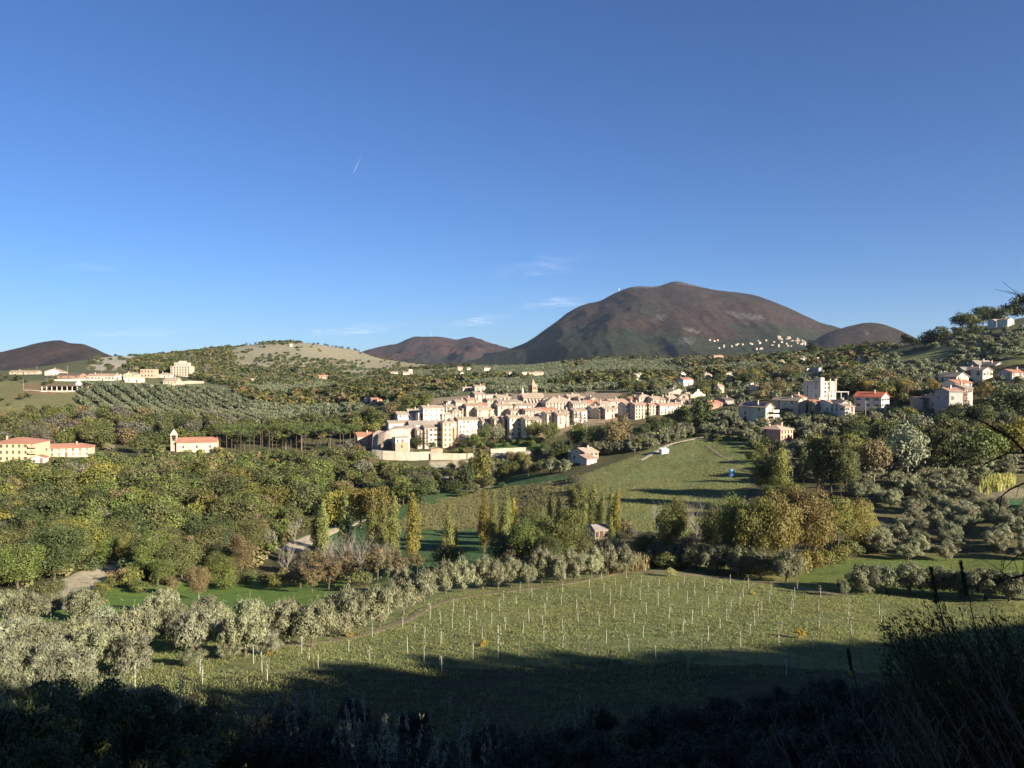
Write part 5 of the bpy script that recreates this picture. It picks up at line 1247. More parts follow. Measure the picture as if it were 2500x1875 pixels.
TL = [(1868,1235,142,56,'green','tall leafy poplar like tree, left one of the pair under the salmon pink house'),(1905,1238,160,60,'green','tall leafy poplar like tree, right one of the pair under the salmon pink house'),
 (1962,1182,100,20,'mid','very thin dark tree between the two tall groups under the houses'),(1995,1205,150,66,'green','left tree of the tall green trio below the white houses'),(2030,1208,166,66,'mid','middle tree of the tall green trio below the white houses'),
 (2066,1212,140,60,'mid','right tree of the tall green trio below the white houses'),(1880,1262,80,60,'mid','low tree at the foot of the pair under the salmon pink house'),(1935,1260,90,70,'green','low tree between the tall pair and the trio'),
 (1178,1192,106,44,'ygreen','tall ivy covered poplar in front of the cream retaining walls'),(1165,1180,80,44,'mid','small green tree left of the tall ivy covered poplar'),(1712,1050,92,60,'dark','dark ivy clad tree at the east tip of the village')]
for px, b, h, w, m, l in TL: pt('tall', px, b, h*1.05, w*1.2, 'ygreen' if (m == 'green' and px > 1800) else m, l)
OK2 = [(2135,1185,130,92,'brown','beige leaved round tree left of the white trunked poplar'),(2215,1172,150,104,'sage','pale yellow tree with a bright white forked trunk'),(2165,1120,110,90,'dark','dark tree behind the beige round one'),
 (2290,1165,125,110,'dark','dark wide tree in shade right of the white trunked one'),(2350,1160,120,110,'dark','dark wide tree, second right of the white trunked one'),(2300,1110,96,100,'mid','green round tree behind the dark wide ones'),
 (2400,1150,120,110,'green','green tree in front of the yellowing ones at the right edge'),(2440,1120,100,100,'yellow','yellowing tree at the right edge above the olive grove, left one'),(2490,1125,115,100,'yellow','yellowing tree at the right edge above the olive grove, right one'),
 (2250,1090,84,84,'sage','pale green tree behind the white trunked one'),(2370,1100,80,80,'mid','green tree top under the small lit olives on the right'),
 (1305,1078,56,60,'green','green tree at the left end of the row under the village front'),(1345,1082,58,50,'green','green tree second in the row under the village front'),(1410,1100,78,70,'green','large round dark tree above the farmhouse, first of three'),
 (1455,1100,72,64,'mid','large brownish green tree above the farmhouse, second of three'),(1500,1100,80,66,'brown','large brownish tree above the farmhouse, third of three'),(1522,1092,92,52,'brown','tall brown topped tree under the narrow part of the village'),
 (1368,1132,62,66,'dark','dark round tree immediately left of the farmhouse'),(1660,1052,66,76,'green','very large round green tree at the east end of the village'),(1600,1072,58,60,'dark','dark tree in shade right of the cypress'),
 (1625,1066,52,52,'dark','second dark tree in shade right of the cypress'),(1570,1080,50,50,'dark','dark tree in shade left of the cypress'),(1560,1100,38,36,'mid','small tree in front of the dark ones by the cypress'),
 (1020,1098,36,38,'dark','big round dark bush in front of the lower village houses'),(1055,1094,20,24,'dark','small round bush right of the big round one in front of the village'),
 (1215,1082,50,48,'sage','thin grey green tree in front of the village yellow houses'),(1185,1090,60,46,'mid','grey green tree rising left of the yellow village houses'),(1160,1096,40,44,'green','green tree at the foot of the loggia house'),
 (1130,1100,26,34,'dark','dark shrub like tree below the brownish peach house'),(1245,1135,36,38,'brown','brownish round tree in front of the bright garden wall'),(1275,1140,40,44,'ygreen','yellow green tree right of the brownish round one'),
 (1290,1162,46,30,'brown','slim tree with a pale trunk at the edge of the green field'),(1240,1172,44,46,'ygreen','yellow green tree at the top edge of the green field'),(1310,1120,28,44,'dark','dark bushes in the shade of the road wall'),
 (930,1080,18,30,'dark','dark round tree top hanging over the bastion shoulder'),
 (940,1235,70,72,'dark','dark round tree at the left corner of the green field'),(985,1232,78,76,'green','large green tree second from the left corner of the green field'),(1030,1228,70,66,'dark','dark green tree third from the left corner of the green field'),
 (1110,1205,40,60,'dark','dark tree on the rocky bank below the village wall'),(1140,1200,72,50,'dark','dark tall bush on the rocky bank'),
 (880,1290,112,100,'yellow','big golden yellow tree, the brightest in the middle wood'),(925,1290,116,74,'yellow','yellow tree right beside the big golden one'),(820,1290,105,66,'yellow','yellowish tree left of the big golden one'),
 (472,1298,76,66,'ygreen','bright yellow green tree above the clearing in the left wood'),(305,1392,100,40,'ygreen','tall narrow yellow green tree beside the sandy track'),(290,1040,30,24,'yellow','small yellow tree at the foot of the ridge orchard'),
 (590,1412,118,72,'brown','pale brown feathery tree at the edge of the left grass'),(650,1350,70,60,'grey','pale trunked grey tree behind the pale brown feathery one'),
 (375,1100,50,56,'dark','dark leafy tree left of the red roofed church'),(340,1110,54,60,'mid','large tree second left of the red roofed church'),(590,1098,50,50,'dark','dark round tree right of the red roofed church'),
 (1925,1000,28,40,'gold','round golden tree in front of the long low red roofed house'),(2122,970,46,34,'gold','golden round tree right of the tall white block'),(2212,978,54,42,'yellow','tall yellow green tree behind the white hall, left one'),
 (2182,975,50,34,'green','dark green tree touching the yellow one behind the white hall'),(2275,978,56,50,'yellow','tall yellow green tree behind the white hall, right one'),
 (1900,962,44,42,'brown','brown round tree left of the tall white block'),(1868,968,40,44,'brown','brownish tree second left of the tall white block'),(1840,935,38,32,'yellow','yellow tree crown further up left of the tall white block'),
 (1880,918,34,32,'yellow','yellow tree crown below the white villa on the far slope'),(1985,872,38,40,'dark','big dark tree on the crest under the right mountain'),
 (2410,985,60,60,'rust','rusty tree in front of the houses on the right slope'),(2450,1035,100,90,'dark','dark tree mass under the right slope houses, left'),(2495,1035,96,90,'dark','dark tree mass under the right slope houses, right'),(2400,1045,66,60,'dark','dark tree right of the tall grey house'),
 (2345,965,30,30,'gold','orange tree in front of the cream gabled house on the right slope')]
for px, b, h, w, m, l in OK2: pt('oak', px, b, h, w, m, l, bark='bark_pale' if 'trunk' in l else 'bark')
CY_ = [(1581,1040,58,12,'cypress','single tall cypress in front of the east wing of the village'),(1970,1022,42,8,'cypress','left cypress beside the cream house with a dark gable'),(1982,1026,50,9,'cypress','right cypress beside the cream house with a dark gable'),
 (1890,880,10,4,'cypress','tiny cypress near the long low white house'),(1863,1088,34,6,'cypress','slim cypress left of the salmon pink house'),(1885,1092,30,6,'cypress','slim cypress in front of the salmon pink house'),(1952,905,18,5,'cypress','slim cypress on the slope above the tall white block')]
for px, b, h, w, m, l in CY_: pt('cypress', px, b, h, w, m, l)
for px, b, h, l in [(1700,1345,112,'bare whitish tree with hanging branches beside the tall ivy green tree'),(845,1400,84,'leafless whitish tree below the third poplar'),(880,1412,94,'leafless whitish tree right of the third poplar'),
    (930,1398,60,'leafless grey brushwood tree under the three green poplars'),(955,1402,64,'second leafless grey brushwood tree under the three green poplars'),(1605,1312,70,'bare tangled tree left of the tall ivy green tree'),
    (815,1412,84,'leafless shrubby tree left of the whitish ones'),(700,1412,76,'thin bare tree at the edge of the left wood'),(720,1330,60,'grey bare tree above the sandy bank'),
    (502,918,26,'pale bare tree right of the grand villa'),(300,1085,36,'pale leafless tree near the long cream house'),(233,1020,26,'pale bare shrub below the ridge orchard'),(2230,915,24,'grey leafless tree on the right hillside')]:
    x, y, z = hit(px, b); tree('bare', x, y, h*y/F*1.1, 1.0, label=l, bark='bark_pale')

# --- olives: along the field path, the edge of the field and the hedge on the right
OV = [(690,1578,112,125),(762,1582,128,128),(850,1552,118,120),(928,1532,104,96),(985,1500,96,90),(1035,1472,90,76),(1088,1450,84,66),(1132,1444,84,62),(1178,1440,86,64),(1216,1440,82,60),(1248,1434,80,60),
      (1322,1424,90,60),(1362,1424,76,52),(1402,1418,80,60),(1444,1410,76,62),(1484,1404,80,60),(1522,1402,74,58),(975,1440,62,70),(1290,1432,60,50)]
for px, b, h, w in OV: pt('olive', px, b, h*1.05, w*1.12, 'olive', 'silvery olive tree in the row beside the dry path across the middle', 'olives beside the dry path')
OR = [(1608,1378,60,64),(1655,1384,62,64),(1700,1394,72,72),(1750,1402,76,76),(1806,1406,78,66),(1858,1412,82,84),(1920,1420,88,88)]
for px, b, h, w in OR: pt('olive', px, b, h, w*1.1, 'olive_dark', 'grey green olive tree in the row at the top right edge of the stake field', 'olives at the top edge of the stake field')
HG = [(2110,1448,76,90),(2165,1450,80,86),(2222,1452,84,86),(2285,1455,80,88),(2345,1460,80,88),(2405,1465,84,92),(2465,1468,84,92),(2530,1470,86,92)]
for px, b, h, w in HG: pt('olive', px, b, h, w*1.15, 'olive_dark', 'dark olive tree in the straight row crossing the grass on the right', 'olives of the straight right row')
pt('olive',2058,1457,52,36,'olive_dark','small round topped olive left of the straight right row')
pt('olive',470,1628,46,76,'olive_dark','low fallen olive branch shrub in the grass in front of the left olives')

# --- left fore grove (sunlit, big)
def grove(rows_, region, mat='olive', seed=4):
    r_ = random.Random(seed)
    for px, b, h, w in rows_:
        pt('olive', px, b, h, w, mat if r_.random() < .8 else 'sage', 'silvery olive tree %s' % region, 'olives %s' % region)
grove([(60,1545,110,120),(200,1520,90,110),(130,1500,60,80),(20,1510,80,100),(325,1600,130,150),(235,1640,120,140),(250,1570,90,120),(470,1602,140,150),(395,1540,110,110),(400,1500,70,80),(500,1510,60,86),(600,1605,130,120),(610,1540,90,90),(540,1560,100,90),
       (690,1530,70,80),(655,1600,70,80),(150,1700,150,180),(20,1700,150,180),(-80,1640,150,180),(90,1620,110,150),(-60,1560,110,140),(-30,1800,190,220),(110,1770,150,180),(330,1650,110,130),(50,1590,90,120),(190,1610,110,120),(560,1610,60,70),(430,1570,100,110)], 'in the bright grove at the lower left')

# --- right grove
scatter([(2120,1372),(2140,1300),(2230,1240),(2230,1180),(2400,1130),(2640,1110),(2640,1372)], 6.6, [('olive','olive',8),('olive','sage',1),('olive','olive_dark',3)], (3.6,4.9), 'in the grove on the right slope', 5, (1.1,1.35), .3, (165,320), mind=.45,
        excl=([(2370,1180),(2700,1160),(2700,1245),(2370,1240)],))
scatter([(2060,1215),(2150,1165),(2300,1130),(2300,1200),(2150,1260)], 6.2, [('olive','olive',3),('olive','olive_dark',2)], (4,5), 'under the tall right trees', 6, (1.,1.3), .35, (190,330))

# --- left wood
LW = [('oak','green',6),('oak','mid',6),('oak','dark',5),('tall','green',3),('tall','mid',2),('tall','ygreen',1),('oak','ygreen',2.0),('oak','brown',.9),('sparse','brown',.5),('oak','grey',.35),('oak','yellow',.35),('sparse','yellow',.4)]
CLR = ([(225,1500),(225,1395),(330,1360),(520,1290),(540,1320),(430,1345),(300,1420),(280,1440)],[(90,1480),(240,1385),(265,1390),(270,1440),(200,1460)],[(600,1380),(720,1310),(940,1240),(940,1290),(740,1370)])
scatter([(-260,1445),(-260,1130),(20,1135),(300,1140),(560,1110),(700,1115),(830,1120),(850,1210),(900,1270),(720,1330),(600,1385),(560,1415),(300,1440),(130,1445)], 8.0, LW, (6.2,13.5), 'in the dense wood on the left slope', 11, (1.0,1.3), .4, (175,420), excl=CLR, mind=.42, tol=.35, maxn=280)
scatter([(640,1425),(700,1390),(800,1375),(1000,1385),(1050,1420),(900,1440),(700,1470)], 6, [('sparse','brown',3),('bush','ygreen',2),('bush','brown',2),('sparse','grey',2),('bush','mid',1)], (4,7.5), 'in the thicket at the foot of the poplars', 12, (.9,1.3), .4, (160,260), mind=.4)
scatter([(0,1470),(120,1450),(250,1420),(560,1400),(640,1420),(560,1440),(330,1450),(200,1480),(60,1500)], 5.5, [('bush','mid',3),('bush','brown',2),('bush','green',3),('bush','ygreen',1)], (4,7), 'along the lower edge of the left wood', 13, (.9,1.3), .4, (160,230), excl=([(80,1490),(240,1395),(270,1420),(200,1480)],))
# wood between the left slope and the village
scatter([(640,1120),(900,1112),(960,1130),(1030,1130),(1050,1170),(1050,1225),(960,1240),(850,1210),(760,1160)], 8.0, [('oak','mid',4),('oak','grey',1.5),('sparse','grey',1.5),('oak','green',3),('oak','dark',2),('oak','brown',2)], (7,10), 'in the hollow below the village road', 14, (.95,1.2), .4, (300,400), mind=.4, tol=.3)
# behind the left buildings
scatter([(-200,1120),(-200,1060),(100,1010),(300,1030),(560,1040),(640,1050),(900,1035),(950,1010),(1000,985),(1060,985),(1000,1040),(880,1075),(700,1085),(420,1090),(200,1095),(60,1110)], 9.5, [('oak','green',5),('oak','mid',5),('oak','dark',3),('oak','grey',2.5),('bush','ygreen',1.2),('sparse','grey',1),('oak','brown',1)], (8,12), 'in the wood belt between church and orchard', 15, (.95,1.25), .4, (400,640), mind=.42, tol=.3, maxn=250)
# umbrella pines
r_ = random.Random(9)
for i in range(30):
    px = 530+i*11.5+r_.uniform(-4, 4); b = 1104+r_.uniform(-8, 6)-(i > 22)*4
    if 900 < px < 930: continue
    pt('pine', px, b, r_.uniform(58, 70), r_.uniform(34, 48), 'pine', 'flat topped umbrella pine with a bare trunk in the line west of the village', 'line of umbrella pines')
scatter([(620,1110),(900,1104),(900,1090),(620,1092)], 7, [('bush','dark',2),('bush','mid',2)], (5,8), 'under the umbrella pines', 16, (.9,1.3), .4, (380,480))
# trees around the right half
RW = [('oak','mid',3),('oak','dark',4),('oak','green',3),('olive','olive_dark',3),('oak','brown',1),('bush','mid',2),('oak','ygreen',.8)]
scatter([(2080,1150),(2060,1060),(2150,1025),(2250,1022),(2420,1035),(2620,1050),(2620,1110),(2400,1130),(2250,1150),(2120,1160)], 8.5, RW, (7,11), 'in the wood below the right hand houses', 17, (.95,1.25), .4, (240,380), mind=.42, tol=.3)
scatter([(1700,1062),(1700,1030),(1850,1005),(2000,1025),(2080,1020),(2080,1110),(1990,1120),(1900,1112),(1850,1090)], 6.5, [('olive','olive_dark',5),('olive','olive',4),('bush','mid',1),('oak','mid',.5)], (4.4,5.8), 'around the houses on the right', 18, (1.,1.3), .38, (280,460), mind=.42, tol=.3)
scatter([(2060,1042),(2130,1005),(2620,1022),(2620,1060),(2300,1050)], 6.5, [('olive','olive',5),('olive','olive_dark',4)], (4,5.2), 'in front of the shaded houses on the right', 19, (1.,1.3), .38, (280,460), mind=.42, tol=.3)
scatter([(1370,1100),(1440,1125),(1490,1155),(1560,1120),(1640,1085),(1700,1062),(1640,1050),(1530,1085),(1450,1100)], 6.2, [('olive','olive_dark',6),('olive','olive',2),('bush','yellow',.4)], (4.4,5.8), 'between farmhouse and metal shed', 20, (1.,1.3), .38, (320,420), mind=.42, tol=.25)
scatter([(1700,985),(1760,950),(1900,930),(2050,960),(2150,1000),(2300,1000),(2300,950),(2080,920),(1900,905),(1700,940),(1500,952),(1560,962)], 9, [('oak','mid',4),('oak','dark',3),('oak','brown',2),('oak','ygreen',1.5),('olive','olive_dark',2),('oak','yellow',.5)], (7,11), 'among the upper houses on the right', 21, (.95,1.2), .4, (380,720), mind=.45, tol=.3, maxn=160)
scatter([(1090,1155),(1290,1110),(1380,1120),(1420,1148),(1330,1160),(1230,1172),(1120,1195)], 7, [('oak','mid',3),('bush','dark',2),('oak','ygreen',1),('olive','olive_dark',2)], (4.5,7.5), 'on the bank under the garden walls', 22, (.95,1.2), .4, (300,390), mind=.45, tol=.3)
scatter([(1100,1108),(1104,1082),(1200,1080),(1330,1072),(1335,1100),(1220,1108)], 5, [('bush','green',3),('bush','mid',2),('bush','dark',2),('bush','brown',1)], (4,7), 'on the bank between the village front and the road', 26, (1.,1.3), .4, (380,430), mind=.4, tol=.2)
scatter([(1045,1150),(1210,1130),(1230,1190),(1130,1215),(1060,1190)], 6.5, [('bush','mid',3),('bush','dark',3),('oak','mid',1)], (4,7), 'on the pale rocky bank under the walls', 27, (1.,1.3), .4, (300,395), mind=.4, tol=.2)
# shrubs beside the field boundary and slopes
strip_b = [(1405,1172),(1425,1200),(1450,1222),(1475,1245),(1500,1262),(1520,1290),(1535,1310)]
for i, (a, b) in enumerate(strip_b):
    for k in range(2): pt('bush', a+k*9-4, b+k*6, 20+i*3, 34, ['brown','grey','mid'][(i+k) % 3], 'brownish shrub in the hedge that splits the two grass fields', 'hedge between the grass fields')
scatter([(1560,1385),(1560,1325),(1720,1320),(1730,1385)], 4.5, [('bush','mid',2),('bush','brown',2),('bush','grey',2)], (4,7), 'in the undergrowth behind the stake field', 23, (.9,1.3), .4, (150,220), mind=.4)
scatter([(1740,1160),(1830,1080),(1990,1110),(1990,1180),(1850,1210),(1830,1300),(1770,1300)], 9, [('bush','mid',2),('oak','green',1),('olive','olive_dark',2)], (3.5,6), 'on the right side of the upper field', 24, (1.,1.3), .45, (220,330), excl=([(1400,1100),(1820,1060),(1845,1160),(1790,1290),(1400,1290)],), mind=.5)
# --- right hill and skyline trees
for px, b, h, w in [(2212,845,34,30),(2235,850,30,34),(2262,848,46,46),(2290,842,52,50),(2308,838,38,40),(2350,812,56,56),(2372,806,48,52),(2400,792,56,56),(2420,785,52,54),(2446,770,40,40),(2465,768,50,54),(2490,766,64,56),(2520,770,70,60),(2380,820,40,44),(2340,826,36,40),
                    (2165,855,28,34),(2140,858,30,36),(2110,862,34,34),(2075,866,30,36),(2050,868,26,30),(2022,872,24,26),(2190,858,24,26)]:
    pt('oak', px, b, h, w*1.15, ['dark','dark','mid'][px % 3], 'dark oak on the skyline of the right hill', 'skyline oaks of the right hill')
scatter([(2040,900),(2100,880),(2200,865),(2300,840),(2560,785),(2560,930),(2440,945),(2330,940),(2150,935),(2040,925)], 9.5, [('olive','olive_dark',4),('bush','brown',2),('olive','olive',3),('bush','grey',2)], (4,6), 'on the open meadow of the right hill', 25, (1.,1.4), .45, (430,1000), excl=([(2170,890),(2215,862),(2340,848),(2300,884)],), mind=.6, parts=False, maxn=330)
# --- shrubs on the bare hill
r_ = random.Random(12); n = 0
while n < 190:
    px = r_.uniform(565, 1035); b = r_.uniform(830, 925)
    x, y, z = hit(px, b)
    if math.hypot(x, y) < 1040 or (px > 700 and b < 880 and b > 838+(px-700)*.12 and r_.random() < .8) or (b < 900 and r_.random() < .25): continue
    tree('bush', x, y, r_.uniform(2.6, 4.6), r_.uniform(1, 1.5), r_.choice(['dark','mid','dark']), 'dark round shrub dotted on the bare hill', 'shrubs of the bare hill', parts=False, lod=1); n += 1
r_ = random.Random(14); n = 0
while n < 75:
    px = r_.uniform(215, 470); b = r_.uniform(855, 905); x, y, z = hit(px, b)
    if math.hypot(x, y) < 800: continue
    tree('bush', x, y, r_.uniform(3.5, 6), r_.uniform(1, 1.5), r_.choice(['dark','mid','mid']), 'dark shrub among the pale rocks above the ridge villas', 'shrubs of the rocky slope', parts=False, lod=1); n += 1

HS = True
# --- far orchards and woods: too many to count, one object each
FT = [crown('far', s, 90) for s in (1, 2, 3, 4)]
FO = [crown('olive', 40+s, 110) for s in (1, 2, 3)]
def mass(name, label, cat, P, hs, tmpl, mats, seed):
    rg = np.random.default_rng(seed); VV, QQ, MI = [], [], []; off = 0
    for x, y, h in zip(P[:,0], P[:,1], hs):
        V, Q = tmpl[rg.integers(len(tmpl))]; a = rg.uniform(0, 6.28); c, s = math.cos(a), math.sin(a); wf = rg.uniform(.95, 1.3)
        V2 = np.column_stack([(V[:,0]*c-V[:,1]*s)*h*wf+x, (V[:,0]*s+V[:,1]*c)*h*wf+y, V[:,2]*h-h*.12+float(H(x, y))])
        VV.append(V2); QQ.append(Q+off); off += len(V2); MI.append(np.full(len(Q), rg.choice(len(mats), p=[m[1] for m in mats])))
    o = link(name, mk(name, np.vstack(VV), np.vstack(QQ), [M[m[0]] for m in mats], np.concatenate(MI)))
    return tag(o, label, cat, kind='stuff')
def fill(poly, sp, r0, r1, seed, jit=.4, ang=.4, rows=None, dens=1., excl=()):
    rg = np.random.default_rng(seed); pxs = [p[0] for p in poly]; x0 = at(min(pxs), r1)[0]; x1 = at(max(pxs), r1)[0]; x0 = min(x0, at(min(pxs), r0)[0]); x1 = max(x1, at(max(pxs), r0)[0])
    sx, sy = rows or (sp, sp); cxx, cyy = (x0+x1)/2, (r0+r1)/2; Rr_ = math.hypot(x1-x0, r1-r0)/2
    I, J = np.meshgrid(np.arange(-int(Rr_/sx), int(Rr_/sx)+1), np.arange(-int(Rr_/sy), int(Rr_/sy)+1)); I = I.ravel()+rg.uniform(-jit, jit, I.size); J = J.ravel()+rg.uniform(-jit, jit, J.size)
    X = cxx+I*sx*math.cos(ang)-J*sy*math.sin(ang); Y = cyy+I*sx*math.sin(ang)+J*sy*math.cos(ang); k = Y > 50; X, Y = X[k], Y[k]
    Z = H(X, Y); px, py = proj(X, Y, Z); r = np.hypot(X, Y); ok = inpoly(px, py, poly) & (r > r0) & (r < r1) & (rg.random(len(X)) < dens)
    for e in excl: ok &= ~inpoly(px, py, e)
    X, Y, px, py, r = X[ok], Y[ok], px[ok], py[ok], r[ok]; keep = np.ones(len(X), bool)
    for a, b, t, bb, rr in RECTS: keep &= ~((r < rr+10) & (px > a-2) & (px < b+2) & (py > t-1) & (py-5.0*F/Y < bb-(bb-t)*.3))
    return np.column_stack([X[keep], Y[keep]])
rg = np.random.default_rng(77)
# the ridge orchard: regular rows; nearest trees single, rest as one
ORCH = [(185,958),(215,938),(330,945),(470,948),(560,960),(690,1010),(720,1032),(560,1045),(470,1038),(350,1015),(250,1005),(200,1000)]
_a, _b = hit(262,956), hit(345,1012); ROWANG = math.atan2(_b[1]-_a[1], _b[0]-_a[0])
P = fill(ORCH, 6, 480, 760, 5, .06, ROWANG, (4.3, 8.6)); P = P[np.argsort(np.hypot(P[:,0], P[:,1]))]
k_ind = 130
for x, y in P[:k_ind]: tree('olive', x, y, rg.uniform(4.2, 5.2), rg.uniform(1.05, 1.25), 'olive_dark', 'round olive tree in the straight rows of the orchard below the ridge villas', 'olives of the ridge orchard', parts=False, lod=1)
if len(P) > k_ind: mass('olive_orchard', 'far rows of round olives in the orchard below the ridge villas', 'orchard', P[k_ind:], rg.uniform(4.2, 5.2, len(P)-k_ind), FO, [('far_olive',1.)], 6)
FAR_O = [(640,1040),(600,990),(560,945),(640,925),(780,925),(900,920),(1050,900),(1300,895),(1420,880),(1650,870),(1800,862),(2000,850),(2120,848),(2160,900),(2100,925),(1900,905),(1700,930),(1550,948),(1400,958),(1250,962),(1130,965),(1000,980),(880,1000),(740,1030)]
P = fill(FAR_O, 7, 500, 1350, 7, .28, .9, (6.6, 7.6), .93); P = P[~inpoly(*(proj(P[:,0], P[:,1], H(P[:,0], P[:,1]))), [(1330,880),(1440,872),(1440,885),(1330,890)])]
u_ = fbm(P[:,0]/70., P[:,1]/70., 3, 44); isw = u_ > .56
mass('olive_groves', 'far grey green olive groves covering the hills behind the village', 'olive grove', P[~isw], rg.uniform(3.8, 5.4, (~isw).sum()), FO, [('far_olive',.6),('olive_dark',.4)], 8)
Pw = P[isw]; Pw = Pw[rg.random(len(Pw)) < .75]
mass('far_wood', 'patches of dark oak wood between the far olive groves', 'wood', Pw, rg.uniform(5.5, 10, len(Pw)), FT, [('dark',.35),('mid',.35),('green',.12),('brown',.12),('yellow',.02),('ygreen',.04)], 9)
# scrub wood at the foot of the bare hill and behind the villas
SC = [(300,905),(330,880),(440,858),(560,845),(575,900),(700,900),(850,915),(900,925),(700,945),(560,945),(500,935),(430,915)]
P = fill(SC, 8, 690, 1400, 10, .45, .2, None, .95); mass('scrub_wood', 'dark scrub wood on the lower flank of the bare hill', 'wood', P, rg.uniform(4.5, 8.5, len(P)), FT, [('dark',.4),('mid',.4),('brown',.12),('grey',.08)], 11)
P = fill([(-300,1020),(-300,915),(60,915),(130,935),(60,960),(130,1000),(110,1045),(-100,1060)], 13, 420, 900, 12, .45, .2, None, .45); mass('slope_scrub', 'scattered dark bushes on the bare slope at the far left', 'scrub', P, rg.uniform(2.5, 6, len(P)), FT, [('dark',.5),('mid',.5)], 13)
P = fill([(620,1120),(60,1000),(200,1005),(470,1045),(720,1036),(940,1010),(900,1060),(700,1085),(400,1090),(200,1100)], 7, 380, 640, 14, .45, .2, None, .7); mass('undergrowth', 'low undergrowth filling the wood belt between church and orchard', 'undergrowth', P, rg.uniform(3, 5.5, len(P)), FT, [('dark',.3),('mid',.4),('brown',.15),('grey',.15)], 15)
P = fill([(-300,1450),(-300,1130),(560,1110),(900,1115),(1080,1170),(1060,1220),(900,1262),(720,1325),(560,1415),(130,1445)], 5.5, 185, 410, 16, .45, .2, None, .9, excl=CLR); mass('undergrowth', 'low undergrowth filling the dense wood on the left slope', 'undergrowth', P, rg.uniform(3.5, 6.5, len(P)), [crown('bush', s, 340) for s in (1,2,3)], [('dark',.25),('mid',.35),('brown',.15),('green',.15),('ygreen',.1)], 17)
P = fill([(1500,1085),(1560,1075),(1700,1060),(1860,1000),(2100,1000),(2600,1000),(2600,1110),(2100,1160),(2060,1215),(1990,1180),(1900,1120),(1700,1070)], 6.5, 230, 480, 18, .45, .2, None, .55); mass('undergrowth', 'low undergrowth between the houses and trees on the right', 'undergrowth', P, rg.uniform(2, 4, len(P)), [crown('bush', s, 160) for s in (1,2,3)], [('dark',.35),('mid',.45),('grey',.2)], 19)
P = fill([(1500,985),(1700,1000),(1860,1000),(2100,990),(2560,1000),(2560,880),(2330,925),(2150,925),(1900,905),(1700,930),(1550,948)], 9, 380, 800, 20, .45, .2, None, .7); mass('hill_scrub', 'olives and scrub covering the slope among the upper right houses', 'scrub', P, rg.uniform(3, 5.5, len(P)), FT+FO, [('far_olive',.45),('olive_dark',.2),('mid',.25),('brown',.1)], 21)
P = fill([(560,925),(560,842),(620,832),(700,830),(860,862),(1040,885),(1040,910),(880,905),(700,905)], 8.5, 1040, 1560, 30, .48, .3, None, 1.)
_ppx, _ppy = proj(P[:,0], P[:,1], H(P[:,0], P[:,1])); _c = fbm(P[:,0]/55., P[:,1]/55., 3, 61)
_k = _c > .60-.16*np.clip((700-_ppx)/140., -.2, 1)-.14*np.clip((_ppy-862)/40., 0, 1)
P = P[_k & ~((_ppx > 735) & (_ppy < 872+(_ppx-735)*.1) & (_c < .72))]
mass('scrub', 'patches of dark scrub creeping up the bare hill', 'scrub', P, rg.uniform(2.5, 5.5, len(P)), FT, [('dark',.5),('mid',.5)], 31)
HAZE = 2.6e-5
# ------------------------------------------------------------------ the stake field
r_ = random.Random(21)
mb = MB(); mb.tube([(0,0,-.2),(0,0,1.5)], [.032,.028], 5); STK = mb.mesh('stake', [M['stake']])
def sapling_mesh(seed):
    rg2 = np.random.default_rng(seed); n = 60; C = np.column_stack([rg2.normal(0, .16, n), rg2.normal(0, .16, n), rg2.uniform(.6, 1.9, n)])
    V, Q = leaves(C, sph(n, rg2), .09, .03, rg2, 1.); mb = MB(); mb.tube([(0.1,0,-.1),(.08,0,.9),(.02,.03,1.7)], [.018,.014,.006], 4)
    V1 = np.array(mb.v); q1 = [f for f in mb.f if len(f) == 4]
    return mk('sapling', np.vstack([V1, V]), np.vstack([np.array(q1), Q+len(V1)]), [M['twig'], M['sage']], [0]*len(q1)+[1]*n)
SAP = [sapling_mesh(s) for s in range(4)]
FIELD = [(640,1600),(760,1590),(900,1560),(1020,1510),(1080,1470),(1250,1450),(1420,1430),(1530,1408),(1640,1412),(1850,1432),(2050,1462),(2160,1500),(2160,1600),(1900,1600),(1600,1650),(1200,1640),(800,1650),(560,1690),(430,1660)]
u0 = R(24); ca, sa = math.cos(u0), math.sin(u0); ns = 0
for i in range(-30, 31):
    for j in range(-30, 31):
        x = i*5.2*ca-j*5.0*sa+r_.uniform(-.25,.25); y = 110+i*5.2*sa+j*5.0*ca+r_.uniform(-.25,.25)
        if y < 40: continue
        z = float(H(x, y)); px, py = proj(x, y, z)
        if not inpoly(np.array([px]), np.array([py]), FIELD)[0] or r_.random() < .12: continue
        t = link('staked_sapling', None, None, (x, y, z)); t.rotation_euler = (r_.uniform(-.05,.05), r_.uniform(-.05,.05), r_.uniform(0, 6.28)); s = r_.uniform(.85, 1.25); t.scale = (1,1,s)
        tag(t, 'young tree tied to a pale stake in the rows of the grass field', 'sapling', 'staked saplings in the grass field')
        link('stake', STK, t)
        if r_.random() < .8: link('sapling', SAP[r_.randrange(4)], t, (.08, 0, 0))
        ns += 1
for px, b, h, l in [(330,1682,1.9,'staked sapling with two thin poles in front of the left olives'),(440,1730,2.2,'tall staked sapling at the edge of the left shadow'),(1920,1650,2.0,'small leafy sapling on a white pole inside the right shadow band'),(2072,1645,2.1,'white leaning sapling pole with leaves lit in the right shadow'),(1216,1610,3.2,'tallest thin pole sapling near the shadow edge in the middle')]:
    x, y, z = hit(px, b); t = link('staked_sapling', None, None, (x, y, z)); t.scale = (1.3,1.3,h/1.5); tag(t, l, 'sapling'); link('stake', STK, t); link('sapling', SAP[1], t, (.08,0,0))
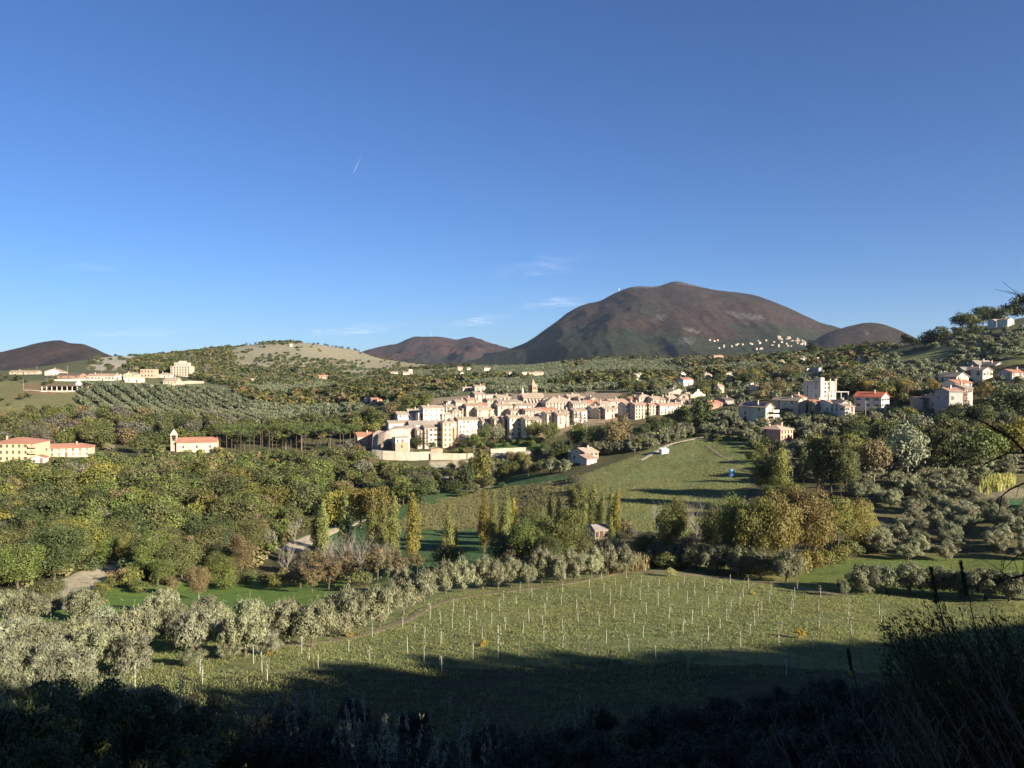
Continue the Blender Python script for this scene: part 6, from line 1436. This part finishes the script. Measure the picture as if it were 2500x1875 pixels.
for px, b, w, l in [(1952,1558,34,'round bright yellow bush alone in the stake field'),(1178,1578,26,'small yellow plant near the middle of the stake field'),(1835,1452,16,'little yellow plant at the far edge of the stake field'),(2080,1650,20,'yellow plant at the foot of the leaning pole'),
                    (655,1600,22,'yellow weeds beside the left end of the dry path'),(855,1556,22,'orange yellow weeds beside the dry path'),(250,1475,22,'yellow shrub at the end of the sandy track')]:
    pt('bush', px, b, w*.8, w, 'gold', l, lod=1)
pt('bush',1637,1408,24,30,'reed','heap of dry straw coloured stalks at the top of the stake field',lod=1)

# ------------------------------------------------------------------ grass, reeds (nobody could count these)
def blades(P, hmin, hmax, wid, nb, spread, rg, lean=.35):
    n = len(P)*nb; C = np.repeat(P, nb, 0)+np.column_stack([rg.normal(0, spread, n), rg.normal(0, spread, n), np.zeros(n)])
    C[:, 2] = H(C[:,0], C[:,1])-.03
    h = rg.uniform(hmin, hmax, n)*np.repeat(rg.uniform(.6, 1.3, len(P)), nb); a = rg.uniform(0, 6.28, n); d = np.column_stack([np.cos(a), np.sin(a), np.zeros(n)])*wid*rg.uniform(.6, 1.4, n)[:, None]
    t = np.column_stack([rg.normal(0, lean, n)*h, rg.normal(0, lean, n)*h, h])
    V = np.stack([C-d, C+d, C+t*.6+d*.8, C+t*.6-d*.8, C+t], 1).reshape(-1, 3); b = np.arange(n)*5
    Q = np.concatenate([np.stack([b, b+1, b+2, b+3], 1)]); T = np.stack([b+3, b+2, b+4, b+4], 1)
    return V, np.vstack([Q])
def area(poly, n, r0, r1, rg):
    out = []; tot = 0; pxs = [p[0] for p in poly]
    while tot < n:
        r = np.sqrt(rg.uniform(r0*r0, r1*r1, n*2)); u, yy, _ = ray(np.array([min(pxs), max(pxs)], float), 900)
        a = rg.uniform(math.atan2(u[0], yy), math.atan2(u[1], yy), n*2); X, Y = r*np.sin(a), r*np.cos(a); Z = H(X, Y); px, py = proj(X, Y, Z)
        k = inpoly(px, py, poly) & (vnoise(X/3., Y/3., 6)*.7+vnoise(X/11., Y/11., 8)*.6 > rg.uniform(.2, 1.0, len(X))); out.append(np.column_stack([X, Y, Z])[k]); tot += k.sum()
        if not k.any(): break
    return np.vstack(out)[:n]
rg = np.random.default_rng(5)
GP = [(-200,1900),(-200,1600),(420,1470),(640,1580),(900,1540),(1080,1455),(1250,1440),(1530,1396),(1850,1425),(2600,1480),(2600,1900)]
for nm, lb, mt, n, hh in [('grass','rough green grass of the stake field','ggreen',30000,(.12,.30)),('grass','dry straw coloured grass mixed into the stake field','gdry',12000,(.18,.42)),('weeds','darker weeds in the stake field','gweed',8000,(.15,.38))]:
    M['ggreen'] = M.get('ggreen') or leaf_mat('grass_green', (.195,.218,.078), (.22,.24,.086), .35, var=.15)
    M['gdry'] = M.get('gdry') or leaf_mat('grass_dry', (.20,.195,.080), (.235,.22,.090), .35, var=.15)
    M['gweed'] = M.get('gweed') or leaf_mat('weeds', (.145,.165,.058), (.165,.18,.064), .35, var=.15)
    P = area(GP, n, 42, 165, rg); V, Q = blades(P, *hh, .028, 6, .26, rg); tag(link(nm, mk(nm, V, Q, M[mt])), lb, 'grass', kind='stuff')
P = area([(1400,1172),(1500,1130),(1700,1075),(1840,1090),(1820,1290),(1560,1300),(1440,1250)], 11000, 200, 380, rg); V, Q = blades(P, .15, .42, .07, 5, .4, rg); tag(link('grass', mk('grass', V, Q, M['gdry'])), 'tufts of dry grass on the upper field by the metal shed', 'grass', kind='stuff')
P = area([(960,1295),(1010,1235),(1180,1200),(1385,1170),(1415,1205),(1435,1260),(1390,1300),(1200,1290)], 6000, 200, 360, rg); V, Q = blades(P, .3, .9, .08, 6, .4, rg, .15); tag(link('grass', mk('grass', V, Q, M['gdry'])), 'tall dry grass in the strip behind the poplars', 'grass', kind='stuff')
# giant reeds by the hut
rp = area([(1385,1392),(1400,1360),(1470,1335),(1560,1340),(1580,1390),(1540,1402),(1440,1400)], 1500, 150, 215, rg)
V, Q = blades(rp, 2.2, 4.2, .06, 7, .35, rg, .16); tag(link('reeds', mk('reeds', V, Q, M['reed'])), 'thick stand of tall pale yellow reeds below the stone hut', 'reeds', kind='stuff')
rp = area([(2380,1200),(2420,1170),(2480,1165),(2470,1195),(2400,1215)], 160, 200, 330, rg)
if len(rp): V, Q = blades(rp, 1.5, 3.4, .07, 7, .35, rg, .16); tag(link('reeds', mk('reeds', V, Q, leaf_mat('reed_yellow', (.33,.30,.10), (.40,.36,.12), .35))), 'small stand of yellow reeds in the right olive grove', 'reeds', kind='stuff')

# ------------------------------------------------------------------ dark fore slope: olives and shrubs below the viewpoint
r_ = random.Random(31)
FG = [(740,32,4.6),(860,30,4.2),(960,36,4.4),(640,38,4.4),(520,34,4.2),(400,40,5.0),(300,44,5.4),(160,38,5.0),(40,34,4.8),(-60,44,5.2),(1090,30,3.6),(1180,40,3.8),(1290,34,3.8),(1400,42,3.9),(1500,36,3.8),(1610,44,4.0),(1700,36,4.0),(1800,44,4.1),(1900,38,4.0),(2010,44,4.4),(2110,36,4.2),(2220,44,4.6),(2340,38,4.6),(2460,44,5.0),
      (240,50,5.2),(560,44,3.6),(1340,26,3.2),(1560,26,3.2),(980,24,3.0),(700,22,3.0),(1760,27,3.2),(1940,28,3.4),(400,26,3.2),(120,26,3.2),(2120,26,3.6),(2300,28,3.8),(700,52,2.6),(850,55,2.2),(1000,52,2.2),(1480,54,2.0),(1650,52,2.6),(1780,55,2.4),(1900,54,3.0),(2030,56,3.2),(2150,54,3.4),(1200,50,1.8)]
for px, d, h in FG:
    x, y, z = at(px+r_.uniform(-15,15), d)
    if px < 350 and d > 40: tree('olive', x, y, h*.8, 1.2, 'olive', 'silvery olive tree at the shadow edge in the lower left', 'olives at the left shadow edge', lod=2); continue
    tree('olive', x, y, h*1.0, r_.uniform(1.05,1.3), *(('dark', 'tree with leaves darkened for shade at the lower left corner', 'shaded trees at the lower left') if px < 560 else ('shade_darkened', 'tree with leaves darkened for deep shade on the slope at the bottom', 'shaded trees at the bottom')), lod=2)  # leaf colours darkened here to deepen the shade on the slope
# upright silvery shoots on top of the shaded olives
def shoots(px, d, h, n, label, seed, lean=(0,0), spread=1.2, leaf=.035, mat='olive_dark', L0=(.5,1.3), zoff=0., cnt=34, name='shoots'):
    rg2 = np.random.default_rng(seed); x, y, z = at(px, d); z += h; mb = MB(); LC, LN = [], []
    for i in range(n):
        p = np.array([rg2.normal(0, spread), rg2.normal(0, spread), rg2.uniform(-.3, .1)]); L_ = rg2.uniform(*L0); v = np.array([rg2.normal(lean[0], .22), rg2.normal(lean[1], .22), 1.]); v /= np.linalg.norm(v)
        pts = [p+v*L_*k/4+np.array([lean[0],lean[1],-.1])*(k/4)**2*.25*L_ for k in range(5)]; mb.tube([tuple(q) for q in pts], [.008*max(1,d/12.),.007*max(1,d/12.),.006,.004,.003], 3, cap=False)
        for k in range(cnt):
            f = rg2.uniform(.1, 1.02); q = p+v*L_*f+np.array([lean[0],lean[1],-.1])*f**2*.25*L_; s = sph(1, rg2)[0]; LC.append(q+s*leaf*.7); LN.append(s)
    V, Q = leaves(np.array(LC), np.array(LN), leaf, leaf*.22, rg2, .8); V1 = np.array(mb.v)
    root = link(name, None, None, (x, y, z)); tag(root, label, 'shrub')
    link('stems', mk('stems', V1, np.array(mb.f), M['twig']), root); link('foliage', mk('foliage', V, Q, M[mat]), root)
    return root
for i, (px, d, h, l) in enumerate([(740,30,4.6,'tuft of upright silvery shoots highest in the shade left of centre'),(870,28,4.0,'tuft of silvery shoots right of the highest tuft'),(940,26,3.6,'lowest silvery tuft left of centre'),(1250,44,2.4,'pale feathery tuft in the dark centre near the shadow edge'),(1160,34,3.2,'tuft of silvery shoots below the dark centre'),(1415,46,2.0,'small pale tuft right of the dark centre'),(1060,24,3.2,'faint silvery tuft at the bottom centre')]):
    shoots(px, d, h, 12, l, 50+i, spread=.7, leaf=.09, mat='sage', L0=(.8,1.9), cnt=46, name='leafy_shoots')
# the big dark shrub leaning in at the right, close to the camera
def near_shrub():
    rg2 = np.random.default_rng(88); mb = MB(); LC, LN, LT = [], [], []; root_p = np.array([4.55, 6.4, -6.0])
    for i in range(520):
        # tips fan up and to the left
        px = rg2.uniform(2140, 2560); top = 1455+abs(px-2300)*.28 if px < 2300 else 1475+rg2.uniform(0, 60); py = top+abs(rg2.normal(0, 120))
        d = rg2.uniform(5.6, 8.2); u, yy, zz = ray(px, py); tip = np.array([u, yy, zz])/math.hypot(u, yy)*d
        base = root_p+rg2.normal(0, [.9, .7, .1]); mid = base*.42+tip*.58+np.array([.35, 0, .30])
        pts = []
        for k in range(9): t = k/8; pts.append((1-t)**2*base+2*t*(1-t)*mid+t*t*tip)
        mb.tube([tuple(q) for q in pts], [.010-.009*k/8 for k in range(9)], 3, cap=False)
        for k in range(60):
            t = rg2.uniform(.4, 1.0); q = (1-t)**2*base+2*t*(1-t)*mid+t*t*tip; tg = 2*(1-t)*(mid-base)+2*t*(tip-mid); tg /= np.linalg.norm(tg); s = sph(1, rg2)[0]; LC.append(q+s*.012); LT.append(tg+s*.55)
    LC = np.array(LC); t = np.array(LT); t /= np.linalg.norm(t, axis=1)[:, None]; n = len(LC); s = sph(n, rg2); b = np.cross(t, s); b /= np.linalg.norm(b, axis=1)[:, None]
    ln = rg2.uniform(.026, .046, n)[:, None]; wd = .0062
    V = np.stack([LC, LC+t*ln*.5+b*wd, LC+t*ln, LC+t*ln*.5-b*wd], 1).reshape(-1, 3); Q = np.arange(4*n).reshape(-1, 4)
    o = link('leaning_shrub', None, None, tuple(root_p)); tag(o, 'large dark narrow leaved shrub leaning in from the lower right corner', 'shrub')
    link('stems', mk('stems', np.array(mb.v)-root_p, np.array(mb.f), M['twig']), o); link('foliage', mk('foliage', V-root_p, Q, M['dark']), o)
near_shrub()
def stalks(name, label, seed, n, px0, px1, y0, y1, dd, lean):
    rg2 = np.random.default_rng(seed); mb = MB(); u, yy, zz = ray((px0+px1)/2, 2250); B0 = np.array([u, yy, zz])/math.hypot(u, yy)*dd
    for i in range(n):
        px = rg2.uniform(px0, px1); py = rg2.uniform(y0, y1); d = dd*rg2.uniform(.9, 1.25); u, yy, zz = ray(px, py); tip = np.array([u, yy, zz])/math.hypot(u, yy)*d
        u, yy, zz = ray(px+lean+rg2.uniform(-60, 60), 2300); base = np.array([u, yy, zz])/math.hypot(u, yy)*d*.97; mid = (base+tip)/2+np.array([.10, 0, .06])
        pts = [(1-t)**2*base+2*t*(1-t)*mid+t*t*tip for t in np.linspace(0, 1, 9)]; mb.tube([tuple(q-B0) for q in pts], [.0045*dd/4*(1-.7*k/8) for k in range(9)], 3, cap=False)
        for k in range(9):
            t = .35+.65*k/9; q = (1-t)**2*base+2*t*(1-t)*mid+t*t*tip; s = sph(1, rg2)[0]*.05; mb.tube([tuple(q-B0), tuple(q-B0+s+np.array([-.02,0,.05]))], [.0025,.002], 3, cap=False)
    o = link(name, mk(name, np.array(mb.v), np.array(mb.f), M['twig']), None, tuple(B0)); tag(o, label, 'shrub')
M['stalk'] = plain('dry_stalk', (.13,.10,.075), .9, .1, .2, 8)
M['twig_k'] = M['twig']; M['twig'] = M['stalk']
stalks('dry_stalks', 'dry brown stalks leaning left across the lower right corner', 5, 42, 2060, 2520, 1580, 1800, 4.2, 300)
stalks('dry_stalks', 'few dry stalks in the dark left of the leaning stalks', 6, 12, 1800, 2150, 1680, 1860, 4.6, 200)
M['twig'] = M['twig_k']
for i, (px, py, h, w, l) in enumerate([(2272,1382,95,10,'upright dark leafy spike rising above the right olive row, left one'),(2346,1372,80,9,'upright dark leafy spike rising above the right olive row, right one'),(2070,1586,60,9,'short dark spike beside the leaning sapling pole'),(2452,1540,110,12,'thick dark leaning spike at the right edge')]):
    d = 7.5; u, yy, zz = ray(px, py); T_p = np.array([u, yy, zz])/math.hypot(u, yy)*d; rg2 = np.random.default_rng(200+i); L_ = 1.7; base = T_p+np.array([.35, .2, -L_*.95]); LC, LN = [], []
    mb = MB(); mb.tube([tuple(base*0), tuple((T_p-base)*.5+np.array([.05,0,.05])), tuple(T_p-base)], [.007,.005,.003], 4, cap=False)
    for k in range(150):
        t = 1-(rg2.random()**1.2)*h/F*d/L_*.95; q = (T_p-base)*t; s = sph(1, rg2)[0]; LC.append(q+s*.013); LN.append(s)
    V, Q = leaves(np.array(LC), np.array(LN), .018, .0055, rg2, 1.); o = link('leafy_spike', None, None, tuple(base)); tag(o, l, 'shrub')
    link('stem', mk('stem', np.array(mb.v), np.array(mb.f), M['twig']), o); link('foliage', mk('foliage', V, Q, M['cypress']), o)
# bare branches reaching in at the right edge
def branch_tree():
    D = 5.0; rg2 = random.Random(4); mb = MB()
    def P3(px, py, d): u, yy, zz = ray(px, py); k = math.hypot(u, yy); return Vector((u/k*d, yy/k*d, zz/k*d))
    base = P3(2760, 2100, D); base.z = float(H(base.x, base.y))-.1
    def path(pts, r0, r1, tw=3):
        Q = [P3(*p) for p in pts]; n = len(Q); mb.tube([q-base for q in Q], [r0+(r1-r0)*i/(n-1) for i in range(n)], 5, cap=False)
        for i in range(1, n):
            for k in range(tw):
                d = Vector((rg2.uniform(-.5,.15), rg2.uniform(-.25,.25), rg2.uniform(-.35,.35)))*.32; a = Q[i-1].lerp(Q[i], rg2.random())-base
                mb.tube([a, a+d*.5+Vector((0,0,.01)), a+d], [.0022,.0016,.0009], 3, cap=False)
    mb.tube([Vector((0,0,0)), P3(2740,1700,D)-base, P3(2700,1400,D)-base, P3(2640,1200,D)-base], [.06,.05,.04,.03], 6)
    path([(2640,1200,5.0),(2560,1130,5.0),(2500,1102,5.0),(2470,1070,4.9),(2430,1046,4.9),(2400,1030,4.8),(2370,1018,4.8),(2340,1016,4.7),(2318,1020,4.7)], .008, .0014, 1)
    path([(2640,1200,5.0),(2560,1120,5.1),(2500,1106,5.1),(2462,1106,5.2),(2430,1120,5.2),(2400,1136,5.2),(2380,1148,5.3),(2345,1165,5.3)], .007, .0014, 1)
    path([(2680,1330,5.0),(2580,1200,4.8),(2500,1180,4.8),(2465,1195,4.7),(2445,1212,4.7),(2441,1240,4.7),(2434,1262,4.7)], .007, .0014, 1)
    path([(2690,1380,5.0),(2600,1400,4.8),(2520,1400,4.8),(2470,1412,4.7),(2450,1400,4.7),(2440,1395,4.7)], .012, .0015, 3)
    path([(2700,1400,5.0),(2600,1330,4.9),(2520,1345,4.9),(2480,1360,4.9),(2450,1390,4.9)], .008, .0012, 2)
    path([(2700,1400,5.0),(2680,1000,5.0),(2600,800,5.0),(2520,738,5.0),(2500,737,5.0),(2482,738,5.0)], .012, .0013, 2)
    path([(2600,800,5.0),(2540,760,4.9),(2505,745,4.9),(2496,733,4.9)], .008, .0015, 1)
    path([(2680,1500,4.9),(2560,1560,4.8),(2480,1600,4.7),(2430,1560,4.7),(2400,1500,4.7)], .009, .002, 2)
    o = mb.build('bare_tree', M['twig'], None, tuple(base)); tag(o, 'leafless dark branches reaching in from the right edge near the camera', 'bare tree')
branch_tree()
# ------------------------------------------------------------------ shrubs and oaks added outside the picture to shade the near field
r_ = random.Random(41)
for i in range(34):
    t = i/33; x = 34+t*108; y = 7+r_.uniform(-4, 4); tree('bush', x, y, r_.uniform(2.0, 4.2), 1.5, 'green', 'added shrub on the unseen hill crest right of the viewpoint, shading the field', 'added crest shrubs right of the viewpoint', lod=1)
for x, y, h in [(12.5,5.,6.5),(16.5,7.5,7.),(21.,6.,6.5),(26,6,6.),(9,2.5,6.),(6.5,-1.5,6.5),(11,-3,8),(18,0,8),(27,-2,8)]:
    tree('oak', x, y, h, 1.1, 'dark', 'added oak right of the viewpoint, outside the view, shading the foreground', 'added oaks right of the viewpoint', lod=1)
# ------------------------------------------------------------------ sky: contrail and thin high cloud
def cloud_mat(name, dens, sc, tint_=(.9,.93,1)):
    m, t, o = nt(name); tc = N(t, 'TexCoord'); sp = N(t, 'SeparateXYZ'); t.links.new(tc.outputs['Generated'], sp.inputs[0])
    geo = N(t, 'NewGeometry'); n = noise(t, sc, 5, .6, geo.outputs['Position'])
    f = mrange(t, n.outputs[0], .38, .72, 0, 1)
    def edge(s, a=.5):
        k = N(t, 'MapRange', interpolation_type='SMOOTHSTEP'); ab = N(t, 'Math', operation='ABSOLUTE'); sb = N(t, 'Math', operation='SUBTRACT'); t.links.new(s, sb.inputs[0]); sb.inputs[1].default_value = .5
        t.links.new(sb.outputs[0], ab.inputs[0]); t.links.new(ab.outputs[0], k.inputs[0]); k.inputs[1].default_value = .5; k.inputs[2].default_value = .05; k.inputs[3].default_value = 0; k.inputs[4].default_value = 1; return k.outputs[0]
    m1 = N(t, 'Math', operation='MULTIPLY'); t.links.new(edge(sp.outputs[0]), m1.inputs[0]); t.links.new(edge(sp.outputs[1]), m1.inputs[1])
    m2 = N(t, 'Math', operation='MULTIPLY'); t.links.new(m1.outputs[0], m2.inputs[0]); t.links.new(f, m2.inputs[1])
    m3 = N(t, 'Math', operation='MULTIPLY'); t.links.new(m2.outputs[0], m3.inputs[0]); m3.inputs[1].default_value = dens
    tr = N(t, 'BsdfTransparent'); df = N(t, 'BsdfDiffuse'); df.inputs[0].default_value = (*tint_, 1); tl = N(t, 'BsdfTranslucent'); tl.inputs[0].default_value = (*tint_, 1); ad = N(t, 'AddShader')
    t.links.new(df.outputs[0], ad.inputs[0]); t.links.new(tl.outputs[0], ad.inputs[1])
    mx = N(t, 'MixShader'); t.links.new(m3.outputs[0], mx.inputs[0]); t.links.new(tr.outputs[0], mx.inputs[1]); t.links.new(ad.outputs[0], mx.inputs[2]); t.links.new(mx.outputs[0], o.inputs[0])
    return m
def high(px, py, alt):
    u, yy, zz = ray(px, py); k = alt/zz; return Vector((u*k, yy*k, alt))
def wisp(name, a, b, wa, alt, dens, label, sc, seed, wav=150):
    A, B = high(*a, alt), high(*b, alt); d = (B-A); s = Vector((-d.y, d.x, 0)).normalized(); r_ = random.Random(seed); n = 24; V = []
    for i in range(n+1):
        p = A.lerp(B, i/n); 
        for k in range(7): q_ = p+s*wa*(k/6-.5)*(1+.3*math.sin(i*.7)); V.append((q_.x, q_.y, alt+wav*math.sin(i*.5+k)))
    Q = [(i*7+k, i*7+k+1, (i+1)*7+k+1, (i+1)*7+k) for i in range(n) for k in range(6)]
    tag(link(name, mk(name, V, Q, cloud_mat(name+'_mat', dens, sc))), label, 'cloud', kind='stuff')
wisp('cloud', (1060,806), (1300,756), 6000, 8000, .26, 'faint wisp of cirrus above the middle hill', .0004, 1)
wisp('cloud', (1270,756), (1470,718), 6500, 8000, .32, 'faint wisp of cirrus left of the big mountain', .0004, 2)
wisp('cloud', (740,826), (1060,776), 12000, 8000, .28, 'faint pale cirrus above the bare hill', .0003, 3)
wisp('cloud', (180,836), (560,784), 14000, 8000, .22, 'faint pale cirrus above the rocky slope', .0003, 4)
wisp('cloud', (120,660), (330,640), 3500, 8000, .10, 'very faint cirrus in the left sky', .0006, 5)
wisp('cloud', (1200,690), (1480,600), 5000, 8000, .10, 'very faint cirrus streak in the middle sky', .0004, 6)
wisp('contrail', (849,455), (896,348), 36, 9000, .38, 'short thin white vapour trail alone in the blue sky', .00002, 9, 0)
bpy.data.objects['contrail']['category'] = 'vapour trail'
plant_trees()
# ------------------------------------------------------------------ the air
mb = MB(); mb.box(-12900, 12900, -12900, 12900, -140, 720)
m, t, o = nt('air'); pv = N(t, 'ShaderNodeVolumePrincipled'.replace('ShaderNode','')); pv.inputs['Color'].default_value = (.62,.78,1,1); pv.inputs['Density'].default_value = HAZE; pv.inputs['Anisotropy'].default_value = .2
t.links.new(pv.outputs[0], o.inputs['Volume'])
tag(mb.build('haze', m), 'thin blue haze over the whole valley', 'haze', kind='stuff')
print('objects', len(bpy.data.objects))
